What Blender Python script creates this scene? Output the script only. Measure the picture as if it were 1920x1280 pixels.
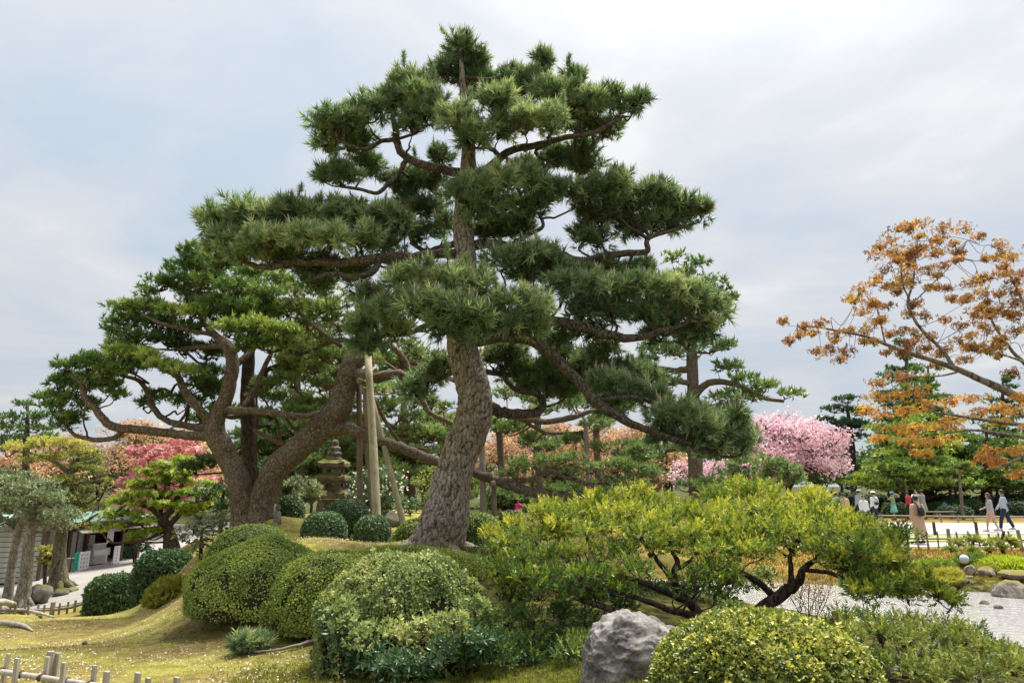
import bpy, math
import numpy as np
from math import radians, sin, cos, tan, atan, atan2, pi, sqrt
from mathutils import Vector, Matrix

for _o in list(bpy.data.objects):
    bpy.data.objects.remove(_o)
sc = bpy.context.scene
COL = sc.collection

# ------------------------------------------------------------------ camera
FPX = 1220.0                       # focal length in pixels of a 1920 px wide frame
PITCH = atan(270.0 / FPX)
EYE = np.array((0.0, 0.0, 2.0))
cam_d = bpy.data.cameras.new('camera')
cam_d.sensor_width = 36.0
cam_d.lens = 36.0 * FPX / 1920.0
cam_d.clip_start = 0.1
cam_d.clip_end = 3000.0
cam = bpy.data.objects.new('camera', cam_d)
cam.location = EYE
cam.rotation_euler = (pi / 2 + PITCH, 0, 0)
COL.objects.link(cam)
sc.camera = cam

# ------------------------------------------------------------------ sky, sun, exposure
SUN_EL, SUN_AZ = radians(68), radians(38)
SUN_DIR = Vector((sin(SUN_AZ) * cos(SUN_EL), cos(SUN_AZ) * cos(SUN_EL), sin(SUN_EL)))
world = bpy.data.worlds.new('World')
sc.world = world
world.use_nodes = True
wt = world.node_tree
wt.nodes.clear()
def wn(t, **kw):
    n = wt.nodes.new(t)
    for k, v in kw.items():
        setattr(n, k, v)
    return n
def wl(a, b):
    wt.links.new(a, b)
w_out = wn('ShaderNodeOutputWorld')
w_bg = wn('ShaderNodeBackground')
w_bg.inputs['Strength'].default_value = 0.1
w_sky = wn('ShaderNodeTexSky', sky_type='NISHITA', sun_disc=False, sun_elevation=SUN_EL, sun_rotation=SUN_AZ)
w_tc = wn('ShaderNodeTexCoord')
w_sep = wn('ShaderNodeSeparateXYZ')
wl(w_tc.outputs['Generated'], w_sep.inputs[0])
w_mx = wn('ShaderNodeMath', operation='MAXIMUM')
wl(w_sep.outputs['Z'], w_mx.inputs[0]); w_mx.inputs[1].default_value = 0.0
w_ad = wn('ShaderNodeMath', operation='ADD')
wl(w_mx.outputs[0], w_ad.inputs[0]); w_ad.inputs[1].default_value = 0.22
w_dx = wn('ShaderNodeMath', operation='DIVIDE'); w_dy = wn('ShaderNodeMath', operation='DIVIDE')
wl(w_sep.outputs['X'], w_dx.inputs[0]); wl(w_ad.outputs[0], w_dx.inputs[1])
wl(w_sep.outputs['Y'], w_dy.inputs[0]); wl(w_ad.outputs[0], w_dy.inputs[1])
w_cmb = wn('ShaderNodeCombineXYZ')
wl(w_dx.outputs[0], w_cmb.inputs[0]); wl(w_dy.outputs[0], w_cmb.inputs[1])
w_map = wn('ShaderNodeMapping')
w_map.inputs['Location'].default_value = (0.35, 2.1, 0.4)
w_map.inputs['Rotation'].default_value = (0, 0, radians(24))
w_map.inputs['Scale'].default_value = (0.85, 1.15, 1.0)
wl(w_cmb.outputs[0], w_map.inputs['Vector'])
w_no = wn('ShaderNodeTexNoise')
w_no.inputs['Scale'].default_value = 1.5
w_no.inputs['Detail'].default_value = 7.0
w_no.inputs['Roughness'].default_value = 0.55
w_no.inputs['Distortion'].default_value = 0.35
wl(w_map.outputs[0], w_no.inputs['Vector'])
w_ramp = wn('ShaderNodeValToRGB')
cr = w_ramp.color_ramp
cr.elements[0].position = 0.34; cr.elements[0].color = (0.52, 0.60, 0.69, 1)
cr.elements[1].position = 0.66; cr.elements[1].color = (0.79, 0.795, 0.805, 1)
e = cr.elements.new(0.46); e.color = (0.61, 0.655, 0.715, 1)
e = cr.elements.new(0.58); e.color = (0.70, 0.715, 0.74, 1)
wl(w_no.outputs['Fac'], w_ramp.inputs[0])
w_nrm = wn('ShaderNodeVectorMath', operation='NORMALIZE')
wl(w_tc.outputs['Generated'], w_nrm.inputs[0])
w_dot = wn('ShaderNodeVectorMath', operation='DOT_PRODUCT')
wl(w_nrm.outputs[0], w_dot.inputs[0]); w_dot.inputs[1].default_value = SUN_DIR
w_mr = wn('ShaderNodeMapRange')
w_mr.inputs['From Min'].default_value = 0.78; w_mr.inputs['From Max'].default_value = 1.0
w_mr.inputs['To Min'].default_value = 1.0; w_mr.inputs['To Max'].default_value = 1.95
w_mr.interpolation_type = 'SMOOTHSTEP'
wl(w_dot.outputs['Value'], w_mr.inputs['Value'])
w_zr = wn('ShaderNodeMapRange')
w_zr.inputs['From Min'].default_value = 0.0; w_zr.inputs['From Max'].default_value = 1.0
w_zr.inputs['To Min'].default_value = 5.15; w_zr.inputs['To Max'].default_value = 8.2
wl(w_sep.outputs['Z'], w_zr.inputs['Value'])
w_mul = wn('ShaderNodeMath', operation='MULTIPLY')
wl(w_mr.outputs[0], w_mul.inputs[0]); wl(w_zr.outputs[0], w_mul.inputs[1])
w_vs = wn('ShaderNodeVectorMath', operation='SCALE')
wl(w_ramp.outputs[0], w_vs.inputs[0]); wl(w_mul.outputs[0], w_vs.inputs['Scale'])
w_mix = wn('ShaderNodeMix', data_type='RGBA')
w_mix.inputs['Factor'].default_value = 0.95
wl(w_sky.outputs[0], w_mix.inputs['A']); wl(w_vs.outputs[0], w_mix.inputs['B'])
wl(w_mix.outputs['Result'], w_bg.inputs['Color'])
wl(w_bg.outputs[0], w_out.inputs[0])

sun_d = bpy.data.lights.new('sun', 'SUN')
sun_d.energy = 5.0
sun_d.angle = radians(22)
sun_d.color = (1.0, 0.95, 0.86)
sun = bpy.data.objects.new('sun', sun_d)
sun.rotation_euler = SUN_DIR.to_track_quat('Z', 'Y').to_euler()
sun.location = (20, 40, 80)
COL.objects.link(sun)

sc.view_settings.view_transform = 'Standard'
sc.view_settings.look = 'None'
sc.view_settings.exposure = 0.85
sc.view_settings.gamma = 1.0
sc.view_settings.use_curve_mapping = False
sc.render.engine = 'CYCLES'
sc.cycles.max_bounces = 6
sc.cycles.diffuse_bounces = 3
sc.cycles.glossy_bounces = 2
sc.cycles.transmission_bounces = 4
sc.cycles.transparent_max_bounces = 4
sc.cycles.caustics_reflective = False
sc.cycles.caustics_refractive = False

# ------------------------------------------------------------------ helpers
def P(u, v, Y):
    """Point at depth Y (metres along the ground) seen at photo pixel (u, v): only used to read real positions off the photograph."""
    dx = (u - 960.0) / FPX
    dv = (640.0 - v) / FPX
    d = np.array((dx, cos(PITCH) - dv * sin(PITCH), sin(PITCH) + dv * cos(PITCH)))
    return EYE + d * (Y / d[1])
def MPP(v, Y):
    """metres per photo pixel at that row and depth"""
    dv = (640.0 - v) / FPX
    return (Y / (cos(PITCH) - dv * sin(PITCH))) / FPX

def hash3(i, j, k, s=0):
    n = (i * 374761393 + j * 668265263 + k * 2147483647 + s * 144665) & 0xffffffff
    n = ((n ^ (n >> 13)) * 1274126177) & 0xffffffff
    n = (n ^ (n >> 16)) & 0xffffffff
    return n / 4294967295.0
def vnoise(p, s=0):
    """smooth value noise, 0..1"""
    p = np.asarray(p, float)
    i = np.floor(p).astype(np.int64)
    f = p - i
    f = f * f * (3 - 2 * f)
    r = 0
    for a in (0, 1):
        for b in (0, 1):
            for c in (0, 1):
                w = (f[:, 0] if a else 1 - f[:, 0]) * (f[:, 1] if b else 1 - f[:, 1]) * (f[:, 2] if c else 1 - f[:, 2])
                r = r + w * hash3(i[:, 0] + a, i[:, 1] + b, i[:, 2] + c, s)
    return r
def fbm(p, s=0, o=3):
    r, a, t = 0, 1.0, 0
    p = np.asarray(p, float)
    for k in range(o):
        r = r + a * vnoise(p * 2 ** k + k * 17.3, s + k); t += a; a *= 0.5
    return r / t

def unit(v):
    return v / np.maximum(np.linalg.norm(v, axis=-1, keepdims=True), 1e-9)

TRI_TOTAL = 0
class MB:
    """collects triangles; build() links them as ONE mesh object"""
    def __init__(s):
        s.V, s.T, s.M, s.C, s.n = [], [], [], [], 0
    def add(s, v, t, mat=0, tint=0.5):
        v = np.asarray(v, np.float32).reshape(-1, 3); t = np.asarray(t, np.int32).reshape(-1, 3)
        s.V.append(v); s.T.append(t + s.n); s.n += len(v)
        s.M.append(np.full(len(t), mat, np.int32))
        c = np.asarray(tint, np.float32)
        s.C.append(np.full(len(v), float(c), np.float32) if c.ndim == 0 else c.astype(np.float32))
    def quads(s, v, q, mat=0, tint=0.5):
        q = np.asarray(q, np.int32).reshape(-1, 4)
        s.add(v, np.concatenate([q[:, [0, 1, 2]], q[:, [0, 2, 3]]]), mat, tint)
    def box(s, c, size, ax=None, mat=0, tint=0.5, taper=1.0):
        c = np.asarray(c, float); h = np.asarray(size, float) / 2
        v = np.array([(x, y, z) for z in (-1, 1) for y in (-1, 1) for x in (-1, 1)], float)
        v[4:, :2] *= taper
        v = v * h
        if ax is not None:
            v = v @ np.asarray(ax, float)
        s.quads(v + c, [(0, 2, 3, 1), (4, 5, 7, 6), (0, 1, 5, 4), (2, 6, 7, 3), (0, 4, 6, 2), (1, 3, 7, 5)], mat, tint)
    def build(s, name, mats, parent=None, smooth=False, origin=None):
        global TRI_TOTAL
        v = np.concatenate(s.V); t = np.concatenate(s.T); m = np.concatenate(s.M); c = np.concatenate(s.C)
        TRI_TOTAL += len(t)
        if not isinstance(mats, (list, tuple)):
            mats = [mats]
        me = bpy.data.meshes.new(name)
        org = np.zeros(3)
        if parent is not None:
            r = parent
            while r.parent is not None:
                r = r.parent
            org = np.array(r.location)
        elif origin is not None:
            org = np.asarray(origin, float)
        v = (v - org).astype(np.float32)
        me.vertices.add(len(v)); me.vertices.foreach_set('co', v.ravel())
        me.loops.add(len(t) * 3); me.loops.foreach_set('vertex_index', t.ravel())
        me.polygons.add(len(t)); me.polygons.foreach_set('loop_start', np.arange(0, len(t) * 3, 3, dtype=np.int32))
        me.polygons.foreach_set('material_index', m)
        for x in mats:
            me.materials.append(x)
        me.update(calc_edges=True)
        at = me.attributes.new('tint', 'FLOAT', 'POINT'); at.data.foreach_set('value', c)
        me.polygons.foreach_set('use_smooth', np.full(len(t), bool(smooth)))
        o = bpy.data.objects.new(name, me)
        COL.objects.link(o)
        if parent is not None:
            o.parent = parent
        elif origin is not None:
            o.location = org
        return o

def tag(o, label=None, cat=None, group=None, kind=None):
    for k, v in (('label', label), ('category', cat), ('group', group), ('kind', kind)):
        if v:
            o[k] = v
    return o
def thing(name, label, cat, loc, group=None):
    o = bpy.data.objects.new(name, None)
    o.empty_display_size = 0.2
    o.location = tuple(float(x) for x in loc)
    COL.objects.link(o)
    return tag(o, label, cat, group)
def copy_tree(o, parent=None):
    c = o.copy(); COL.objects.link(c)
    c.parent = parent
    for ch in list(o.children):
        copy_tree(ch, c)
    return c

def crom(pts, rad, sub):
    """Catmull-Rom resampling"""
    pts = np.asarray(pts, float); rad = np.asarray(rad, float)
    if len(pts) < 3 or sub <= 1:
        if sub > 1:
            t = np.linspace(0, 1, sub + 1)[:, None]
            return pts[0] * (1 - t) + pts[-1] * t, rad[0] + (rad[-1] - rad[0]) * t[:, 0]
        return pts, rad
    p = np.vstack([2 * pts[0] - pts[1], pts, 2 * pts[-1] - pts[-2]])
    out, ro = [], []
    for i in range(1, len(p) - 2):
        for k in range(sub):
            t = k / sub
            a, b, c, d = p[i - 1], p[i], p[i + 1], p[i + 2]
            out.append(0.5 * (2 * b + (c - a) * t + (2 * a - 5 * b + 4 * c - d) * t * t + (3 * b - a - 3 * c + d) * t ** 3))
            ro.append(rad[i - 1] * (1 - t) + rad[i] * t)
    out.append(pts[-1]); ro.append(rad[-1])
    return np.array(out), np.array(ro)

def worley(p, s=0):
    i0 = np.floor(p).astype(np.int64); f1 = np.full(len(p), 9.0); f2 = f1.copy()
    for a in (-1, 0, 1):
        for b in (-1, 0, 1):
            for c in (-1, 0, 1):
                i = i0 + (a, b, c)
                q = i + np.stack([hash3(i[:, 0], i[:, 1], i[:, 2], s + k) for k in range(3)], -1)
                d = np.linalg.norm(p - q, axis=1)
                f2 = np.where(d < f1, f1, np.minimum(f2, d)); f1 = np.minimum(f1, d)
    return f2 - f1
def tube(mb, pts, rad, sides=8, mat=0, tint=0.5, sub=1, gnarl=0.0, seed=0, cap=True, wob=0.0, lump=3.0, plates=0.0):
    pts, rad = crom(pts, rad, sub)
    n = len(pts)
    if wob > 0 and n > 2:
        r = np.random.default_rng(seed + 5)
        w = r.normal(0, 1, (n, 3)) * (rad * wob)[:, None]
        w[0] = 0
        pts = pts + w
    T = unit(np.gradient(pts, axis=0))
    N = np.zeros((n, 3))
    a = np.array((0, 0, 1.0)) if abs(T[0][2]) < 0.9 else np.array((1.0, 0, 0))
    N[0] = unit(np.cross(T[0], a))
    for i in range(1, n):
        v = N[i - 1] - T[i] * np.dot(N[i - 1], T[i])
        N[i] = v / max(np.linalg.norm(v), 1e-9)
    B = np.cross(T, N)
    th = np.linspace(0, 2 * pi, sides, endpoint=False)
    ring = N[:, None, :] * np.cos(th)[None, :, None] + B[:, None, :] * np.sin(th)[None, :, None]
    rr = np.repeat(rad[:, None], sides, 1)
    if gnarl > 0:
        q = (pts[:, None, :] + ring * rr[:, :, None]).reshape(-1, 3)
        rr = rr * (1 + gnarl * (fbm(q * lump, seed).reshape(n, sides) - 0.5) * 2)
    if plates > 0:                             # broken bark plates as relief: the cracks are cut into the trunk
        q = (pts[:, None, :] + ring * rr[:, :, None]).reshape(-1, 3)
        q = q + .05 * (np.stack([fbm(q * 5, 61, 2), fbm(q * 5, 62, 2), fbm(q * 5, 63, 2)], -1) - .5)
        wv = np.clip(worley(q * (9.5, 9.5, 4.6), 7) / .30, 0, 1) ** .7
        hi = np.clip(rad / rad[0], .25, 1)
        rr = rr + plates * (wv.reshape(n, sides) - .6) * hi[:, None] + plates * .9 * (fbm(q * 16, 19, 2).reshape(n, sides) - .5) * hi[:, None]
        tint = np.concatenate([wv, [1, 1]]) if cap else wv
    V = (pts[:, None, :] + ring * rr[:, :, None]).reshape(-1, 3)
    i = np.arange(n - 1)[:, None] * sides
    j = np.arange(sides)[None, :]
    j2 = (j + 1) % sides
    q = np.stack([i + j, i + j2, i + sides + j2, i + sides + j], -1).reshape(-1, 4)
    t = np.concatenate([q[:, [0, 1, 2]], q[:, [0, 2, 3]]])
    if cap:
        V = np.vstack([V, pts[0], pts[-1]])
        k0, k1 = n * sides, n * sides + 1
        jj = np.arange(sides); jn = (jj + 1) % sides
        t = np.concatenate([t, np.stack([np.full(sides, k0), jn, jj], -1), np.stack([np.full(sides, k1), (n - 1) * sides + jj, (n - 1) * sides + jn], -1)])
    mb.add(V, t, mat, tint)
    return pts, rad

def loft(mb, rings, sides=16, mat=0, tint=0.5, cap=True, phase=0.0):
    """rings: (x, y, z, rx, ry) stacked"""
    th = np.linspace(0, 2 * pi, sides, endpoint=False) + phase
    V = np.concatenate([np.stack([r[0] + r[3] * np.cos(th), r[1] + r[4] * np.sin(th), np.full(sides, r[2])], -1) for r in rings])
    n = len(rings)
    i = np.arange(n - 1)[:, None] * sides; j = np.arange(sides)[None, :]; j2 = (j + 1) % sides
    q = np.stack([i + j, i + j2, i + sides + j2, i + sides + j], -1).reshape(-1, 4)
    t = np.concatenate([q[:, [0, 1, 2]], q[:, [0, 2, 3]]])
    if cap:
        V = np.vstack([V, [rings[0][0], rings[0][1], rings[0][2]], [rings[-1][0], rings[-1][1], rings[-1][2]]])
        jj = np.arange(sides); jn = (jj + 1) % sides
        t = np.concatenate([t, np.stack([np.full(sides, n * sides), jn, jj], -1), np.stack([np.full(sides, n * sides + 1), (n - 1) * sides + jj, (n - 1) * sides + jn], -1)])
    mb.add(V, t, mat, tint)

_ICO = {}
def ico(level):
    if level in _ICO:
        return _ICO[level]
    g = (1 + sqrt(5)) / 2
    v = [(-1, g, 0), (1, g, 0), (-1, -g, 0), (1, -g, 0), (0, -1, g), (0, 1, g), (0, -1, -g), (0, 1, -g), (g, 0, -1), (g, 0, 1), (-g, 0, -1), (-g, 0, 1)]
    t = [(0, 11, 5), (0, 5, 1), (0, 1, 7), (0, 7, 10), (0, 10, 11), (1, 5, 9), (5, 11, 4), (11, 10, 2), (10, 7, 6), (7, 1, 8), (3, 9, 4), (3, 4, 2), (3, 2, 6), (3, 6, 8), (3, 8, 9), (4, 9, 5), (2, 4, 11), (6, 2, 10), (8, 6, 7), (9, 8, 1)]
    v = [np.array(x, float) / np.linalg.norm(x) for x in v]
    for _ in range(level):
        mid, nt = {}, []
        def m(a, b):
            k = (min(a, b), max(a, b))
            if k not in mid:
                x = v[a] + v[b]; v.append(x / np.linalg.norm(x)); mid[k] = len(v) - 1
            return mid[k]
        for a, b, c in t:
            ab, bc, ca = m(a, b), m(b, c), m(c, a)
            nt += [(a, ab, ca), (b, bc, ab), (c, ca, bc), (ab, bc, ca)]
        t = nt
    _ICO[level] = (np.array(v), np.array(t))
    return _ICO[level]

# ------------------------------------------------------------------ materials
def new_mat(name):
    m = bpy.data.materials.new(name)
    m.use_nodes = True
    nt = m.node_tree
    return m, nt, nt.nodes['Principled BSDF']
def ramp_node(nt, stops, src):
    r = nt.nodes.new('ShaderNodeValToRGB')
    c = r.color_ramp
    c.elements[0].position, c.elements[0].color = stops[0][0], (*stops[0][1], 1)
    c.elements[1].position, c.elements[1].color = stops[-1][0], (*stops[-1][1], 1)
    for p, col in stops[1:-1]:
        c.elements.new(p).color = (*col, 1)
    nt.links.new(src, r.inputs[0])
    return r
def noise_node(nt, scale, detail=4, rough=0.55, coord='Object', stretch=None, dist=0.0):
    tc = nt.nodes.new('ShaderNodeTexCoord')
    n = nt.nodes.new('ShaderNodeTexNoise')
    n.inputs['Scale'].default_value = scale; n.inputs['Detail'].default_value = detail
    n.inputs['Roughness'].default_value = rough; n.inputs['Distortion'].default_value = dist
    if stretch:
        mp = nt.nodes.new('ShaderNodeMapping'); mp.inputs['Scale'].default_value = stretch
        nt.links.new(tc.outputs[coord], mp.inputs[0]); nt.links.new(mp.outputs[0], n.inputs['Vector'])
    else:
        nt.links.new(tc.outputs[coord], n.inputs['Vector'])
    return n
def bump_to(nt, bsdf, src, strength=0.4, dist=0.05):
    b = nt.nodes.new('ShaderNodeBump')
    b.inputs['Strength'].default_value = strength; b.inputs['Distance'].default_value = dist
    nt.links.new(src, b.inputs['Height']); nt.links.new(b.outputs[0], bsdf.inputs['Normal'])
    return b
def mixc(nt, fac, a, b):
    m = nt.nodes.new('ShaderNodeMix'); m.data_type = 'RGBA'
    for k, x in (('Factor', fac), ('A', a), ('B', b)):
        if isinstance(x, (int, float)):
            m.inputs[k].default_value = x
        elif isinstance(x, tuple):
            m.inputs[k].default_value = (*x, 1)
        else:
            nt.links.new(x, m.inputs[k])
    return m.outputs['Result']
def plain(name, col, rough=0.7, noise=0.15, scale=6.0, metal=0.0, bump=0.0, spec=0.3):
    m, nt, b = new_mat(name)
    n = noise_node(nt, scale)
    lo = tuple(max(0, c * (1 - noise)) for c in col); hi = tuple(min(1, c * (1 + noise)) for c in col)
    r = ramp_node(nt, [(0.3, lo), (0.7, hi)], n.outputs['Fac'])
    nt.links.new(r.outputs[0], b.inputs['Base Color'])
    b.inputs['Roughness'].default_value = rough; b.inputs['Metallic'].default_value = metal
    b.inputs['Specular IOR Level'].default_value = spec
    if bump:
        bump_to(nt, b, n.outputs['Fac'], bump, 0.02)
    return m
def leaf_mat(name, stops, transl=0.3, rough=0.45, spec=0.35, tcol=None):
    """leaves: the tint attribute is each leaf's own colour (young or old), never shade"""
    m, nt, b = new_mat(name)
    a = nt.nodes.new('ShaderNodeAttribute'); a.attribute_name = 'tint'
    r = ramp_node(nt, stops, a.outputs['Fac'])
    nt.links.new(r.outputs[0], b.inputs['Base Color'])
    b.inputs['Roughness'].default_value = rough; b.inputs['Specular IOR Level'].default_value = spec
    if transl > 0:
        t = nt.nodes.new('ShaderNodeBsdfTranslucent')
        mu = nt.nodes.new('ShaderNodeVectorMath'); mu.operation = 'MULTIPLY'
        mu.inputs[1].default_value = tcol or (1.25, 1.3, 0.7)
        nt.links.new(r.outputs[0], mu.inputs[0]); nt.links.new(mu.outputs[0], t.inputs['Color'])
        mx = nt.nodes.new('ShaderNodeMixShader'); mx.inputs[0].default_value = transl
        nt.links.new(b.outputs[0], mx.inputs[1]); nt.links.new(t.outputs[0], mx.inputs[2])
        nt.links.new(mx.outputs[0], nt.nodes['Material Output'].inputs['Surface'])
    return m
def bark_mat(name, dark, mid, light, scale=9.0, stretch=(1, 1, 0.38), bump=0.9, moss=None, moss_amt=0.0):
    m, nt, b = new_mat(name)
    tc = nt.nodes.new('ShaderNodeTexCoord')
    mp = nt.nodes.new('ShaderNodeMapping'); mp.inputs['Scale'].default_value = stretch
    nt.links.new(tc.outputs['Object'], mp.inputs[0])
    wob = nt.nodes.new('ShaderNodeTexNoise'); wob.inputs['Scale'].default_value = scale * 0.9; wob.inputs['Detail'].default_value = 3
    nt.links.new(mp.outputs[0], wob.inputs['Vector'])
    av = nt.nodes.new('ShaderNodeVectorMath'); av.operation = 'MULTIPLY_ADD'
    av.inputs[1].default_value = (0.13, 0.13, 0.13)
    nt.links.new(wob.outputs['Color'], av.inputs[0]); nt.links.new(mp.outputs[0], av.inputs[2])
    vo = nt.nodes.new('ShaderNodeTexVoronoi'); vo.feature = 'DISTANCE_TO_EDGE'; vo.inputs['Scale'].default_value = scale
    nt.links.new(av.outputs[0], vo.inputs['Vector'])
    vc = nt.nodes.new('ShaderNodeTexVoronoi'); vc.inputs['Scale'].default_value = scale
    nt.links.new(av.outputs[0], vc.inputs['Vector'])
    crack = ramp_node(nt, [(0.0, (0.15, 0.15, 0.15)), (0.09, (1, 1, 1))], vo.outputs['Distance'])
    n = noise_node(nt, 16, 6, 0.65)
    n2 = noise_node(nt, 1.3, 3, 0.5)
    plate = ramp_node(nt, [(0.3, mid), (0.7, light)], n.outputs['Fac'])
    sp = nt.nodes.new('ShaderNodeSeparateColor'); nt.links.new(vc.outputs['Color'], sp.inputs[0])
    pv = mixc(nt, sp.outputs[0], plate.outputs[0], tuple(0.75 * c for c in mid))
    mottled = mixc(nt, ramp_node(nt, [(0.42, (0, 0, 0)), (0.62, (0.8, 0.8, 0.8))], n2.outputs['Fac']).outputs[0], pv, plate.outputs[0])  # paler plates in random patches
    col = mixc(nt, crack.outputs[0], dark, mottled)
    if moss:
        n3 = noise_node(nt, 2.2, 6, 0.6)
        mk = ramp_node(nt, [(0.62 - moss_amt * 0.2, (0, 0, 0)), (0.74 - moss_amt * 0.2, (1, 1, 1))], n3.outputs['Fac'])
        col = mixc(nt, mk.outputs[0], col, moss)
    nt.links.new(col, b.inputs['Base Color'])
    b.inputs['Roughness'].default_value = 0.9; b.inputs['Specular IOR Level'].default_value = 0.2
    ad = nt.nodes.new('ShaderNodeMath'); ad.operation = 'MULTIPLY_ADD'; ad.inputs[1].default_value = 0.35
    nt.links.new(n.outputs['Fac'], ad.inputs[0]); nt.links.new(crack.outputs[0], ad.inputs[2])
    bump_to(nt, b, ad.outputs[0], bump, 0.035)
    return m
def rock_mat(name, dark, mid, light, scale=2.5, moss=None, bump=0.6):
    m, nt, b = new_mat(name)
    n1 = noise_node(nt, scale, 8, 0.62, dist=0.4)
    n2 = noise_node(nt, scale * 9, 8, 0.7)
    mu = nt.nodes.new('ShaderNodeMath'); mu.operation = 'MULTIPLY_ADD'; mu.inputs[1].default_value = 0.45
    nt.links.new(n2.outputs['Fac'], mu.inputs[0]); nt.links.new(n1.outputs['Fac'], mu.inputs[2])
    r = ramp_node(nt, [(0.48, dark), (0.66, mid), (0.80, light)], mu.outputs[0])
    col = r.outputs[0]
    if moss:
        g = nt.nodes.new('ShaderNodeNewGeometry')
        s = nt.nodes.new('ShaderNodeSeparateXYZ'); nt.links.new(g.outputs['Normal'], s.inputs[0])
        mm = nt.nodes.new('ShaderNodeMath'); mm.operation = 'MULTIPLY_ADD'; mm.inputs[1].default_value = 0.6
        nt.links.new(s.outputs['Z'], mm.inputs[0]); nt.links.new(n1.outputs['Fac'], mm.inputs[2])
        mk = ramp_node(nt, [(0.86, (0, 0, 0)), (1.0, (1, 1, 1))], mm.outputs[0])
        col = mixc(nt, mk.outputs[0], col, moss)
    nt.links.new(col, b.inputs['Base Color'])
    b.inputs['Roughness'].default_value = 0.88; b.inputs['Specular IOR Level'].default_value = 0.25
    bump_to(nt, b, mu.outputs[0], bump, 0.05)
    return m
def wood_mat(name, dark, light, rough=0.8, stretch=(14, 14, 1.0), bump=0.3):
    m, nt, b = new_mat(name)
    n = noise_node(nt, 3.0, 6, 0.6, stretch=stretch)
    n2 = noise_node(nt, 1.6, 3, 0.5)
    r = ramp_node(nt, [(0.3, dark), (0.68, light)], n.outputs['Fac'])
    r2 = ramp_node(nt, [(0.35, (0.72, 0.74, 0.66)), (0.6, (1, 1, 1))], n2.outputs['Fac'])
    mu = nt.nodes.new('ShaderNodeVectorMath'); mu.operation = 'MULTIPLY'
    nt.links.new(r.outputs[0], mu.inputs[0]); nt.links.new(r2.outputs[0], mu.inputs[1])
    nt.links.new(mu.outputs[0], b.inputs['Base Color'])
    b.inputs['Roughness'].default_value = rough; b.inputs['Specular IOR Level'].default_value = 0.25
    bump_to(nt, b, n.outputs['Fac'], bump, 0.01)
    return m

M = {}
M['bark_grey'] = bark_mat('bark_grey_pine', (0.022, 0.016, 0.012), (0.20, 0.155, 0.115), (0.40, 0.345, 0.28), 15, (1, 1, 0.34), 0.8, (0.13, 0.13, 0.05), 0.15)
M['bark_brown'] = bark_mat('bark_brown_pine', (0.03, 0.02, 0.014), (0.155, 0.115, 0.08), (0.28, 0.22, 0.165), 17, (1, 1, 0.7), 0.8, (0.10, 0.09, 0.035), 0.12)
def plate_bark(name, dark, mid, light, moss):
    m, nt, b = new_mat(name)
    a = nt.nodes.new('ShaderNodeAttribute'); a.attribute_name = 'tint'
    n = noise_node(nt, 19, 8, 0.7, stretch=(1, 1, .5)); n2 = noise_node(nt, 1.1, 4, 0.6); n3 = noise_node(nt, 3.5, 6, 0.65)
    pl = ramp_node(nt, [(0.3, mid), (0.7, light)], n.outputs['Fac'])
    wm = mixc(nt, ramp_node(nt, [(0.42, (0, 0, 0)), (0.62, (0.75, 0.75, 0.75))], n2.outputs['Fac']).outputs[0], pl.outputs[0], tuple(c * k for c, k in zip(mid, (1.05, .92, .78))))
    mk = ramp_node(nt, [(0.56, (0, 0, 0)), (0.70, (0.7, 0.7, 0.7))], n3.outputs['Fac'])
    wm = mixc(nt, mk.outputs[0], wm, moss)
    cf = ramp_node(nt, [(0.10, (0, 0, 0)), (0.55, (1, 1, 1))], a.outputs['Fac'])
    tc = nt.nodes.new('ShaderNodeTexCoord'); mp = nt.nodes.new('ShaderNodeMapping'); mp.inputs['Scale'].default_value = (1, 1, .36); nt.links.new(tc.outputs['Object'], mp.inputs[0])
    wb = nt.nodes.new('ShaderNodeTexNoise'); wb.inputs['Scale'].default_value = 11; nt.links.new(mp.outputs[0], wb.inputs['Vector'])
    av = nt.nodes.new('ShaderNodeVectorMath'); av.operation = 'MULTIPLY_ADD'; av.inputs[1].default_value = (.16, .16, .16); nt.links.new(wb.outputs['Color'], av.inputs[0]); nt.links.new(mp.outputs[0], av.inputs[2])
    vo = nt.nodes.new('ShaderNodeTexVoronoi'); vo.feature = 'DISTANCE_TO_EDGE'; vo.inputs['Scale'].default_value = 14; nt.links.new(av.outputs[0], vo.inputs['Vector'])
    vf = ramp_node(nt, [(0.0, (0.35, 0.35, 0.35)), (0.09, (1, 1, 1))], vo.outputs['Distance'])
    mn = nt.nodes.new('ShaderNodeMath'); mn.operation = 'MULTIPLY'; nt.links.new(cf.outputs[0], mn.inputs[0]); nt.links.new(vf.outputs[0], mn.inputs[1])
    col = mixc(nt, mn.outputs[0], dark, wm)
    nt.links.new(col, b.inputs['Base Color']); b.inputs['Roughness'].default_value = .92; b.inputs['Specular IOR Level'].default_value = .2
    hb = nt.nodes.new('ShaderNodeMath'); hb.operation = 'MULTIPLY_ADD'; hb.inputs[1].default_value = .4; nt.links.new(n.outputs['Fac'], hb.inputs[0]); nt.links.new(vf.outputs[0], hb.inputs[2])
    bump_to(nt, b, hb.outputs[0], .8, .03)
    return m
M['bark_plates'] = plate_bark('bark_plates', (0.045, 0.035, 0.027), (0.25, 0.205, 0.16), (0.45, 0.395, 0.33), (0.20, 0.19, 0.085))
M['bark_branch'] = bark_mat('bark_branch_dark', (0.02, 0.015, 0.011), (0.10, 0.077, 0.057), (0.20, 0.16, 0.125), 15, (1, 1, 0.6), 0.8, (0.12, 0.12, 0.04), 0.15)
M['bark_red'] = bark_mat('bark_red_pine', (0.04, 0.022, 0.015), (0.20, 0.105, 0.07), (0.33, 0.20, 0.14), 12, (1, 1, 0.6), 0.6)
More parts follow.
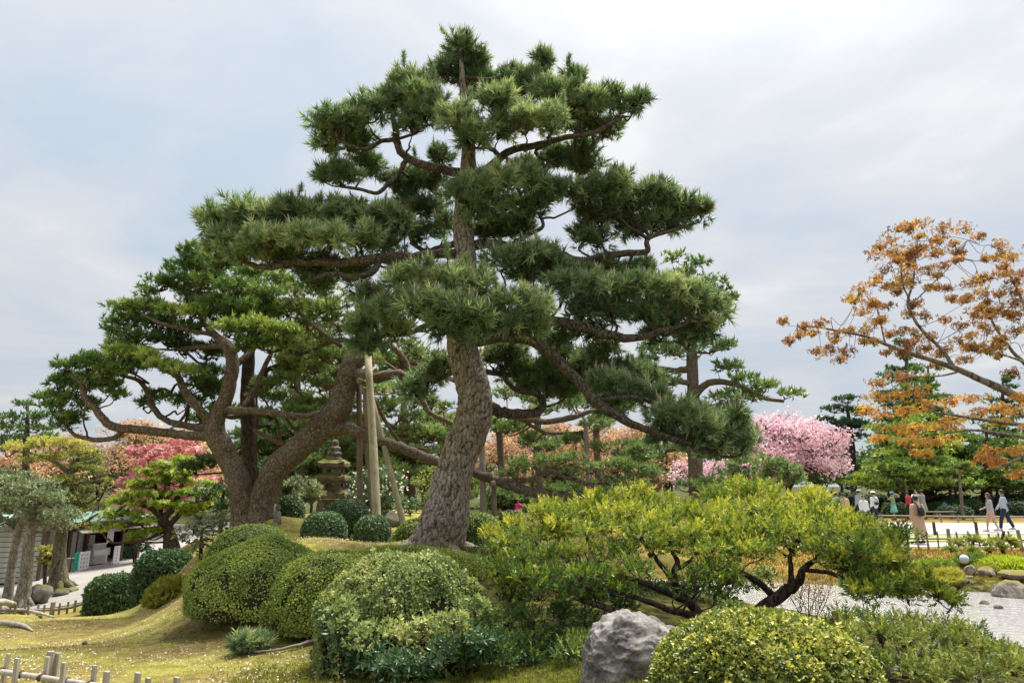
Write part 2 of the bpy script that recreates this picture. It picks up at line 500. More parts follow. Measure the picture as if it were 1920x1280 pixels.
M['bark_dark'] = bark_mat('bark_dark', (0.012, 0.009, 0.007), (0.07, 0.05, 0.038), (0.13, 0.10, 0.08), 12, (1, 1, 0.4), 0.8)
M['bark_moss'] = bark_mat('bark_mossy', (0.02, 0.018, 0.01), (0.14, 0.12, 0.075), (0.26, 0.22, 0.15), 10, (1, 1, 0.3), 0.8, (0.14, 0.14, 0.04), 0.5)
M['bark_pale'] = bark_mat('bark_pale', (0.05, 0.045, 0.035), (0.22, 0.19, 0.15), (0.34, 0.31, 0.26), 10, (1, 1, 0.4), 0.4)
M['twig'] = plain('twig_bark', (0.062, 0.042, 0.03), 0.9, 0.3, 12)
M['twig_red'] = plain('twig_bark_reddish', (0.12, 0.068, 0.045), 0.9, 0.3, 12)
M['twig_grey'] = plain('twig_bark_grey', (0.16, 0.13, 0.105), 0.9, 0.3, 12)
# ------------------------------------------------------------------ terrain
_A = [  # (u, v, depth): ground points read off the photograph
    (100, 1275, 6.9), (300, 1278, 7.2), (520, 1279, 7.0), (700, 1276, 7.0), (60, 1215, 9.5), (200, 1200, 11), (350, 1180, 10.5),
    (160, 1148, 25), (60, 1163, 19), (250, 1148, 22), (310, 1112, 20), (430, 1155, 10.5), (590, 1190, 9.2), (750, 1268, 7.3),
    (210, 1122, 24), (100, 1098, 32), (20, 1110, 30), (110, 1087, 33), (200, 1065, 38), (240, 1050, 43), (20, 1082, 38),
    (830, 1018, 13), (720, 1022, 13), (480, 975, 17), (606, 1008, 14), (645, 1022, 15.5), (700, 1020, 14), (465, 1045, 12.2),
    (760, 1015, 13.6), (910, 1028, 14), (618, 972, 24), (735, 985, 20), (400, 1012, 19), (330, 1032, 26),
    (1330, 1184, 8.0), (1420, 1166, 8.6), (1150, 1276, 5.9), (1450, 1310, 4.6), (900, 1279, 6.8), (1010, 1270, 6.6), (1700, 1292, 6.0),
    (540, 985, 18.5), (930, 985, 22),
    (60, 1166, 14), (120, 1164, 14), (120, 1156, 19), (190, 1160, 15), (250, 1160, 14.5), (245, 1152, 18), (310, 1152, 14), (320, 1135, 16.5), (345, 1085, 17.5), (0, 1150, 22), (-60, 1165, 16), (380, 1112, 12.5), (395, 1078, 13.2), (1500, 1174, 10), (1570, 1182, 10), (1650, 1192, 10), (1760, 1202, 10), (1900, 1218, 10.5), (1450, 1172, 9.2),
]
_W = [(0, 0, .45), (-6, 1, .2), (6, 1, .3), (10, 7, -.1), (16, 7, -.15), (-14, 5, -.5), (1.5, 9.5, .45), (4, 22.5, 0), (9, 21.5, .02), (15, 21.5, .02),
      (22, 22, 0), (6, 30, 0), (15, 30, 0), (26, 35, 0), (10, 45, 0), (0, 40, .1), (20, 60, 0), (0, 80, 0), (-45, 45, -2.7), (-25, 62, -2.0),
      (-60, 90, -2), (60, 90, 0), (0, 150, 0), (110, 150, 0), (-110, 150, -1.5), (-35, 22, -3.0), (-24, 10, -2.0), (-45, 5, -2.5), (45, 20, 0),
      (45, -5, 0), (0, -20, .3), (-40, -20, -2), (1.8, 12, .45), (12, 7.5, -.05)]
_pts = np.array([P(*a) for a in _A] + [np.array(w, float) for w in _W])
def _tk(d):
    return np.where(d > 1e-6, d * d * np.log(np.maximum(d, 1e-6)), 0)
def _solve(p, lam):
    n = len(p)
    d = np.linalg.norm(p[:, None, :2] - p[None, :, :2], axis=-1)
    A = np.zeros((n + 3, n + 3)); A[:n, :n] = _tk(d) + lam * np.eye(n)
    A[:n, n] = 1; A[:n, n + 1:] = p[:, :2]; A[n, :n] = 1; A[n + 1:, :n] = p[:, :2].T
    return np.linalg.solve(A, np.concatenate([p[:, 2], np.zeros(3)]))
_w = _solve(_pts, 0.05)
STREAM = np.array([(24, 5.3), (18, 8.5), (13, 11.3), (9.5, 13.6), (6, 15.2), (3, 16.4), (1.2, 17.0)])
SW = np.array([3.6, 3.5, 3.4, 3.2, 2.8, 2.2, 0.8])
WATER_Z = -0.45
def stream_d(x, y):
    q = np.stack([x, y], -1)
    best = np.full(q.shape[0], 1e9)
    for i in range(len(STREAM) - 1):
        a, b = STREAM[i], STREAM[i + 1]
        t = np.clip(((q - a) @ (b - a)) / np.dot(b - a, b - a), 0, 1)
        d = np.linalg.norm(q - (a + t[:, None] * (b - a)), axis=1) - (SW[i] * (1 - t) + SW[i + 1] * t)
        best = np.minimum(best, d)
    return best
def H(x, y):
    x = np.atleast_1d(np.asarray(x, float)); y = np.atleast_1d(np.asarray(y, float))
    cx = np.clip(x, -110, 110); cy = np.clip(y, -20, 150)
    d = np.sqrt((cx[:, None] - _pts[None, :, 0]) ** 2 + (cy[:, None] - _pts[None, :, 1]) ** 2)
    n = len(_pts)
    z = _tk(d) @ _w[:n] + _w[n] + cx * _w[n + 1] + cy * _w[n + 2]
    z = np.clip(z, -3.4, 1.6)
    sd = stream_d(x, y) + 0.5 * (fbm(np.stack([x * .9, y * .9, 0 * x], -1), 3, 2) - 0.5)
    bed = np.where(sd < 0, np.maximum(-0.42 + 0.35 * sd, -0.85), -0.42 + 0.55 * sd)
    z = np.where(sd < 2.5, np.minimum(z, bed), z)
    near = np.exp(-((x / 25) ** 2 + ((y - 12) / 22) ** 2))
    z = z + near * 0.05 * (fbm(np.stack([x * .8, y * .8, 0 * x], -1), 9, 3) - .5)
    return z
def G(u, v, Y):
    """the ground point at depth Y in the direction of that pixel"""
    p = P(u, v, Y)
    p[2] = float(H(p[0], p[1])[0])
    return p
def axis(lo, flo, fhi, hi, step):
    a = list(np.arange(flo, fhi, step))
    s, x = step, flo
    left = []
    while x > lo:
        s *= 1.28; x -= s; left.append(x)
    s, x = step, a[-1]
    right = []
    while x < hi:
        s *= 1.28; x += s; right.append(x)
    return np.array(left[::-1] + a + right)
def sheet(name, xs, ys, fz, mat, keep=None):
    X, Y = np.meshgrid(xs, ys)
    x, y = X.ravel(), Y.ravel()
    z = fz(x, y)
    nx, ny = len(xs), len(ys)
    i = np.arange(ny - 1)[:, None] * nx; j = np.arange(nx - 1)[None, :]
    q = np.stack([i + j, i + j + 1, i + nx + j + 1, i + nx + j], -1).reshape(-1, 4)
    if keep is not None:
        k = keep(x, y)
        q = q[k[q].sum(1) >= 3]
    mb = MB(); mb.quads(np.stack([x, y, z], -1), q)
    o = mb.build(name, mat, smooth=True)
    return tag(o, kind='structure')

# moss ground
m, nt, b = new_mat('moss_ground')
n1 = noise_node(nt, 0.75, 5, 0.6, dist=0.6)
n2 = noise_node(nt, 6.0, 6, 0.65)
n3 = noise_node(nt, 38.0, 4, 0.7)
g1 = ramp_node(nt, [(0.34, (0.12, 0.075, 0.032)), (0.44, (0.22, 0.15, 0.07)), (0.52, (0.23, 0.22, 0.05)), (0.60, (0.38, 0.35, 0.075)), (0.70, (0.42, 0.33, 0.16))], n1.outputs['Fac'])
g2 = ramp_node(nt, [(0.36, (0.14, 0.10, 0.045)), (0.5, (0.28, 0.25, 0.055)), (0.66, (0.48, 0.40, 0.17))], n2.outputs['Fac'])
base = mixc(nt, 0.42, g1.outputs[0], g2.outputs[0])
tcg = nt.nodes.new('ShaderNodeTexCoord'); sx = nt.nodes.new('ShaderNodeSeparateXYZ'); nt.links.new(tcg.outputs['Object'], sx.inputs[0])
# the far bank of the stream carries browner moss, the front ground is greener, its soil tone darkened to paint shade under the shrubs
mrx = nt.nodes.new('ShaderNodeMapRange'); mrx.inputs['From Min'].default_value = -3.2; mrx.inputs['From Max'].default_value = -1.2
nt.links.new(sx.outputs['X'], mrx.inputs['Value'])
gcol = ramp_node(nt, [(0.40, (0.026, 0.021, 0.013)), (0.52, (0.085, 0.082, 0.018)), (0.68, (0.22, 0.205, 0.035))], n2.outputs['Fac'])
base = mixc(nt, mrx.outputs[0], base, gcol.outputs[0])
mry = nt.nodes.new('ShaderNodeMapRange'); mry.inputs['From Min'].default_value = 17.0; mry.inputs['From Max'].default_value = 18.5
nt.links.new(sx.outputs['Y'], mry.inputs['Value'])
mr2 = nt.nodes.new('ShaderNodeMapRange'); mr2.inputs['From Min'].default_value = 3.0; mr2.inputs['From Max'].default_value = 5.0
nt.links.new(sx.outputs['X'], mr2.inputs['Value'])
mm = nt.nodes.new('ShaderNodeMath'); mm.operation = 'MULTIPLY'; nt.links.new(mry.outputs[0], mm.inputs[0]); nt.links.new(mr2.outputs[0], mm.inputs[1])
bcol = ramp_node(nt, [(0.36, (0.11, 0.10, 0.025)), (0.5, (0.27, 0.19, 0.045)), (0.64, (0.36, 0.21, 0.06))], n1.outputs['Fac'])
base = mixc(nt, mm.outputs[0], base, bcol.outputs[0])
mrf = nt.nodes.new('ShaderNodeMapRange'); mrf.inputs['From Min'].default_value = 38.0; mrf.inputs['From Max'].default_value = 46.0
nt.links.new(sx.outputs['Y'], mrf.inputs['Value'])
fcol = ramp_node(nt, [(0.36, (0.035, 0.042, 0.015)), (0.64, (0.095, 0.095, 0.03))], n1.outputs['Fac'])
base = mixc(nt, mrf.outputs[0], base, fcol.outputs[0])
sp3 = ramp_node(nt, [(0.33, (0.55, 0.55, 0.55)), (0.64, (1.2, 1.2, 1.2))], n3.outputs['Fac'])
mu = nt.nodes.new('ShaderNodeVectorMath'); mu.operation = 'MULTIPLY'
nt.links.new(base, mu.inputs[0]); nt.links.new(sp3.outputs[0], mu.inputs[1])
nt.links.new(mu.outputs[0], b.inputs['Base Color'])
b.inputs['Roughness'].default_value = 0.95; b.inputs['Specular IOR Level'].default_value = 0.1
ad = nt.nodes.new('ShaderNodeMath'); ad.operation = 'MULTIPLY_ADD'; ad.inputs[1].default_value = 0.5
nt.links.new(n3.outputs['Fac'], ad.inputs[0]); nt.links.new(n2.outputs['Fac'], ad.inputs[2])
bump_to(nt, b, ad.outputs[0], 0.9, 0.06)
M['moss'] = m
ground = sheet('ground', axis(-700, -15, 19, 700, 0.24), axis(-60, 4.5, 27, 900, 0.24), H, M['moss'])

def ray_ground(u, v, lo=4.0, hi=60.0):
    """the nearest ground point under a photo pixel"""
    ys = np.geomspace(lo, hi, 500)
    p = np.array([P(u, v, y) for y in ys])
    below = p[:, 2] <= H(p[:, 0], p[:, 1])
    k = int(np.argmax(below)) if below.any() else len(ys) - 1
    return p[k]

# gravel paths, lawn
def gravel(name, c1, c2, scale=30):
    m, nt, b = new_mat(name)
    n = noise_node(nt, scale, 5, 0.75); n2 = noise_node(nt, 0.6, 4, 0.6)
    r = ramp_node(nt, [(0.35, c1), (0.65, c2)], n.outputs['Fac'])
    r2 = ramp_node(nt, [(0.3, (0.82, 0.8, 0.76)), (0.65, (1, 1, 1))], n2.outputs['Fac'])
    mu = nt.nodes.new('ShaderNodeVectorMath'); mu.operation = 'MULTIPLY'
    nt.links.new(r.outputs[0], mu.inputs[0]); nt.links.new(r2.outputs[0], mu.inputs[1])
    nt.links.new(mu.outputs[0], b.inputs['Base Color']); b.inputs['Roughness'].default_value = 0.95
    bump_to(nt, b, n.outputs['Fac'], 0.5, 0.02)
    return m
M['gravel_white'] = gravel('pale_gravel', (0.30, 0.285, 0.27), (0.44, 0.425, 0.405))
M['gravel_grey'] = gravel('grey_gravel', (0.22, 0.205, 0.195), (0.35, 0.33, 0.315))
M['lawn'] = gravel('lawn_turf', (0.19, 0.225, 0.065), (0.31, 0.32, 0.11), 22)
def interp_poly(pts):
    pts = np.array(pts, float)
    return lambda x: np.interp(x, pts[:, 0], pts[:, 1])
_near, _far = interp_poly([(-8, 27.6), (30, 27.6), (60, 24)]), interp_poly([(-8, 47), (13, 47), (17.5, 40), (22, 37), (60, 33)])
sheet('gravel_path', np.arange(-8, 60, .5), np.arange(20, 48, .25), lambda x, y: H(x, y) + 0.03, M['gravel_white'], lambda x, y: (y > _near(x)) & (y < _far(x)) & (x > .43 * y + .6 * np.sin(y * .7)))
sheet('lawn', np.arange(5, 55, .5), np.arange(23.8, 27.8, .2), lambda x, y: H(x, y) + 0.022, M['lawn'], lambda x, y: (y > 24.0) & (y < 27.6) & (x > .40 * y))
sheet('garden_path', np.arange(4, 45, .5), np.arange(21.6, 24.2, .2), lambda x, y: H(x, y) + 0.016, M['gravel_white'], lambda x, y: (y > 22.05) & (y < 23.9) & (x > .40 * y))
_pl = interp_poly([(-60, 24), (-26, 25.5), (-17, 27), (-13, 31), (-10, 40), (-4, 70)])
sheet('tea_house_path', np.arange(-45, -4, .7), np.arange(23, 72, .6), lambda x, y: H(x, y) + 0.03, M['gravel_grey'],
      lambda x, y: (y > _pl(x) - .5 + 1.2 * (fbm(np.stack([x * .3, y * .3, 0 * x], -1), 4, 2) - .5)) & (x < -3.5))

# water
m, nt, b = new_mat('stream_water')
n1 = noise_node(nt, 2.6, 5, 0.6, stretch=(1, 2.2, 1)); n2 = noise_node(nt, 11.0, 5, 0.65, stretch=(1, 1.8, 1))
ad = nt.nodes.new('ShaderNodeMath'); ad.operation = 'MULTIPLY_ADD'; ad.inputs[1].default_value = 0.5
nt.links.new(n2.outputs['Fac'], ad.inputs[0]); nt.links.new(n1.outputs['Fac'], ad.inputs[2])
r = ramp_node(nt, [(0.4, (0.20, 0.195, 0.185)), (0.6, (0.34, 0.335, 0.325))], n2.outputs['Fac'])
nt.links.new(r.outputs[0], b.inputs['Base Color'])
b.inputs['Roughness'].default_value = 0.07; b.inputs['IOR'].default_value = 1.33; b.inputs['Specular IOR Level'].default_value = 0.9
bump_to(nt, b, ad.outputs[0], 0.5, 0.12)
M['water'] = m
sheet('water', np.arange(0.2, 26, .25), np.arange(3, 21, .25), lambda x, y: np.full_like(x, WATER_Z), M['water'], lambda x, y: stream_d(x, y) < 1.2)

# ------------------------------------------------------------------ leaf templates (unit size)
def orient(d, rng):
    z = unit(d)
    r = rng.normal(0, 1, z.shape)
    x = unit(np.cross(z, r)); y = np.cross(z, x)
    return np.stack([x, y, z], 1)           # rows: local axes in world
def inst(mb, tm, pos, d, scale, tint, mat, rng):
    K = len(pos)
    if K == 0:
        return
    pick = rng.integers(0, len(tm), K)
    R = orient(d, rng)
    for k, (v, t, tt) in enumerate(tm):
        s = np.where(pick == k)[0]
        if not len(s):
            continue
        W = np.einsum('nj,kji->kni', v, R[s]) * scale[s][:, None, None] + pos[s][:, None, :]
        n = len(v)
        T = (t[None] + (np.arange(len(s)) * n)[:, None, None]).reshape(-1, 3)
        mb.add(W.reshape(-1, 3), T, mat, np.clip(tint[s][:, None] + tt[None, :], 0, 1).ravel())
def t_needles(seed, n, stem, L, w, a0=80, a1=18, var=3):
    out = []
    for k in range(var):
        r = np.random.default_rng(seed + k)
        V, T, C = [], [], []
        for i in range(n):
            s = (i + r.random() * .7) / n
            th = radians(a0 + (a1 - a0) * s + r.normal(0, 9)); ph = r.random() * 2 * pi
            d = np.array((sin(th) * cos(ph), sin(th) * sin(ph), cos(th)))
            o = np.array((0, 0, stem * s))
            sd = unit(np.cross(d, r.normal(0, 1, 3))) * w * .5
            l = L * (0.75 + .4 * r.random())
            b0 = len(V)
            V += [o - sd, o + sd, o + d * l]; T.append((b0, b0 + 1, b0 + 2)); C += [-.06, -.06, .10]
        out.append((np.array(V), np.array(T), np.array(C)))
    return out
def t_leaves(seed, n, L, w, a0=85, a1=25, stem=.5, fold=.18, var=3, droop=0.0):
    """a spray of n folded leaf blades round a short shoot"""
    out = []
    for k in range(var):
        r = np.random.default_rng(seed + k)
        V, T, C = [], [], []
        for i in range(n):
            s = (i + r.random() * .5) / max(n, 1)
            th = radians(a0 + (a1 - a0) * s + r.normal(0, 10)); ph = i * 2.4 + r.normal(0, .4)
            d = np.array((sin(th) * cos(ph), sin(th) * sin(ph), cos(th) - droop)); d = unit(d)
            o = np.array((0, 0, stem * s))
            sd = unit(np.cross(d, (0, 0, 1.0) + r.normal(0, .35, 3))) * w * .5
            up = np.cross(sd, d); up = unit(up) * fold * w
            l = L * (0.75 + .4 * r.random())
            b0 = len(V)
            V += [o, o + d * l * .5 + sd + up, o + d * l, o + d * l * .5 - sd + up]
            T += [(b0, b0 + 1, b0 + 2), (b0, b0 + 2, b0 + 3)]
            c = r.normal(0, .06); C += [c - .05, c, c + .06, c]
        out.append((np.array(V), np.array(T), np.array(C)))
    return out
def t_palm(seed, n, L, droop=.5, var=3, lobes=5):
    """hanging palmate maple leaves: narrow lobes from one point"""
    out = []
    for k in range(var):
        r = np.random.default_rng(seed + k)
        V, T, C = [], [], []
        for i in range(n):
            ph = i * 2.4 + r.normal(0, .5)
            d = unit(np.array((cos(ph), sin(ph), .25 - droop * r.random())))
            side = unit(np.cross(d, (0, 0, 1.0) + r.normal(0, .3, 3)))
            nn = np.cross(side, d)
            o = d * .25 * r.random() + np.array((0, 0, .3 * r.random()))
            c = r.normal(0, .08)
            for q in np.linspace(-1, 1, lobes):
                a = q * 1.15
                e = d * cos(a) + side * sin(a) + nn * (-.18 * abs(q))
                l = L * (1 - .38 * abs(q)) * (.85 + .3 * r.random())
                w = unit(np.cross(e, nn)) * L * .19
                b0 = len(V)
                V += [o, o + e * l * .5 + w, o + e * l, o + e * l * .5 - w]
                T += [(b0, b0 + 1, b0 + 2), (b0, b0 + 2, b0 + 3)]
                C += [c, c, c + .05, c]
        out.append((np.array(V), np.array(T), np.array(C)))
    return out
TM = {
    'pine_near': t_needles(1, 21, .75, 1.0, .14),
    'pine_mid': t_needles(11, 14, .6, 1.0, .22),
    'pine_far': t_needles(21, 8, .5, 1.0, .34, 85, 10),
    'yew': t_needles(31, 10, 1.0, .5, .18, 72, 25),
    'clip': t_leaves(45, 1, 1.0, .8, 75, 62, .0, var=5),
    'box3': t_leaves(47, 3, 1.0, .62, 80, 40, .2),
    'bloom': t_leaves(48, 1, 1.0, 1.0, 70, 40, .0, var=5),
    'spray': t_needles(99, 4, .4, 1.0, .46, 85, 30),
    'box': t_leaves(41, 5, 1.0, .55, 75, 20, .3),
    'leaf1': t_leaves(51, 2, 1.0, .7, 75, 25, .2),
    'broad': t_leaves(61, 6, 1.0, .42, 85, 35, .5),
    'maple': t_palm(71, 2, 1.0, .9, lobes=3),
    'maple_far': t_palm(81, 3, 1.0, .6, lobes=3),
    'petal': t_leaves(91, 4, 1.0, .95, 85, 10, .5),
    'blade': t_needles(95, 3, .1, 1.0, .2, 35, 3),
}
# ------------------------------------------------------------------ trees
def foliage(mb, c, r, sp, bright, rng, base=None, twigs=True):
    """one clump-built pad of foliage; mat 0 leaves, 1 twigs, 2 candles"""
    c = np.asarray(c, float); rx, ry, rz = r
    rc = min(sp['clump'], rx * .8)
    n = max(3, int(sp['dens'] * (rx * ry) / rc ** 2 * (1 + .7 * rz / rc) * .55))
    a = rng.random(n) * 2 * pi; q = np.sqrt(rng.random(n))
    X = np.cos(a) * q; Y = np.sin(a) * q
    Z = np.sqrt(np.maximum(0, 1 - q * q)) * rng.uniform(sp.get('zlo', -.35), .95, n)
    ex, ey, ez = max(rx - rc * .75, rx * .35), max(ry - rc * .75, ry * .35), max(rz - rc * .55, rz * .3)
    cc = c + np.stack([X * ex, Y * ey, Z * ez], -1)
    rcs = rc * rng.uniform(.65, 1.25, n)
    nt_ = sp['ntuft']
    K = n * nt_
    idx = np.repeat(np.arange(n), nt_)
    d = rng.normal(0, 1, (K, 3)); d[:, 2] = d[:, 2] * .8 + sp.get('upd', .45); d = unit(d)
    pos = cc[idx] + d * (rcs[idx] * rng.uniform(.35, 1.0, K))[:, None] * np.array((1, 1, sp.get('sq', .7)))
    dr = unit(d * .8 + np.array((0, 0, sp.get('up', .55))) + rng.normal(0, .28, (K, 3)))
    sc_ = sp['size'] * rng.uniform(.6, 1.3, K)
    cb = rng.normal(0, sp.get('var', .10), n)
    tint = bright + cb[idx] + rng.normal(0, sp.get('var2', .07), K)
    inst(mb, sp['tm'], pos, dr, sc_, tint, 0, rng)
    if twigs:
        b0 = c - np.array((0, 0, rz * .55)) if base is None else np.asarray(base)
        for i in range(n):
            e = cc[i]
            mid = b0 * .45 + e * .55 + rng.normal(0, .09 * rx, 3); mid[2] = min(mid[2], e[2]) - .04
            m1 = b0 * .75 + e * .25 + rng.normal(0, .05 * rx, 3)
            w = sp.get('twig', .010)
            tube(mb, [b0, m1, mid, e], [w * 1.7, w * 1.4, w, w * .5], 4, 1, sub=2, cap=False)
        tw = sp.get('twiglet', .5)
        s = rng.random(K) < tw
        if s.any():
            p0, p1 = cc[idx[s]], pos[s]
            k = len(p0)
            sd = unit(np.cross(p1 - p0, rng.normal(0, 1, (k, 3)))) * sp.get('twig', .01) * .45
            mb.add(np.stack([p0 - sd, p0 + sd, p1], 1).reshape(-1, 3), np.arange(k * 3).reshape(-1, 3), 1)
    cd = sp.get('candle', 0)
    if cd:
        s = np.where((dr[:, 2] > .72) & (d[:, 2] > .3) & (rng.random(K) < cd))[0]
        for i in s:
            ax = unit(np.array((rng.normal(0, .12), rng.normal(0, .12), 1.0)))
            p = pos[i] + dr[i] * sc_[i] * .6
            tube(mb, [p, p + ax * sc_[i] * .45, p + ax * sc_[i] * rng.uniform(.8, 1.3)], [.016, .015, .005], 4, 2, tint=rng.random(), cap=False)
    sk = sp.get('spike', 0)
    if sk:                                    # shoots that stand up out of the pad
        for _ in range(rng.poisson(sk * rx)):
            a_ = rng.random() * 2 * pi; q_ = sqrt(rng.random()) * .9
            p = c + np.array((cos(a_) * q_ * rx, sin(a_) * q_ * ry, rz * sqrt(1 - q_ * q_) * .9))
            hgt = rng.uniform(.16, .42)
            ax = unit(np.array((rng.normal(0, .15), rng.normal(0, .15), 1.0)))
            tube(mb, [p, p + ax * hgt], [.012, .006], 4, 1, cap=False)
            kk = int(5 + hgt * 14)
            inst(mb, sp['tm'], p + ax * np.linspace(.25, 1, kk)[:, None] * hgt, np.repeat(ax[None], kk, 0) + rng.normal(0, .1, (kk, 3)),
                 np.full(kk, sp['size'] * .7), np.full(kk, bright - .1), 0, rng)

def tree(name, label, cat, Y0, trunk, branches, pads, sp, bark, group=None, split=True, seed=0, tsides=16, bsides=8, limb=True, leaf=None, twig=None,
         candle=None, roots=0, gnarl=.10, padname='needle_pad', base_ground=True, trunkname='trunk', rmin=0.006, sink=.15, limbr=1.0, bbark=None, pen=1.2, plates=0.0, tsub=6):
    rng = np.random.default_rng(seed + 1000)
    w = lambda a: P(a[0], a[1], Y0 + (a[3] if len(a) > 3 else 0))
    rr = lambda a: max(rmin, a[2] * MPP(a[1], Y0 + (a[3] if len(a) > 3 else 0)))
    tp = np.array([w(a) for a in trunk]); tr = np.array([rr(a) for a in trunk])
    if base_ground:
        g = float(H(tp[0][0], tp[0][1])[0])
        tp[0][2] = min(tp[0][2], g) - sink if abs(tp[0][2] - g) < .8 else g - sink
    root = thing(name, label, cat, (tp[0][0], tp[0][1], tp[0][2] + (sink if base_ground else 0)), group)
    mb = MB()
    P1, R1 = tube(mb, tp, tr, tsides, sub=tsub, gnarl=gnarl, seed=seed, lump=2.2 / max(tr[0], .05) * .35, wob=.03 if tsub == 6 else 0, plates=plates)
    if roots:
        for k in range(roots):
            a = k * 2 * pi / roots + rng.normal(0, .25)
            o = np.array((cos(a), sin(a), 0)); r0 = tr[0]
            s0 = P1[3] + o * R1[3] * .45
            e = tp[0] + o * r0 * rng.uniform(1.35, 1.9); e[2] = float(H(e[0], e[1])[0]) - .03
            m_ = s0 * .4 + e * .6; m_[2] = e[2] + (s0[2] - e[2]) * .28
            tube(mb, [s0, m_, e], [r0 * .38, r0 * .26, r0 * .07], 8, sub=4, gnarl=.15, seed=seed + k, wob=.04)
    mb.build(trunkname, bark, root, smooth=True)
    anchors = [np.concatenate([P1[len(P1) // 4:], R1[len(P1) // 4:, None]], 1)]
    bm = None if split else MB()
    for i, b in enumerate(branches):
        bp = np.array([w(a) for a in b]); br = np.array([rr(a) for a in b])
        mb = MB() if split else bm
        p_, r_ = tube(mb, bp, br, bsides, sub=5, gnarl=gnarl * .9, seed=seed + 31 * i, wob=.10, lump=5)
        anchors.append(np.concatenate([p_, r_[:, None]], 1))
        if split:
            mb.build('branch', bbark or bark, root, smooth=True)
    if bm is not None and bm.n:
        bm.build('branches', bark, root, smooth=True)
    A = np.concatenate(anchors)
    mats = [leaf, twig or M['twig'], candle or twig or M['twig']]
    crown = MB()
    for i, p in enumerate(pads):
        u, v, hw, hh = p[:4]
        dY = p[4] if len(p) > 4 else 0
        br = p[5] if len(p) > 5 else .5
        c = P(u, v, Y0 + dY); s = MPP(v, Y0 + dY)
        rx, rz = hw * s, hh * s
        ry = rx * sp.get('depth', .8)
        mb = MB() if split else crown
        base = c - np.array((0, 0, rz * .6))
        if limb:
            d = np.linalg.norm(A[:, :3] - base, axis=1) + pen * np.maximum(0, A[:, 2] - base[2])
            k = int(np.argmin(d))
            p0 = A[k, :3]; L = np.linalg.norm(base - p0)
            if L > .12:
                r0 = min(A[k, 3] * .7, (.014 + .022 * L) * limbr)
                t = np.array((.33, .66))[:, None]
                mids = p0 * (1 - t) + base * t + rng.normal(0, .10 * L, (2, 3)); mids[:, 2] -= .06 * L
                tube(mb, np.vstack([p0, mids, base]), [r0, r0 * .85, r0 * .65, r0 * .45], 6, 1, sub=4, wob=.25, seed=i, cap=False)
        foliage(mb, c, (rx, ry, rz), sp, br, rng, base)
        if split:
            mb.build(padname, mats, root)['kind'] = 'stuff'
    if not split:
        crown.build('crown', mats, root)['kind'] = 'stuff'
    return root

def auto_pads(u, v, hw, hh, n, seed, dY=(-1, 1), pw=.45, ph=.28, dome=True, br=(.4, .6)):
    """pads spread through a crown's outline"""
    r = np.random.default_rng(seed); out = []
    for _ in range(n):
        while True:
            x, y = r.uniform(-1, 1, 2)
            if x * x + y * y < 1 and (not dome or y < .85):
                break
        k = r.uniform(.7, 1.25)
        out.append((u + x * hw * (1 - pw * .5), v + y * hh * (1 - ph * .5), hw * pw * k, hh * ph * k, r.uniform(*dY), r.uniform(*br)))
    return out

# leaf colours (albedo)
LM = {}
LM['pine_main'] = leaf_mat('black_pine_needles', [(0, (0.17, 0.12, 0.07)), (0.06, (0.07, 0.12, 0.07)), (0.5, (0.215, 0.305, 0.165)), (1, (0.54, 0.58, 0.33))], .32)
LM['pine_left'] = leaf_mat('dense_pine_needles', [(0, (0.13, 0.1, 0.05)), (0.05, (0.035, 0.09, 0.04)), (0.5, (0.14, 0.245, 0.07)), (1, (0.5, 0.56, 0.14))], .22)
LM['pine_lean'] = leaf_mat('grey_green_pine_needles', [(0, (0.14, 0.1, 0.05)), (0.06, (0.07, 0.125, 0.055)), (0.5, (0.19, 0.27, 0.1)), (1, (0.48, 0.5, 0.2))], .25)
LM['pine_back'] = leaf_mat('far_pine_needles', [(0, (0.07, 0.13, 0.065)), (0.5, (0.16, 0.25, 0.1)), (1, (0.42, 0.46, 0.18))], .25)
LM['conifer'] = leaf_mat('conifer_sprays', [(0, (0.04, 0.1, 0.03)), (0.5, (0.19, 0.29, 0.06)), (1, (0.52, 0.56, 0.12))], .25)
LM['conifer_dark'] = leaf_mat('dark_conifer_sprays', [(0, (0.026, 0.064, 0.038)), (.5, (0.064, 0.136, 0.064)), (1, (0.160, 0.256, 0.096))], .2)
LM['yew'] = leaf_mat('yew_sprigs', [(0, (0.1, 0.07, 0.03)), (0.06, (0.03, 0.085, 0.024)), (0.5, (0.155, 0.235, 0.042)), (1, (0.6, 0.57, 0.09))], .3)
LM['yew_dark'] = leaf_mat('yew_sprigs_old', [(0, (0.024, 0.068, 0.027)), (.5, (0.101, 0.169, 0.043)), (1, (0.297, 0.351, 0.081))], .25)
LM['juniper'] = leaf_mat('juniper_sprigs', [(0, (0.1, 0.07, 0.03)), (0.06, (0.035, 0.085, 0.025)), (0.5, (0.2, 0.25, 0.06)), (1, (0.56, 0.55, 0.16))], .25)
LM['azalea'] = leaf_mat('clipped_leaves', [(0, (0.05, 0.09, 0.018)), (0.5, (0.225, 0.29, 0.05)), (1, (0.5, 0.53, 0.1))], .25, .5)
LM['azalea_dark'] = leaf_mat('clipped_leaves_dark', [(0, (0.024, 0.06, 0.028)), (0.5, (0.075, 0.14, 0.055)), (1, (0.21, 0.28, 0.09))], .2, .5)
LM['box'] = leaf_mat('yellow_green_box_leaves', [(0, (0.035, 0.07, 0.016)), (0.5, (0.175, 0.22, 0.045)), (1, (0.7, 0.64, 0.17))], .3, .38, .5)
LM['rhodo'] = leaf_mat('pale_shrub_leaves', [(0, (0.12, 0.09, 0.04)), (0.05, (0.045, 0.1, 0.04)), (0.5, (0.21, 0.275, 0.1)), (1, (0.52, 0.52, 0.22))], .25, .5, .25)
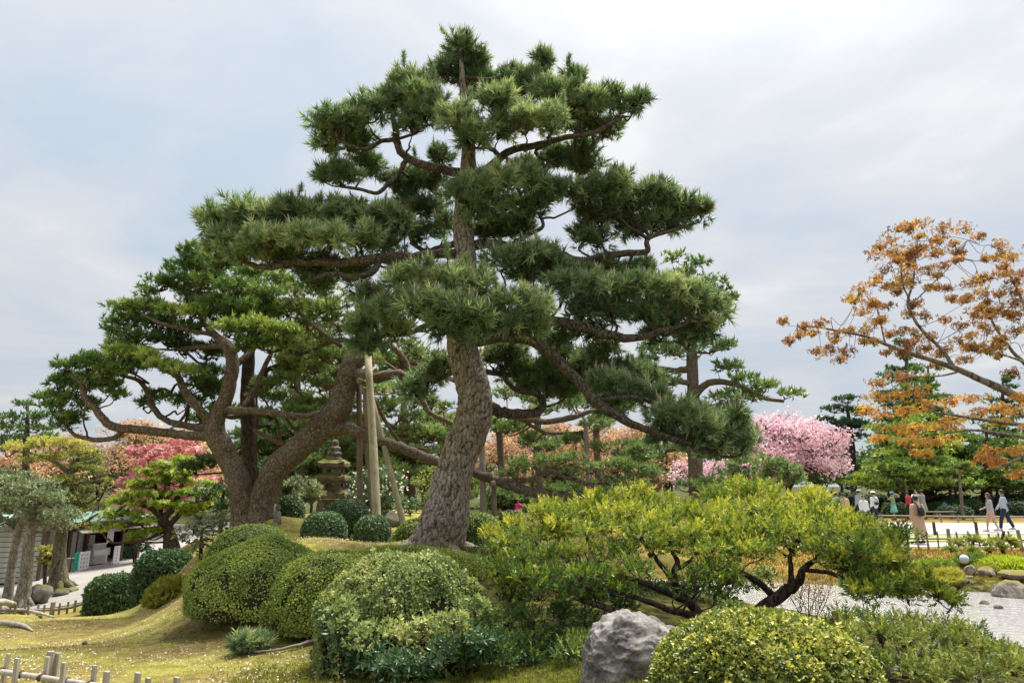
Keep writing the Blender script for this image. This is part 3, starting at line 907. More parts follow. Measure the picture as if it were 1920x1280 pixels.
LM['bluegreen'] = leaf_mat('blue_green_leaves', [(0, (0.025, 0.065, 0.03)), (0.5, (0.08, 0.155, 0.07)), (1, (0.3, 0.37, 0.22))], .2, .35, .5)
LM['olive'] = leaf_mat('grey_green_leaves', [(0, (0.068, 0.101, 0.054)), (.5, (0.203, 0.243, 0.142)), (1, (0.486, 0.540, 0.365))], .25)
LM['podo'] = leaf_mat('yellow_green_leaves', [(0, (0.050, 0.081, 0.031)), (.5, (0.213, 0.237, 0.069)), (1, (0.625, 0.575, 0.138))], .25)
LM['maple_green'] = leaf_mat('green_maple_leaves', [(0, (0.06, 0.13, 0.018)), (0.5, (0.2, 0.29, 0.035)), (1, (0.46, 0.48, 0.07))], .4)
LM['maple_red'] = leaf_mat('crimson_maple_leaves', [(0, (0.3, 0.08, 0.09)), (0.5, (0.54, 0.22, 0.22)), (1, (0.66, 0.4, 0.33))], .35, tcol=(1.2, .9, .9))
LM['peach'] = leaf_mat('young_cherry_leaves', [(0, (0.34, 0.2, 0.11)), (0.5, (0.6, 0.38, 0.23)), (1, (0.68, 0.54, 0.28))], .35, tcol=(1.15, 1.0, .8))
LM['cherry'] = leaf_mat('cherry_blossom', [(0, (0.54, 0.3, 0.36)), (0.5, (0.79, 0.56, 0.62)), (1, (0.9, 0.78, 0.81))], .35, tcol=(1.1, 1.0, 1.0))
LM['maple_brown'] = leaf_mat('bronze_maple_leaves', [(0, (0.16, 0.065, 0.032)), (0.5, (0.4, 0.205, 0.07)), (1, (0.44, 0.33, 0.085))], .5, tcol=(1.25, 1.1, .7))
LM['maple_orange'] = leaf_mat('orange_maple_leaves', [(0, (0.5, 0.2, 0.1)), (0.5, (0.66, 0.37, 0.09)), (1, (0.72, 0.56, 0.14))], .55, tcol=(1.2, 1.1, .7))
LM['treeline'] = leaf_mat('woodland_leaves', [(0, (0.038, 0.075, 0.033)), (.5, (0.105, 0.165, 0.060)), (1, (0.285, 0.315, 0.105))], .25)
LM['grass'] = leaf_mat('grass_blades', [(0, (0.078, 0.091, 0.019)), (.5, (0.221, 0.247, 0.039)), (1, (0.546, 0.468, 0.104))], .3, .6, .2)
LM['lime'] = leaf_mat('lime_sprigs', [(0, (0.2, 0.28, 0.01)), (.5, (0.42, 0.52, 0.03)), (1, (0.62, 0.66, 0.08))], .35)
M['candle'] = leaf_mat('pine_candles', [(0, (0.36, 0.25, 0.15)), (1, (0.62, 0.50, 0.36))], 0)
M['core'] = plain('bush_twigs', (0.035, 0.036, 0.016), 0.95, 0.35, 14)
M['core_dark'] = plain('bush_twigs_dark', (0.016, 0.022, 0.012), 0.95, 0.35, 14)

SP_MAIN = dict(tm=TM['pine_near'], size=.165, clump=.26, dens=2.5, ntuft=25, gx=1.36, gz=1.55, sq=.75, up=.5, candle=.30, twig=.011, spike=1.1, depth=.75, var=.16, var2=.12)
SP_LEFT = dict(tm=TM['pine_mid'], size=.135, clump=.27, dens=2.1, ntuft=15, gx=1.2, gz=1.3, sq=.55, up=.75, twig=.012, depth=.8, var=.12, zlo=-.15)
SP_LEAN = dict(tm=TM['pine_mid'], size=.12, clump=.27, dens=1.7, ntuft=15, gx=1.25, gz=1.35, sq=.5, up=.8, twig=.011, depth=.8, twiglet=.9, zlo=-.3)
SP_BACK = dict(tm=TM['pine_far'], size=.215, clump=.45, dens=2.0, ntuft=12, gx=1.2, gz=1.25, sq=.5, up=.8, twig=.014, depth=.8, twiglet=.7, zlo=-.2)
SP_BACKD = dict(tm=TM['pine_far'], size=.24, clump=.5, dens=1.9, ntuft=12, sq=.45, up=.8, twig=.018, depth=.8, twiglet=.3, zlo=-.2)

# ---- the main pine, Y 13
tree('black_pine', 'tall green black pine with cracked grey trunk standing centre on the mound', 'pine tree', 13.0,
     [(818, 1026, 55.2), (830, 985, 46.0), (842, 930, 37.7), (853, 880, 34.0), (868, 838, 34.0), (886, 790, 35.0), (890, 745, 33.1), (880, 700, 30.4), (868, 655, 28.5), (864, 600, 26.7), (868, 540, 23.0), (872, 480, 20.2), (868, 420, 18.4),
      (872, 360, 16.6), (878, 310, 14.3), (878, 250, 10.1), (870, 190, 7.4), (866, 130, 4.6), (862, 95, 2.8)],
     [[(868, 326, 9.2), (830, 318, 8.3), (790, 308, 7.8), (762, 295, 7.4), (746, 275, 7.4), (742, 245, 6.4), (735, 215, 3.7)],
      [(762, 298, 5.1), (748, 325, 4.6), (728, 345, 4.1), (706, 362, 3.7), (680, 356, 3.2), (645, 350, 2.8)],
      [(748, 260, 4.6), (715, 265, 4.1), (685, 280, 3.7, -.2), (650, 270, 3.7, -.3), (615, 250, 2.8, -.3)],
      [(882, 330, 9.2), (912, 318, 8.3), (935, 298, 7.8), (965, 280, 7.4), (1010, 272, 6.4, -.2), (1060, 258, 5.5, -.3), (1110, 250, 4.6, -.3), (1170, 218, 2.8, -.3)],
      [(938, 300, 5.5), (930, 285, 4.6, -.3), (905, 270, 4.6, -.6), (880, 250, 3.7, -.8)],
      [(866, 478, 10.1), (820, 476, 9.2, -.2), (775, 482, 9.2, -.4), (715, 484, 10.1, -.5), (655, 492, 9.2, -.6), (600, 492, 7.4, -.6), (545, 492, 6.4, -.6), (500, 502, 5.5, -.6), (455, 488, 4.6, -.6), (420, 455, 2.8, -.6)],
      [(712, 488, 6.4, -.5), (700, 508, 6.4, -.6), (668, 520, 5.5, -.7), (625, 512, 4.6, -.8), (590, 522, 3.7, -.9)],
      [(862, 455, 7.4), (838, 460, 6.4, .3), (800, 470, 4.6, .6), (770, 455, 3.7, .8)],
      [(880, 462, 10.1), (915, 456, 9.2, .2), (960, 462, 8.3, .3), (1010, 462, 7.4, .2), (1050, 475, 6.4, .1), (1090, 488, 6.4), (1140, 478, 6.4), (1190, 474, 6.0), (1214, 470, 5.5), (1214, 448, 4.6), (1250, 435, 3.7), (1300, 420, 2.8)],
      [(960, 458, 4.6, .2), (990, 440, 4.6), (1018, 425, 3.7), (1010, 400, 2.8)],
      [(884, 605, 11.0), (930, 600, 10.1, -.2), (985, 600, 10.1, -.4), (1040, 602, 10.1, -.6), (1090, 612, 10.1, -.7), (1140, 628, 9.2, -.8), (1190, 634, 7.4, -.9), (1240, 620, 5.5, -1), (1300, 600, 3.7, -1)],
      [(888, 640, 11.0), (945, 632, 10.1, -.3), (1000, 640, 10.6, -.6), (1040, 670, 10.1, -.8), (1080, 710, 9.7, -.9), (1120, 755, 9.2, -1), (1165, 785, 8.3, -1.1), (1220, 808, 6.4, -1.2), (1280, 828, 5.5, -1.3), (1340, 848, 3.7, -1.3)],
      [(1120, 752, 4.6, -1), (1160, 745, 4.6, -.9), (1210, 748, 3.7, -.9), (1260, 770, 2.8, -1)],
      [(902, 752, 13.8), (930, 770, 11.0, .2), (970, 776, 9.2, .3), (1005, 772, 8.3, .4), (1018, 758, 7.4, .5), (1005, 738, 6.4, .5), (972, 732, 5.5, .5), (950, 715, 4.6, .5), (940, 690, 3.7, .5)],
      [(862, 610, 11.0), (868, 640, 9.2, -.6), (850, 625, 8.3, -1.2), (800, 600, 6.4, -1.7), (780, 575, 3.7, -2)],
      [(868, 600, 10.1), (880, 590, 9.2, -.7), (905, 610, 7.4, -1.3), (945, 610, 5.5, -1.9), (985, 600, 3.7, -2)],
      [(860, 590, 7.4), (820, 600, 6.4, -.5), (765, 625, 4.6, -1), (700, 630, 3.7, -1.2)],
      [(884, 690, 6.4), (930, 700, 5.5, .5), (990, 705, 4.6, .9), (1060, 720, 3.7, 1)],
      [(858, 690, 5.5), (835, 705, 4.6, .4), (800, 715, 3.7, .5)]],
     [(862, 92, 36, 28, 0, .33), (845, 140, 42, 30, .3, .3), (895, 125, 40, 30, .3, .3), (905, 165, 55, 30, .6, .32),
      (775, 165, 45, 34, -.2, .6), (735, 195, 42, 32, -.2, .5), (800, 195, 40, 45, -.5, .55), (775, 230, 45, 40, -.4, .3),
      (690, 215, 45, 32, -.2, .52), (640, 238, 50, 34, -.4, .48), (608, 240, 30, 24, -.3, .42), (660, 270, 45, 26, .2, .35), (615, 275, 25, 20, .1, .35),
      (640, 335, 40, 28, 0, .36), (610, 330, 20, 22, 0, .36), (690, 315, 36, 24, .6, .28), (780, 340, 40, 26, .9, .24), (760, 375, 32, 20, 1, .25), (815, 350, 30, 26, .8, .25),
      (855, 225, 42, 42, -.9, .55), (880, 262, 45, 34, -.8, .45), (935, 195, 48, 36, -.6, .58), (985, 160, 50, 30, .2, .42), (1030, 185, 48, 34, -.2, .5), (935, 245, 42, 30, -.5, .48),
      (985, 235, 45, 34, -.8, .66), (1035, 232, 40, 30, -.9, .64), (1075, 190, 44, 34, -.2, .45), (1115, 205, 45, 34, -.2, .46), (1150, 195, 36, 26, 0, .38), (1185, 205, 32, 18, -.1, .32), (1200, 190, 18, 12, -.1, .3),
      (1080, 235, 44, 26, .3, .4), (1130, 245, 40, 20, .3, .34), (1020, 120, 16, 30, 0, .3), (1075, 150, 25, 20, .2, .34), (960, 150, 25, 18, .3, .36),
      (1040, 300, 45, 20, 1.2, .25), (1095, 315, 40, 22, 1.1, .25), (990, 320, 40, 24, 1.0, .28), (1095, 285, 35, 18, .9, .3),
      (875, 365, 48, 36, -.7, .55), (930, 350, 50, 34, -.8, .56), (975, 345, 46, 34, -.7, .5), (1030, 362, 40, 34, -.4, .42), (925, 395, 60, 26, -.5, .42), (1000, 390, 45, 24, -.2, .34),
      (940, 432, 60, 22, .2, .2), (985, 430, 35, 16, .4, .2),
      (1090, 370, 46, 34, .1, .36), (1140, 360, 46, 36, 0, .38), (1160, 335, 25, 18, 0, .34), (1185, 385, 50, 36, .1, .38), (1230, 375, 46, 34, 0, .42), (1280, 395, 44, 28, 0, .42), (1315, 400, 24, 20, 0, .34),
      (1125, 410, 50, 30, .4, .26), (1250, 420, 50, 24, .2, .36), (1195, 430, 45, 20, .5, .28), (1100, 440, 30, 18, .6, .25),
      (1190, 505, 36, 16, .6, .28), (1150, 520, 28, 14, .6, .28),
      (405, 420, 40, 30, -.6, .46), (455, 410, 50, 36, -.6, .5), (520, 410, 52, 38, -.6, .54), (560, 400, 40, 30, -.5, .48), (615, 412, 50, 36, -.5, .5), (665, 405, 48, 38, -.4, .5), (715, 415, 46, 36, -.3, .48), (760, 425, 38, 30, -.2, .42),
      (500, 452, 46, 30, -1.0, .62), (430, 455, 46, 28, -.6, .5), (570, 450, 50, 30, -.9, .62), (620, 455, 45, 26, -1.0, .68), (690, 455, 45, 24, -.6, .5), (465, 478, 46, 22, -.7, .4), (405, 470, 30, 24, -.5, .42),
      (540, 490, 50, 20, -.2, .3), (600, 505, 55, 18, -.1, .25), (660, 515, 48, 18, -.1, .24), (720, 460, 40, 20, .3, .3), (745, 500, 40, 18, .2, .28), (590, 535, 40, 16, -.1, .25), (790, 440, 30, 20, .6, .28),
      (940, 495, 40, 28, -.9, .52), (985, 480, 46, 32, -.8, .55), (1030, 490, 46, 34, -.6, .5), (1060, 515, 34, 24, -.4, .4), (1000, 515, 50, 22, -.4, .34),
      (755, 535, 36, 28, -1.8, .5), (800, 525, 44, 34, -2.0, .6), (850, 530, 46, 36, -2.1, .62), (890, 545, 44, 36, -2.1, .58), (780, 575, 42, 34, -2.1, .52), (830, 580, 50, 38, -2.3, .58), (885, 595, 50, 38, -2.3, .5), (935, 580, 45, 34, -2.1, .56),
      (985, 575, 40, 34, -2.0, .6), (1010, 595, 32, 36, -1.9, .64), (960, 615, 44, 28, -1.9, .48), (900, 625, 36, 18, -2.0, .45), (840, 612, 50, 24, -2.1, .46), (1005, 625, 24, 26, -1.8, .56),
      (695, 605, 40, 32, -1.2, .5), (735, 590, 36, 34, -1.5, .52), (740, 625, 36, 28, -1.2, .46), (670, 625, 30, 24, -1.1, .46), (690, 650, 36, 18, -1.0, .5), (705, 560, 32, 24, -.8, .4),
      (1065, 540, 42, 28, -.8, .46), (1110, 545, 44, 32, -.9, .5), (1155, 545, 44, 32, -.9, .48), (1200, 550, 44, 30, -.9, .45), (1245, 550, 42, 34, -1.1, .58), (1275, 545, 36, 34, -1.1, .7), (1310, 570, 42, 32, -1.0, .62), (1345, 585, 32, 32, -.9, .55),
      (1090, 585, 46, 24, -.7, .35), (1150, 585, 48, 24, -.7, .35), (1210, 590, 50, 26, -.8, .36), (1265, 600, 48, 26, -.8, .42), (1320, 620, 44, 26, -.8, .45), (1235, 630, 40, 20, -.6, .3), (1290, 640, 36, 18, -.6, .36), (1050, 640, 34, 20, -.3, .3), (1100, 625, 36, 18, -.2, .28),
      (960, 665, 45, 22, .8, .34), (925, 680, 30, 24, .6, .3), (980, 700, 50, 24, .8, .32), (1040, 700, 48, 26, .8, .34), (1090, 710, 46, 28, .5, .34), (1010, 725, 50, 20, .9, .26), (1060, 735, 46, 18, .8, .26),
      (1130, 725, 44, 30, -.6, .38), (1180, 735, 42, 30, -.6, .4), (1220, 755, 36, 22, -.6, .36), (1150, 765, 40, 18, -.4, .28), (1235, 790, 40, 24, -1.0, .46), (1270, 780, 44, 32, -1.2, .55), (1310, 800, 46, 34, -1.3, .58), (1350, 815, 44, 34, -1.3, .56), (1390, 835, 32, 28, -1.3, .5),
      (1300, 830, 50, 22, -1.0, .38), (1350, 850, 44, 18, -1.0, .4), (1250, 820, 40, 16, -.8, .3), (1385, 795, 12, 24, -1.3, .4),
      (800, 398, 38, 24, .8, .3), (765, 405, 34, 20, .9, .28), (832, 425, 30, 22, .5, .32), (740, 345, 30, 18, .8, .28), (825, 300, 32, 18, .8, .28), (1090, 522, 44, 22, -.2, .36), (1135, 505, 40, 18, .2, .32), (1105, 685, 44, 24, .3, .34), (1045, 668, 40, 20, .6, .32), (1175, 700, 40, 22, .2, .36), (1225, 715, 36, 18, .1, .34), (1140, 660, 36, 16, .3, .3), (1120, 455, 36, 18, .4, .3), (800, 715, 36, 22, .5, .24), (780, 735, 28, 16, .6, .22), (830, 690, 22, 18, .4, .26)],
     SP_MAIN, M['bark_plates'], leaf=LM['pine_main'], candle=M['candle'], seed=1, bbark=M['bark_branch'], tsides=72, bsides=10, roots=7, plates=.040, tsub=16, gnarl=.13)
print('main pine', TRI_TOTAL)

# ---- left pine with the grey-brown trunk, Y 17
tree('dense_pine', 'dense dark green pine with smooth brown trunk and long low limb reaching left', 'pine tree', 17.0,
     [(462, 962, 24.0), (452, 920, 20.8), (438, 880, 20.0), (418, 840, 20.0), (403, 810, 20.0), (408, 780, 14.4), (424, 745, 12.8), (432, 710, 12.8), (436, 680, 12.0), (428, 650, 10.4), (405, 630, 7.2, .2), (380, 600, 5.6, .2), (370, 560, 4.0, .1), (385, 510, 3.2), (370, 480, 2.4)],
     [[(398, 816, 11.2), (360, 816, 8.8, -.1), (310, 810, 8.0, -.2), (262, 806, 8.0, -.3), (215, 800, 8.0, -.4), (193, 785, 7.2, -.5), (178, 765, 6.4, -.5), (160, 745, 5.6, -.5), (152, 718, 4.8, -.5), (135, 700, 3.2, -.5)],
      [(232, 806, 5.6, -.3), (215, 820, 4.8, 0), (180, 824, 4.8, .2), (140, 815, 3.2, .4), (120, 790, 2.4, .4)],
      [(392, 805, 8.0), (350, 798, 6.4, .2), (312, 788, 5.6, .3), (288, 765, 5.6, .3), (278, 738, 4.8, .3), (262, 715, 4.0, .3), (235, 705, 3.2, .3)],
      [(395, 795, 9.6), (372, 765, 8.0, -.3), (350, 740, 7.2, -.5), (335, 710, 6.4, -.6), (315, 695, 4.0, -.7)],
      [(430, 660, 6.4), (455, 650, 5.6, -.3), (480, 640, 4.0, -.5)],
      [(432, 690, 6.4), (460, 670, 6.4, .3), (480, 640, 5.6, .5), (475, 590, 4.8, .6), (465, 560, 3.2, .6)],
      [(424, 648, 6.4), (380, 650, 4.8, .2), (335, 655, 4.0, .3)],
      [(405, 628, 4.8, .2), (360, 620, 4.0, -.2), (300, 605, 3.2, -.4), (270, 590, 2.4, -.4)],
      [(420, 770, 8.0), (450, 770, 7.2, -.2), (500, 772, 6.4, -.3), (560, 780, 5.6, -.4), (600, 772, 4.0, -.4)],
      [(455, 765, 5.6), (475, 735, 5.6, .2), (490, 700, 4.8, .3), (510, 660, 4.0, .3)]],
     [(345, 478, 32, 18, 0, .4), (375, 470, 34, 18, 0, .42), (410, 492, 48, 22, -.3, .46), (365, 505, 40, 18, .1, .38), (300, 535, 40, 20, 0, .4), (335, 530, 40, 22, 0, .42), (280, 550, 26, 14, .2, .38),
      (400, 530, 50, 22, -.2, .5), (450, 545, 55, 24, -.4, .56), (500, 555, 50, 26, -.4, .56), (470, 580, 60, 24, -.5, .5), (410, 570, 46, 20, -.2, .45), (520, 530, 40, 24, .2, .62), (540, 580, 36, 24, .2, .6),
      (225, 580, 38, 22, -.2, .5), (262, 578, 36, 22, -.2, .56), (235, 605, 45, 20, 0, .42), (330, 585, 40, 20, -.4, .62), (360, 590, 36, 18, -.4, .64), (300, 610, 50, 20, .2, .36), (345, 620, 46, 18, .2, .3), (215, 625, 30, 16, .1, .4), (265, 635, 50, 18, 0, .45),
      (430, 622, 44, 20, -1.0, .72), (475, 615, 50, 22, -1.1, .76), (520, 625, 46, 22, -1.0, .74), (455, 645, 46, 18, -1.0, .5), (510, 650, 48, 18, -.8, .55), (540, 630, 30, 24, -.6, .66),
      (235, 665, 40, 18, -.6, .7), (275, 672, 42, 18, -.7, .8), (310, 688, 40, 18, -.8, .8), (335, 700, 28, 14, -.8, .74), (255, 690, 40, 18, -.4, .5), (350, 695, 30, 16, -.5, .56), (215, 650, 24, 14, -.4, .56),
      (120, 690, 38, 20, -.5, .48), (165, 685, 40, 20, -.5, .46), (195, 700, 36, 22, -.5, .5), (110, 720, 36, 18, -.3, .4), (155, 725, 44, 18, -.2, .36), (210, 725, 36, 16, -.2, .52), (115, 750, 36, 18, -.2, .36), (160, 760, 40, 18, 0, .32),
      (100, 765, 32, 16, .1, .34), (85, 745, 22, 14, .1, .36), (130, 785, 40, 16, .3, .34), (215, 742, 30, 14, -.2, .38), (195, 690, 26, 12, -.5, .5), (120, 800, 30, 12, .4, .34),
      (385, 720, 36, 22, .8, .26), (350, 755, 40, 18, 1.0, .26), (400, 745, 30, 22, 1.0, .24), (300, 745, 30, 12, .6, .32), (270, 760, 28, 12, .8, .34), (385, 660, 40, 24, .8, .28), (350, 655, 36, 20, .8, .3), (320, 640, 40, 18, .6, .34),
      (510, 780, 40, 12, .2, .36), (560, 775, 40, 14, .1, .4)]
     + auto_pads(400, 560, 150, 75, 13, 501, (.6, 1.8), .30, .26, br=(.3, .5)) + auto_pads(300, 690, 170, 60, 9, 502, (.8, 1.8), .24, .24, br=(.28, .45)),
     SP_LEFT, M['bark_brown'], leaf=LM['pine_left'], seed=2, tsides=18, bsides=9, roots=5)
tree('straight_pine', 'straight dark trunked pine close behind the forked brown pines', 'pine tree', 18.6,
     [(470, 962, 16.8), (468, 880, 14.4), (466, 800, 13.6), (464, 730, 12.8), (466, 680, 11.2), (470, 640, 8.0), (480, 590, 4.8), (490, 550, 3.2)],
     [[(466, 745, 6.4), (490, 720, 5.6, -.2), (500, 695, 4.8, -.3), (530, 680, 3.2, -.4)], [(465, 775, 5.6), (440, 782, 4.8, .3), (400, 775, 3.2, .6)], [(466, 800, 4.8), (520, 800, 4.0, .4), (560, 820, 2.4, .6)]],
     [(500, 590, 50, 26, .3, .4), (470, 560, 46, 24, .5, .4), (540, 700, 44, 20, 0, .52), (500, 720, 40, 18, .2, .42), (420, 770, 40, 16, .8, .26), (380, 790, 40, 16, .8, .26), (540, 810, 50, 20, .6, .3), (500, 840, 50, 20, .8, .3), (560, 850, 40, 18, .9, .34),
      (400, 865, 38, 18, .6, .24), (370, 880, 36, 16, .4, .26), (430, 860, 30, 16, .8, .24), (520, 870, 44, 18, 1.2, .3)],
     SP_LEFT, M['bark_dark'], leaf=LM['pine_left'], seed=3, tsides=14)

# ---- leaning pine with the long propped limb, Y 17
tree('leaning_pine', 'thick leaning pine trunk with one long limb held up by wooden poles', 'pine tree', 17.0,
     [(486, 980, 27.5), (490, 945, 23.4), (502, 905, 22.0), (530, 865, 22.7), (568, 832, 24.1), (605, 800, 24.8), (635, 765, 22.0), (648, 725, 20.0), (655, 690, 18.6), (668, 672, 15.1), (674, 655, 9.6), (690, 630, 4.1)],
     [[(620, 800, 17.9), (660, 806, 11.7), (705, 824, 10.3, -.1), (750, 838, 9.6, .1), (795, 856, 9.6, .4), (840, 872, 9.6, .6), (885, 884, 9.6, .7), (935, 902, 10.3, .7), (980, 918, 8.9, .6), (1030, 930, 8.3, .5), (1080, 932, 7.6, .4), (1118, 935, 6.2, .3)],
      [(935, 898, 6.2, .7), (970, 902, 5.5, .6), (1005, 895, 5.5, .5), (1030, 884, 5.5, .5), (1070, 896, 4.8, .5), (1115, 908, 4.1, .5), (1130, 895, 2.8, .5)],
      [(664, 700, 13.8), (700, 708, 10.3, -.2), (730, 703, 9.6, -.3), (752, 702, 8.9, -.3), (768, 722, 6.9, -.2), (790, 748, 5.5, 0), (804, 772, 4.8, .1), (830, 785, 4.1, .3), (860, 800, 3.4, .6)],
      [(672, 665, 6.2), (655, 640, 5.5, .2), (620, 640, 4.8, .4), (590, 655, 4.1, .6), (550, 665, 2.8, .8)],
      [(680, 650, 6.2), (720, 645, 6.2, .2), (748, 662, 5.5, .4), (770, 690, 5.5, .5), (800, 705, 4.8, .6), (850, 712, 4.8, .8), (920, 755, 5.5, 1.2), (960, 780, 5.5, 1.4), (1020, 790, 5.5, 1.4), (1075, 782, 5.5, 1.4), (1110, 770, 4.1, 1.4), (1150, 770, 2.8, 1.4)],
      [(975, 782, 4.1, 1.4), (1000, 800, 3.4, 1.5), (1030, 812, 2.8, 1.6), (1090, 810, 2.1, 1.7)],
      [(700, 745, 3.4, .4), (715, 775, 3.4, .5), (735, 810, 3.4, .6), (760, 835, 2.8, .7), (800, 842, 2.1, .8)],
      [(690, 630, 3.4), (680, 600, 3.4, .2), (650, 590, 2.8, .3), (610, 600, 2.1, .4)],
      [(640, 650, 4.1, .2), (600, 620, 3.4, -.2), (560, 585, 2.8, -.4), (540, 560, 2.1, -.4)]],
     [(560, 550, 45, 20, -.3, .66), (610, 545, 45, 18, 0, .6), (545, 575, 40, 16, -.3, .66), (600, 580, 46, 16, .2, .52), (650, 565, 46, 16, .3, .5), (700, 575, 40, 18, .5, .5), (640, 605, 50, 16, .3, .5), (580, 610, 44, 16, .2, .54),
      (560, 640, 40, 16, .5, .56), (610, 640, 40, 14, .5, .52), (540, 680, 46, 18, .6, .6), (590, 690, 46, 18, .7, .6), (620, 670, 40, 16, .7, .55), (550, 715, 50, 18, .8, .55), (600, 725, 46, 18, .9, .5), (500, 745, 40, 16, .8, .5), (480, 720, 30, 12, .6, .7),
      (545, 755, 50, 18, 1.0, .5), (600, 760, 40, 16, 1.0, .52), (720, 650, 36, 16, .6, .5), (770, 650, 40, 16, .9, .46), (740, 620, 40, 18, .8, .45), (800, 670, 40, 14, 1.0, .44), (730, 760, 40, 18, 1.2, .5), (770, 780, 40, 16, 1.3, .5), (810, 760, 40, 16, 1.3, .46),
      (760, 810, 40, 14, 1.4, .5), (820, 815, 40, 14, 1.4, .5), (950, 740, 40, 14, 1.6, .42), (1010, 770, 44, 14, 1.6, .46), (1070, 760, 40, 14, 1.6, .46), (950, 805, 36, 14, 1.8, .46), (1000, 820, 40, 13, 1.8, .5), (1060, 825, 44, 12, 1.9, .5), (1120, 800, 40, 14, 1.6, .5), (1130, 840, 40, 12, 1.8, .5),
      (985, 875, 40, 17, .7, .42), (1030, 868, 40, 18, .6, .44), (1075, 862, 36, 18, .5, .42), (1110, 880, 36, 16, .5, .44), (1150, 876, 40, 20, .4, .46), (1195, 882, 40, 20, .4, .46), (1225, 895, 32, 14, .4, .5), (960, 892, 30, 12, .8, .42), (1060, 890, 36, 12, .6, .4), (1000, 905, 30, 12, .9, .44), (1170, 905, 46, 14, .5, .42)]
     + auto_pads(600, 640, 130, 95, 13, 503, (1.0, 2.6), .30, .16, br=(.45, .65)) + auto_pads(760, 720, 110, 90, 9, 504, (1.4, 2.8), .30, .14, br=(.45, .6)) + auto_pads(1060, 770, 130, 50, 7, 505, (1.6, 2.8), .26, .2, br=(.42, .55)),
     SP_LEAN, M['bark_brown'], leaf=LM['pine_lean'], twig=M['twig_red'], seed=4, tsides=20, bsides=10, roots=5, gnarl=.14)
print('left pines', TRI_TOTAL)

# ---- pines further back
tree('open_pine', 'slender pine with open layered pads behind the right side of the tall black pine', 'pine tree', 27.0,
     [(1305, 925, 16), (1304, 870, 14), (1303, 800, 12), (1300, 740, 11), (1298, 690, 11), (1296, 640, 9), (1292, 580, 7), (1290, 530, 5), (1285, 490, 3)],
     [[(1300, 745, 7), (1320, 722, 7, -.2), (1345, 716, 6, -.4), (1385, 722, 5, -.6), (1430, 745, 4, -.6), (1470, 752, 3, -.6)], [(1297, 690, 7), (1265, 695, 6, .2), (1235, 690, 5, .2), (1200, 690, 4, .2)], [(1300, 720, 6), (1270, 715, 5, -.3), (1240, 725, 4, -.5)],
      [(1294, 620, 5), (1330, 610, 4), (1360, 600, 3)], [(1303, 850, 6), (1280, 840, 5, .2), (1250, 845, 4, .3)]],
     [(1270, 485, 26, 12, 0, .5), (1305, 495, 26, 12, 0, .52), (1280, 515, 36, 13, 0, .48), (1330, 530, 34, 13, 0, .5), (1300, 545, 40, 13, .3, .5), (1350, 548, 26, 11, 0, .5), (1345, 575, 32, 12, 0, .5), (1370, 560, 14, 8, 0, .5), (1260, 560, 40, 14, .5, .44),
      (1340, 615, 34, 12, 0, .5), (1300, 625, 40, 13, .2, .48), (1230, 655, 46, 14, 0, .48), (1275, 660, 44, 14, -.2, .5), (1330, 655, 42, 14, 0, .5), (1365, 650, 26, 10, 0, .5), (1200, 680, 40, 14, .2, .46), (1345, 690, 36, 12, -.2, .5), (1380, 690, 32, 12, -.3, .52),
      (1390, 715, 40, 14, -.5, .52), (1430, 728, 42, 15, -.6, .54), (1470, 742, 34, 12, -.6, .54), (1410, 745, 40, 12, -.4, .5), (1350, 745, 40, 14, -.2, .5), (1250, 720, 40, 14, -.3, .48), (1230, 740, 40, 14, -.3, .46), (1290, 770, 44, 14, -.4, .46), (1340, 770, 40, 13, -.2, .48), (1380, 765, 34, 11, 0, .5),
      (1260, 840, 36, 12, .3, .46), (1240, 858, 26, 9, .4, .5)],
     SP_BACK, M['bark_brown'], leaf=LM['pine_back'], seed=5, tsides=12)
tree('low_pine', 'low spreading pine pad in front of the pink cherry behind the yellow-green yew', 'pine tree', 24.0,
     [(1452, 945, 9), (1448, 920, 8), (1430, 905, 7), (1400, 895, 5)],
     [[(1440, 912, 5), (1470, 900, 4), (1490, 895, 3)], [(1432, 905, 4), (1450, 890, 4), (1440, 875, 3)]],
     [(1400, 868, 40, 15, 0, .56), (1445, 872, 44, 16, 0, .58), (1475, 885, 30, 12, 0, .54), (1380, 890, 36, 14, .2, .5), (1430, 900, 46, 14, .3, .48), (1340, 905, 40, 12, 0, .46), (1480, 905, 30, 12, .2, .48), (1290, 915, 40, 10, .5, .46)],
     SP_BACK, M['bark_brown'], leaf=LM['pine_back'], seed=6)
_bp = [
 (36, 1010, 735, 70, 26, 5, 37, .5), (38, 1120, 760, 80, 28, 6, 38, .5), (37, 1180, 850, 80, 24, 6, 39, .5), (35, 1010, 830, 60, 18, 4, 40, .55), (34, 560, 790, 100, 60, 12, 29, .6), (37, 700, 830, 100, 70, 13, 30, .6), (33, 480, 830, 70, 50, 9, 31, .34), (35, 830, 800, 70, 50, 8, 32, .6), (36, 640, 690, 90, 60, 11, 33, .6), (32, 560, 650, 70, 45, 9, 34, .66), (35, 760, 690, 70, 40, 7, 35, .55), (39, 940, 800, 50, 22, 5, 36, .5),
 (36, 545, 905, 90, 45, 10, 21, .40), (33, 640, 820, 80, 60, 10, 22, .50), (34, 770, 850, 90, 60, 11, 23, .55), (36, 850, 910, 70, 40, 8, 24, .6), (30, 520, 850, 70, 50, 9, 25, .42),
 (38, 960, 930, 80, 30, 9, 26, .55), (36, 1090, 930, 80, 26, 8, 27, .5), (31, 690, 740, 80, 40, 8, 28, .52)]
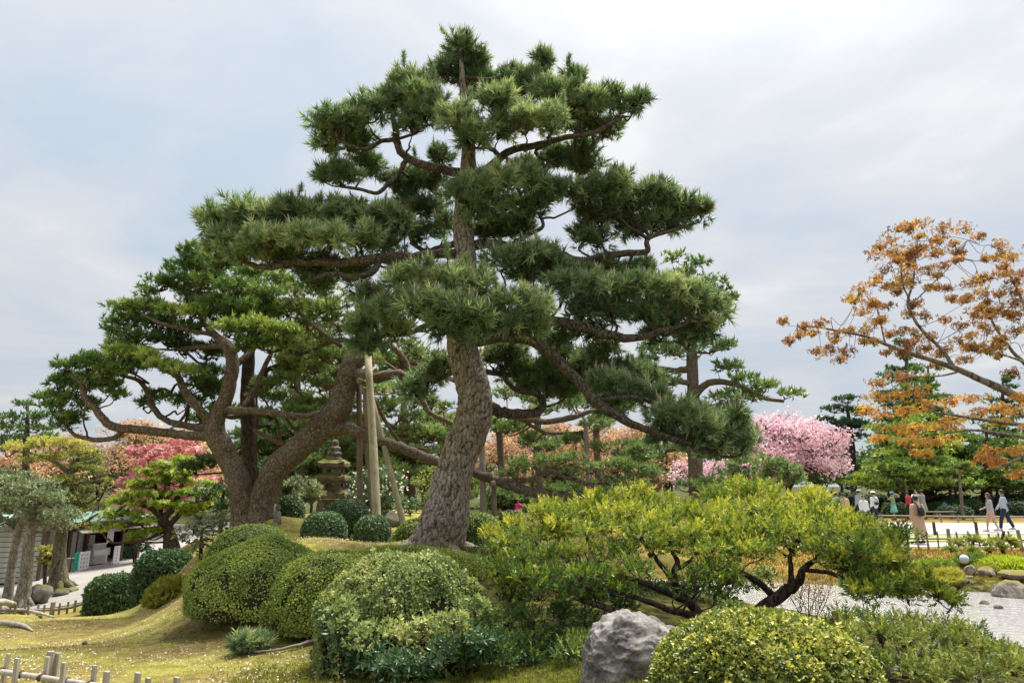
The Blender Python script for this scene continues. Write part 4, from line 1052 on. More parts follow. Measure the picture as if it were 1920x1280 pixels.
_bl = ['sparse pine pads behind the looped branch of the tall pine', 'sparse pine behind the drooping branch left of the slender pine', 'low flat pine just left of the slender pine trunk', 'thin low pine sprays above the long propped limb','pale green pine behind the crook between the forked and leaning trunks', 'broad pale pine filling the gap behind the wooden tripod poles', 'dark pine low between the two left trunks', 'pale pine just left of the big grey trunk at branch height', 'tall pale pine rising behind the top of the leaning trunk', 'light pine pads behind the dense left pine crown', 'thin pine high between the leaning trunk and the grey trunk', 'sparse pine sprays beside the grey trunk under the looped branch','green pine mass behind the stone pagoda to its left', 'green pine right behind the top of the stone pagoda', 'light green pine between the wooden poles and the big grey trunk', 'pale pine low behind the big grey trunk',
       'dark pine behind the crook of the leaning trunk', 'low pine behind the upright poles right of the big trunk', 'low pine behind the end of the long propped limb', 'sparse pine seen through the fork of the leaning trunk']
for (Y, u, v, hw, hh, n, s, br), lb in zip(_bp, _bl):
    g = v + hh + 25
    tree('background_pine', lb, 'pine tree', Y, [(u + 8, 962, 8), (u + 4, 930, 7), (u - 4, v + hh * .3, 6), (u, v - hh * .5, 4)], [],
         auto_pads(u, v, hw, hh, int(n * 1.9), s, (-1.4, 1.4), .44, .26, br=(br - .12, br + .12)), SP_BACK, M['bark_brown'], leaf=LM['pine_back'], seed=s, split=False, tsides=8, twig=M['twig_red'] if s in (28, 23) else None)
print('back pines', TRI_TOTAL)
# ------------------------------------------------------------------ other trees
SP_CHERRY = dict(tm=TM['bloom'], size=.185, clump=.75, dens=2.0, ntuft=38, sq=.85, up=.2, upd=.2, twig=.022, depth=.9, twiglet=.35, zlo=-.8, var=.10, var2=.14)
SP_PEACH = dict(tm=TM['bloom'], size=.20, clump=.9, dens=1.6, ntuft=30, sq=.8, up=.3, upd=.2, twig=.02, depth=.9, twiglet=.8, zlo=-.8, var=.14, var2=.16)
SP_MAPG = dict(tm=TM['maple_far'], size=.15, clump=.36, dens=2.0, ntuft=14, gx=1.2, gz=1.3, sq=.35, up=.5, upd=.3, twig=.010, depth=.9, zlo=-.3, var=.14)
SP_CONI = dict(tm=TM['spray'], size=.27, clump=.62, dens=2.0, ntuft=16, sq=.38, up=.5, twig=.02, depth=.9, twiglet=.2, zlo=-.1, var=.12)
SP_BROAD = dict(tm=TM['leaf1'], size=.15, clump=.45, dens=1.5, ntuft=22, sq=.75, up=.3, twig=.014, depth=.9, twiglet=.5, zlo=-.7, var=.12)
SP_FAR = dict(tm=TM['leaf1'], size=.42, clump=1.3, dens=1.4, ntuft=26, sq=.75, up=.3, twig=.03, depth=.9, twiglet=.4, zlo=-.7, var=.14)

def bigtree(name, label, cat, Y, u, vb, vtop, hw, n, sp, leaf, bark, seed, group=None, tr=6, br=(.35, .65), pw=.42, ph=.28, twig=None, vlow=None, lean=0):
    vlow = vlow or (vtop + (vb - vtop) * .8)
    v, hh = (vtop + vlow) / 2, (vlow - vtop) / 2
    s = MPP(v, Y)
    dd = hw * s * .7
    r = np.random.default_rng(seed)
    limbs = []
    for k in range(5):
        a = r.uniform(-1, 1)
        limbs.append([(u, vlow - 4, tr * .55), (u + a * hw * .35, v + hh * .25, tr * .4, r.uniform(-.4, .4) * dd), (u + a * hw * .7, v - hh * .2 * r.random(), tr * .2, r.uniform(-.7, .7) * dd)])
    return tree(name, label, cat, Y, [(u + lean, vb, tr * 1.25), (u + lean * .5, (vb + vlow) / 2, tr), (u, vlow - 5, tr * .85), (u, v, tr * .5), (u, vtop + hh * .3, tr * .2)], limbs,
                auto_pads(u, v, hw, hh, n, seed, (-dd, dd), pw, ph, br=br), sp, bark, group, split=False, seed=seed, tsides=9, bsides=5, leaf=leaf, twig=twig, limb=True, limbr=.5)

# the pink cherry
bigtree('cherry_tree', 'pink cherry in full bloom beyond the yew, right of the slender pine', 'cherry tree', 46, 1478, 958, 772, 116, 60, SP_CHERRY, LM['cherry'], M['bark_dark'], 41, tr=6, vlow=922, pw=.36, ph=.34)
bigtree('cherry_tree', 'smaller pink cherry low behind the trunk of the slender pine', 'cherry tree', 50, 1310, 955, 862, 62, 14, SP_CHERRY, LM['cherry'], M['bark_dark'], 42, tr=4, vlow=915)
# peach coloured trees in young leaf
for i, (Y, u, vt, hw, lb) in enumerate([
    (66, 1020, 780, 110, 'taller peach-leaved cherry behind the gap right of the grey trunk'), (68, 1140, 788, 105, 'taller peach-leaved cherry farther behind the thin single prop pole'), (56, 1250, 830, 60, 'small peach-leaved cherry at the foot of the slender pine'),
    (58, 960, 792, 100, 'peach-leaved cherry just right of the big grey trunk in the distance'), (62, 1080, 800, 105, 'peach-leaved cherry behind the thin single prop pole'), (58, 1195, 812, 85, 'peach-leaved cherry below the drooping right branch of the tall pine'),
    (55, 255, 775, 95, 'orange-brown cherry in young leaf behind the long low pine limb'), (60, 370, 800, 80, 'orange-brown cherry behind the brown forked trunk'), (64, 110, 800, 85, 'orange-brown cherry behind the yellow-green tree at the tea house'),
    (60, 20, 820, 70, 'orange-brown cherry at the left edge above the pale clapboard building')]):
    bigtree('young_leaf_cherry', lb, 'cherry tree', Y, u, 965, vt, hw, 26, SP_PEACH, LM['peach'], M['bark_dark'], 60 + i, 'cherries in peach coloured young leaf', tr=4, vlow=928, twig=M['twig_red'], pw=.4, ph=.34)
# crimson tree and the green maple on the left
bigtree('red_maple', 'crimson-pink leaved tree behind the bright green maple', 'maple tree', 40, 310, 1045, 812, 95, 32, dict(SP_MAPG, size=.22, clump=.5, ntuft=10, dens=1.3, sq=.6), LM['maple_red'], M['bark_dark'], 71, tr=4, vlow=985, twig=M['twig_red'], pw=.4, ph=.2)
tree('green_maple', 'bright green layered maple with dark forked trunk beside the tea house path', 'maple tree', 26.0,
     [(330, 1032, 12), (322, 1008, 10), (314, 990, 9), (304, 970, 8)],
     [[(306, 975, 7), (290, 955, 6, -.2), (270, 945, 5, -.3), (245, 940, 3, -.4)], [(308, 972, 7), (325, 950, 6), (335, 925, 5), (345, 900, 3)], [(318, 985, 6), (340, 960, 5, .3), (365, 945, 4, .4), (395, 935, 3, .4)], [(300, 962, 5), (296, 935, 4, .2), (290, 905, 3, .3)]],
     [(310, 872, 40, 9, 0, .62), (340, 862, 34, 9, .2, .6), (280, 885, 40, 9, .1, .6), (350, 885, 44, 10, 0, .62), (320, 900, 50, 10, .2, .5), (265, 905, 40, 10, 0, .58), (385, 905, 34, 10, .1, .66), (250, 925, 44, 10, -.2, .58), (300, 925, 50, 11, -.3, .5), (355, 922, 50, 11, -.2, .54), (400, 925, 30, 10, 0, .66),
      (220, 938, 36, 9, -.2, .6), (270, 945, 46, 10, -.4, .5), (330, 945, 50, 11, -.4, .48), (380, 948, 40, 10, -.1, .56), (230, 962, 40, 10, -.3, .66), (270, 975, 36, 10, -.3, .64), (300, 995, 30, 12, -.3, .68), (262, 1000, 24, 10, -.3, .66), (410, 945, 24, 9, .2, .6), (360, 960, 30, 9, .2, .5), (225, 985, 26, 8, -.4, .62), (205, 968, 24, 8, -.4, .6), (245, 1010, 20, 8, -.3, .6), (190, 990, 18, 7, -.5, .6)],
     SP_MAPG, M['bark_dark'], leaf=LM['maple_green'], seed=72, padname='leaf_tier')
# the trees at the left edge
SP_OLIVE = dict(tm=TM['box'], size=.10, clump=.30, dens=1.7, ntuft=15, sq=.8, up=.3, twig=.012, depth=.9, twiglet=.5, zlo=-.6, var=.14)
tree('yellow_green_tree', 'knobbly tree with yellow-green cloud pads standing on roots by the tea house', 'garden tree', 30.0,
     [(112, 1088, 20), (110, 1065, 13), (112, 1030, 11), (116, 995, 10), (118, 960, 9), (126, 925, 8), (132, 895, 6), (138, 860, 4)],
     [[(116, 985, 4), (135, 988, 4, -.2), (160, 978, 3, -.3), (185, 962, 2, -.3)], [(120, 955, 5), (95, 940, 4, .2), (60, 930, 3, .3)], [(128, 915, 5), (160, 905, 4), (195, 900, 3)], [(132, 890, 5), (105, 865, 4, -.2), (60, 850, 3, -.2), (25, 845, 2)], [(136, 870, 3), (160, 850, 3, .3), (185, 845, 2, .3)], [(122, 940, 3), (160, 945, 3, .2), (190, 925, 2, .4)]],
     [(40, 838, 40, 11, 0, .82), (85, 828, 40, 12, 0, .84), (125, 832, 36, 13, -.2, .8), (150, 848, 36, 12, .2, .66), (175, 860, 32, 11, .3, .6), (100, 855, 36, 10, -.1, .72), (60, 862, 30, 9, 0, .7), (140, 878, 40, 10, .2, .6), (185, 885, 34, 10, .2, .5), (120, 900, 36, 10, -.3, .6), (75, 905, 36, 10, .2, .56), (165, 915, 40, 10, .1, .5), (200, 905, 24, 9, .2, .5),
      (140, 935, 40, 11, -.2, .5), (95, 945, 40, 11, 0, .48), (175, 950, 36, 10, .2, .45), (140, 962, 36, 10, -.3, .62), (110, 975, 30, 10, -.4, .6), (165, 985, 26, 8, -.3, .58)],
     SP_OLIVE, M['bark_moss'], leaf=LM['podo'], twig=M['twig_grey'], seed=73, roots=6, padname='leaf_pad')
tree('grey_green_tree', 'slim trunk leaning right with grey-green leaves against the pale clapboard wall', 'garden tree', 27.5,
     [(14, 1118, 9), (20, 1080, 8), (26, 1040, 7.5), (32, 1005, 7), (40, 975, 5), (48, 945, 3)], [[(32, 1000, 4), (10, 975, 3), (-15, 955, 2)], [(36, 985, 4), (62, 965, 3), (85, 945, 2)]],
     auto_pads(20, 940, 66, 62, 19, 74, (-1.0, 1.0), .42, .30), SP_OLIVE, M['bark_pale'], leaf=LM['olive'], twig=M['twig_grey'], seed=74, padname='leaf_pad')
tree('grey_green_tree', 'thicker pale trunk second from the left edge with grey-green crown and exposed roots', 'garden tree', 27.0,
     [(42, 1112, 15), (48, 1090, 11), (51, 1050, 10), (55, 1010, 9), (62, 970, 7), (72, 935, 4)], [[(56, 1000, 5), (80, 972, 4), (110, 955, 2)], [(58, 985, 5), (35, 960, 4), (15, 945, 2)], [(66, 955, 4), (90, 925, 3), (100, 900, 2)]],
     auto_pads(72, 955, 72, 55, 19, 75, (-1.2, .8), .42, .30), SP_OLIVE, M['bark_pale'], leaf=LM['olive'], twig=M['twig_grey'], seed=75, roots=5, padname='leaf_pad')
tree('dark_conifer', 'dark open conifer behind the leftmost tip of the dense pine', 'conifer', 33.0, [(40, 1080, 8), (44, 980, 7), (48, 880, 6), (50, 820, 5), (52, 760, 2)], [],
     [(50, 760, 24, 9, 0, .36), (25, 785, 30, 10, 0, .36), (70, 785, 34, 10, 0, .34), (15, 805, 30, 9, .2, .4), (60, 805, 36, 10, .2, .34), (30, 825, 40, 10, 0, .36), (85, 820, 30, 10, 0, .34), (10, 840, 30, 9, .2, .38)], SP_BACK, M['bark_dark'], leaf=LM['pine_back'], seed=76, split=False, tsides=8)
tree('tea_house_shrub', 'thin yellowish shrub tree between the two leftmost trunks and the shop wall', 'shrub', 31.0, [(88, 1088, 3.5), (84, 1060, 3), (88, 1030, 2.5)], [[(85, 1065, 2), (95, 1045, 1.5), (100, 1030, 1)]],
     [(82, 1030, 18, 8, 0, .6), (92, 1042, 18, 8, 0, .62), (78, 1050, 16, 8, 0, .55), (94, 1058, 14, 7, 0, .62)], dict(SP_OLIVE, size=.08, clump=.2), M['bark_dark'], leaf=LM['podo'], seed=77, split=False, tsides=6)

# the right: layered conifer, dark pine, tall dark conifer
def layered(name, label, Y, u, vb, vt, hw, tiers, leaf, bark, seed, tr=12, group=None, br=(.45, .7), sp=SP_CONI, taper=.35, low=None):
    r = np.random.default_rng(seed)
    pads = []
    s = MPP((vb + vt) / 2, Y)
    low = low or vb - (vb - vt) * .12
    for k in range(tiers):
        t = k / (tiers - 1)
        v = vt + (low - vt) * t
        w = hw * (taper + (1 - taper) * t ** .7)
        m_ = max(2, int(2 + 5 * t))
        for j in range(m_):
            a = 2 * pi * (j + r.random()) / m_
            q = r.uniform(.35, .72)
            pads.append((u + cos(a) * w * q, v + r.normal(0, 5), w * .42 * r.uniform(.8, 1.2), (low - vt) / tiers * .62, sin(a) * w * q * s, r.uniform(*br)))
    return tree(name, label, 'conifer', Y, [(u, vb, tr), (u, vb - 20, tr * .85), (u, (vb + vt) / 2, tr * .5), (u, vt - 4, 1.5)], [], pads, sp, bark, group, split=False, seed=seed, tsides=10, leaf=leaf, limbr=.8)
layered('layered_conifer', 'broad bright green layered conifer behind the strolling visitors', 47, 1712, 946, 785, 138, 9, LM['conifer'], M['bark_dark'], 81, tr=14, low=905, taper=.5)
layered('layered_conifer', 'tall green layered conifer rising behind the orange maple leaves', 52, 1740, 950, 690, 110, 11, LM['conifer'], M['bark_dark'], 82, low=880, br=(.18, .42))
layered('dark_conifer', 'dark pointed conifer top showing above the orange maple branch', 57, 1700, 950, 645, 84, 10, LM['conifer_dark'], M['bark_dark'], 83, br=(.4, .7), low=860)
layered('layered_conifer', 'green conifer right of the trunk behind the walking couple', 50, 1850, 950, 800, 110, 8, LM['conifer'], M['bark_dark'], 84, low=905, br=(.15, .4), taper=.5)
layered('dark_conifer', 'small dark conifer top at the right edge under the grey maple limb', 62, 1880, 950, 715, 55, 8, LM['conifer_dark'], M['bark_dark'], 85, low=850)
layered('layered_conifer', 'yellow-green conifer low at the right edge behind the couple', 54, 1930, 950, 815, 90, 7, LM['conifer'], M['bark_dark'], 86, low=915, br=(.5, .8), taper=.6)
tree('dark_pine', 'dark rounded pine standing between the pink cherry and the layered conifer', 'pine tree', 56.0, [(1603, 950, 7), (1600, 900, 6), (1597, 840, 6), (1592, 790, 4), (1588, 760, 2)], [[(1597, 820, 3), (1575, 800, 2.5), (1555, 790, 2)]],
     [(1590, 750, 30, 11, 0, .55), (1565, 768, 30, 11, 0, .52), (1605, 772, 32, 12, 0, .5), (1550, 788, 24, 10, 0, .5), (1585, 795, 40, 13, 0, .46), (1615, 800, 30, 12, 0, .44), (1560, 812, 26, 10, 0, .5), (1600, 820, 30, 11, .5, .4), (1580, 850, 30, 12, 1, .36), (1615, 880, 36, 22, 1.5, .3), (1590, 905, 36, 20, 2, .3)],
     SP_BACKD, M['bark_dark'], leaf=LM['conifer_dark'], seed=87, split=False, tsides=8)

# staked saplings by the path
for u, Y, vt, lb in [(1802, 41, 880, 'thin staked trunk left of the walking couple'), (1700, 44, 900, 'thin staked trunk beside the visitor in red')]:
    tree('young_tree', lb, 'young tree', Y, [(u + 4, 968, 3.2), (u, 930, 2.6), (u - 4, vt, 2)], [], [(u - 4, vt - 8, 30, 10, 0, .4), (u + 14, vt, 24, 8, .2, .4), (u - 20, vt + 4, 22, 8, -.2, .4)], dict(SP_CONI, size=.18, clump=.35), M['bark_pale'], leaf=LM['conifer'], seed=88, split=False, tsides=8)

# far woodland that closes the horizon: trees one by one
r = np.random.default_rng(5)
WT = []
for i in range(34):
    u = -170 + i * 68
    Y = r.uniform(60, 88)
    if 860 < u < 1260 or 1380 < u < 1560:
        vt = r.uniform(850, 875)
    else:
        vt = r.uniform(822, 868)
    u = -170 + i * 68 + r.uniform(-18, 18)
    if len(WT) >= 6:
        o = copy_tree(WT[int(r.integers(0, 6))])
        g = G(u, 944, Y); o.location = tuple(g); q = (P(u, vt, Y)[2] - g[2]) / o['tall']; o.scale = (q * r.uniform(.9, 1.2), q * r.uniform(.9, 1.2), q); o.rotation_euler = (0, 0, r.uniform(0, 6.28))
        continue
    o = bigtree('woodland_tree', 'dark green woodland tree in the far row that closes the view', 'woodland tree', Y, u, 944, vt, r.uniform(75, 105), 15, SP_FAR, LM['treeline'], M['bark_dark'], 200 + i, 'far woodland trees', tr=3, vlow=946, pw=.5, ph=.42)
    o['tall'] = P(u, vt, Y)[2] - o.location[2]; WT.append(o)
print('other trees', TRI_TOTAL)

# ---- the maple branch hanging in from the right, Y 8.5
SP_BRONZE = dict(tm=TM['maple'], size=.040, clump=.22, dens=1.2, ntuft=15, gx=1.45, gz=1.5, sq=.7, up=-.1, upd=.0, twig=.0042, depth=1.0, twiglet=.9, zlo=-.8, var=.18, var2=.14)
SP_ORANGE = dict(SP_BRONZE, size=.046, clump=.24, dens=3.0, ntuft=15, gx=1.45, gz=1.15, sq=.5, up=.1)
def cl(lst, k0=.5):
    rr_ = np.random.default_rng(3)
    return [(a[0], a[1], a[2], a[3], rr_.uniform(-.7, .7) if len(a) < 5 else a[4], (a[5] if len(a) > 5 else k0) + rr_.uniform(-.12, .12)) for a in lst]
rq = np.random.default_rng(17)
LEAFY = [(a[0] + (b_[0] - a[0]) * t, a[1] + (b_[1] - a[1]) * t) for a, b_ in [((1700, 661), (1495, 612)), ((1710, 590), (1720, 445)), ((1690, 500), (1665, 460)), ((1704, 575), (1815, 450)), ((1660, 645), (1625, 555)), ((1900, 660), (1850, 580)), ((1915, 560), (1870, 465)), ((1880, 665), (1810, 650)), ((1740, 540), (1650, 520)), ((1750, 500), (1690, 430)), ((1790, 470), (1740, 440)), ((1860, 600), (1780, 560)), ((1920, 600), (1830, 520)), ((1800, 690), (1720, 640))] for t in np.linspace(.1, 1, 6)]
mt = tree('bronze_maple', 'grey-limbed maple with bronze young leaves reaching in from the right edge', 'maple tree', 8.5,
     [(2140, 1120, 18.7), (2110, 1000, 15.8), (2060, 900, 13.7), (2005, 830, 11.5), (1960, 785, 9.4), (1920, 752, 7.9), (1880, 730, 7.2), (1840, 712, 6.1), (1800, 694, 5.4), (1750, 676, 4.3), (1700, 661, 3.6), (1660, 645, 3.0), (1620, 630, 2.4), (1570, 620, 1.9), (1525, 612, 1.3), (1495, 612, 0.9)],
     [[(1788, 688, 3.6), (1770, 660, 3.3), (1750, 640, 3.2), (1728, 618, 2.9), (1710, 590, 2.6), (1702, 565, 2.3), (1712, 530, 1.9), (1716, 490, 1.4), (1720, 450, 1.0)],
      [(1706, 565, 1.7), (1692, 530, 1.4), (1690, 500, 1.2), (1680, 470, 0.9)], [(1704, 575, 1.4), (1740, 540, 1.2), (1780, 500, 0.9), (1815, 450, 0.7)], [(1660, 645, 1.8), (1652, 610, 1.4, .2), (1645, 580, 1.2, .2), (1625, 555, 0.9, .2)],
      [(1990, 815, 7.9), (1960, 740, 5.8, .4), (1930, 690, 4.3, .5), (1900, 660, 3.2, .5), (1870, 620, 2.2, .5), (1850, 580, 1.4, .5)], [(1940, 700, 3.6, .5), (1930, 620, 2.9, .7), (1915, 560, 2.2, .7), (1890, 510, 1.4, .7), (1870, 465, 0.9, .7)],
      [(1925, 680, 2.2, .5), (1880, 665, 1.7, .3), (1840, 660, 1.2, .2)],
      [(1990, 822, 5.8), (1950, 800, 4.3, -.3), (1900, 795, 3.6, -.4), (1850, 788, 2.9, -.5), (1800, 780, 2.2, -.5), (1740, 770, 1.4, -.5)], [(1990, 840, 5.8), (1930, 822, 3.6, -.5), (1870, 812, 2.9, -.6), (1820, 806, 2.2, -.7), (1770, 812, 1.4, -.7)],
      [(1800, 696, 2.2, 0), (1760, 705, 1.6, -.3), (1700, 708, 1.2, -.4), (1650, 725, 0.9, -.4)], [(2000, 850, 4.3), (1940, 850, 2.9, -.4), (1890, 868, 2.2, -.5), (1860, 880, 1.4, -.5)]],
     cl([(1690, 425, 26, 14), (1728, 420, 24, 14), (1765, 430, 28, 16), (1805, 430, 24, 14), (1670, 450, 22, 14), (1645, 478, 24, 14), (1680, 475, 30, 18), (1715, 465, 28, 18), (1750, 470, 26, 16), (1655, 505, 26, 14), (1700, 505, 30, 16), (1740, 505, 26, 16), (1640, 530, 24, 10, 0, .62), (1690, 535, 26, 12, 0, .7),
         (1775, 540, 12, 8), (1610, 545, 26, 12), (1595, 560, 20, 12, 0, .5), (1640, 565, 22, 14), (1615, 585, 24, 12), (1665, 575, 24, 12), (1700, 590, 20, 12), (1735, 590, 26, 10), (1770, 600, 22, 10), (1640, 605, 26, 8, 0, .6), (1690, 620, 22, 8), (1720, 625, 24, 9, 0, .6),
         (1505, 612, 20, 9), (1535, 605, 22, 9), (1480, 640, 16, 10), (1500, 628, 18, 10), (1570, 625, 24, 9, 0, .45), (1595, 620, 20, 8), (1530, 660, 22, 12, 0, .5), (1560, 650, 28, 12, 0, .58), (1590, 660, 24, 10, 0, .5), (1575, 675, 16, 8), (1620, 640, 20, 9), (1690, 650, 26, 10, 0, .4), (1720, 660, 26, 9, 0, .35),
         (1750, 630, 22, 9, 0, .55), (1770, 655, 22, 9), (1800, 640, 26, 9, 0, .6), (1830, 650, 22, 10, 0, .55), (1850, 620, 26, 12, 0, .6), (1800, 610, 22, 10, 0, .6), (1835, 590, 30, 14), (1810, 560, 24, 12), (1850, 550, 30, 16, 0, .65), (1880, 575, 34, 16, 0, .68), (1820, 530, 26, 14), (1860, 515, 30, 14), (1895, 540, 30, 14, 0, .5), (1905, 590, 30, 16, 0, .75),
         (1905, 620, 30, 14, 0, .72), (1870, 460, 26, 14), (1900, 480, 24, 14), (1845, 485, 16, 10), (1915, 510, 22, 16), (1935, 470, 24, 14), (1940, 560, 30, 20), (1950, 610, 30, 20), (1865, 650, 24, 10), (1900, 700, 18, 9), (1935, 650, 24, 16)])
     + [(u + rq.normal(0, 13), v + rq.normal(0, 9), rq.uniform(12, 20), rq.uniform(6, 10), rq.uniform(-.4, .6), rq.uniform(.3, .7)) for u, v in LEAFY],
     SP_BRONZE, M['bark_pale'], leaf=LM['maple_brown'], twig=M['twig_grey'], seed=91, tsides=12, bsides=6, limbr=.16, rmin=.003, pen=.1, padname='leaf_spray', base_ground=True)
# its lower sprays turn orange: parts of the same tree
rg = np.random.default_rng(92)
for a in cl([(1650, 715, 32, 12, 0, .55), (1690, 708, 34, 12, 0, .55), (1640, 745, 30, 12, 0, .45), (1680, 740, 36, 14), (1720, 735, 36, 14), (1625, 770, 26, 10), (1660, 775, 36, 14), (1700, 770, 40, 15), (1745, 760, 40, 15), (1785, 755, 36, 13), (1820, 748, 32, 12), (1680, 805, 36, 14, 0, .6), (1720, 800, 38, 15), (1760, 795, 40, 15), (1800, 785, 36, 13),
             (1840, 775, 34, 12), (1700, 830, 34, 11), (1740, 830, 32, 13), (1730, 850, 24, 9, 0, .3), (1775, 820, 34, 13), (1650, 820, 24, 9), (1870, 765, 34, 11), (1900, 770, 30, 12), (1880, 790, 30, 11, 0, .6), (1850, 860, 34, 12, 0, .2), (1890, 870, 36, 13, 0, .22), (1915, 890, 30, 14, 0, .25), (1865, 845, 30, 10, 0, .25), (1905, 845, 30, 10, 0, .3), (1935, 800, 26, 14), (1915, 745, 24, 10, 0, .4)]):
    mb = MB(); c = P(a[0], a[1], 8.3 + a[4]); s = MPP(a[1], 8.3)
    foliage(mb, c, (a[2] * s, a[2] * s, a[3] * s), SP_ORANGE, a[5], rg)
    mb.build('orange_leaf_spray', [LM['maple_orange'], M['twig_grey'], M['twig_grey']], mt)['kind'] = 'stuff'
print('maple', TRI_TOTAL)
# ------------------------------------------------------------------ clipped shrubs
RINGS = []
def dome(name, label, cat, u, vtop, vbase, Y, hw, leaf, size, n, seed, depth=.9, expo=.88, br=.5, var=.13, core='core', group=None, lump=.05, holes=.0, stem=0, tm='clip', patch=.12, ball=False, rough=.16):
    rng = np.random.default_rng(seed + 500)
    c = P(u, vbase, Y); g = float(H(c[0], c[1])[0])
    a = hw * MPP((vtop + vbase) / 2, Y); b = a * depth
    top = P(u, vtop, Y)[2]
    if ball:
        zc = (top + P(u, vbase, Y)[2]) / 2; hz = (top - P(u, vbase, Y)[2]) / 2
    else:
        zc = g - .05; hz = top - zc
    RINGS.append((c[0], c[1], a, b))
    root = thing(name, label, cat, (c[0], c[1], g), group)
    ctr = np.array((c[0], c[1], zc))
    def surf(th, ph, k=1.0):
        cp, sp_ = np.cos(ph), np.sin(ph)
        s = np.sign(sp_) * np.abs(sp_) ** expo
        p = np.stack([a * np.abs(cp) ** expo * np.cos(th), b * np.abs(cp) ** expo * np.sin(th), hz * s], -1) * k
        nrm = unit(np.stack([p[:, 0] / a ** 2, p[:, 1] / b ** 2, p[:, 2] / hz ** 2], -1))
        q = p / max(a, .2) * 2.2
        w = lump * (fbm(q + seed, seed, 3) - .5) * 2 * min(a, 1.2)
        return p + nrm * w[:, None], nrm
    lo = -pi / 2 if ball else 0.0
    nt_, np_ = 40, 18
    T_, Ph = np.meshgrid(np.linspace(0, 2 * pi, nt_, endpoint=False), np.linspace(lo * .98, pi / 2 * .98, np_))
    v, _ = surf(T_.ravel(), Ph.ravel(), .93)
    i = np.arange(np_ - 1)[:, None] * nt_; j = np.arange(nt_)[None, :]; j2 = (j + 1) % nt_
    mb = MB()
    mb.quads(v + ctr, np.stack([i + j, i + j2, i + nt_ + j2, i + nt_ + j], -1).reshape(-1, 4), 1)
    th = rng.random(n) * 2 * pi
    ph = np.arcsin(rng.uniform(-1 if ball else 0.0, 1, n)) * (1 if ball else 1)
    if not ball:
        ph = np.abs(ph) ** 1.0
    p, nrm = surf(th, ph, 1.0)
    h = fbm(p * (1.6 / max(a, .3)) * 2.5 + 40 + seed, seed + 3, 3)
    side = np.clip(1.0 - p[:, 2] / hz, 0, 1)
    hole = (h > .70 - holes * side) & (rng.random(n) < .8)
    keep = ~hole
    p, nrm, h = p[keep], nrm[keep], h[keep]
    k = len(p)
    p = p + nrm * (rng.uniform(-1.1, .55, k) * size)[:, None]
    d = unit(nrm + rng.normal(0, rough + .15, (k, 3)) + np.array((0, 0, .25)))
    pt = fbm(p * 1.9 + 9, seed + 8, 2)
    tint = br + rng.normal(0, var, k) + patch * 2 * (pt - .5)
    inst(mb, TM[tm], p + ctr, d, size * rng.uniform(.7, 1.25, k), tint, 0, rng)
    ns = int(70 * a)                           # shoots that have grown past the shears
    kk = rng.integers(0, k, ns)
    for q in kk:
        if p[q][2] < hz * .1:
            continue
        ax = unit(nrm[q] + rng.normal(0, .35, 3) + np.array((0, 0, .5))); L = rng.uniform(.04, .12) * min(a, 1.2)
        o_ = p[q] + ctr
        mm = 5
        inst(mb, TM[tm], o_ + ax * np.linspace(.3, 1, mm)[:, None] * L, ax + rng.normal(0, .5, (mm, 3)), np.full(mm, size), np.clip(tint[q] + .15 + rng.normal(0, .08, mm), 0, 1), 0, rng)
    mb.build('foliage', [leaf, M[core]], root)['kind'] = 'stuff'
    if stem:
        mb = MB()
        tube(mb, [(c[0], c[1], g - .1), (c[0] + .02, c[1], (g + zc) / 2), (c[0], c[1], zc)], [stem * 1.2, stem, stem * .8], 8, sub=3, gnarl=.15, seed=seed)
        mb.build('stem', M['bark_dark'], root, smooth=True)
    return root

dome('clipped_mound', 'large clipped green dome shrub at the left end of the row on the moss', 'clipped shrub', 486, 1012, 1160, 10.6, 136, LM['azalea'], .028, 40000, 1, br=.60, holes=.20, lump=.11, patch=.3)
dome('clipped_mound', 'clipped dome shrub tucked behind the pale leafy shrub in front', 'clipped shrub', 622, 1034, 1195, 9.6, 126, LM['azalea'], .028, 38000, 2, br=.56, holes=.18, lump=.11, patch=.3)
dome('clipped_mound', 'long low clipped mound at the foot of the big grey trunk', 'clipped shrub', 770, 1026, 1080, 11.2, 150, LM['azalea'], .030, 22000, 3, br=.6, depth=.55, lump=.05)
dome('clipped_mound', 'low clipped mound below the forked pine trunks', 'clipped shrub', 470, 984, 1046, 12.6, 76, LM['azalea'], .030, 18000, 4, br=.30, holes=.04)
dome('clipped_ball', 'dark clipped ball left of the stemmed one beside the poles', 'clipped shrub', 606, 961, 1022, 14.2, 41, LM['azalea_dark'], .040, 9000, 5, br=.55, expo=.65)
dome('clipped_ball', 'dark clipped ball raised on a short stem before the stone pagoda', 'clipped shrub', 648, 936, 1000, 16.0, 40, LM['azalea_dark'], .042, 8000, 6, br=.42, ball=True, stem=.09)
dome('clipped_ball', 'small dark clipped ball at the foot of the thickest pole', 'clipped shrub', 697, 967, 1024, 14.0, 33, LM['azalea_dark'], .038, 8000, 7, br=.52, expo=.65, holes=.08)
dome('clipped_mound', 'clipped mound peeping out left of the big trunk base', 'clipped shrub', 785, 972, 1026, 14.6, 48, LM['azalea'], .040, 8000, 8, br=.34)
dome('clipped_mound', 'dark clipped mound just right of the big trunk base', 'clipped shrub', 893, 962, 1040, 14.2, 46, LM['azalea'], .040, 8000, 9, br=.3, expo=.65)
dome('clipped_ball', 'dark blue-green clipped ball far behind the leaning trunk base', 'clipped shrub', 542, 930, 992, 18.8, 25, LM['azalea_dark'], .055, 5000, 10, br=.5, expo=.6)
dome('clipped_ball', 'dark rounded bush alone by the low fence along the tea house path', 'clipped shrub', 210, 1077, 1150, 22.5, 48, LM['azalea_dark'], .075, 4200, 11, br=.42, core='core_dark', expo=.62, rough=.5, tm='box3', lump=.09)
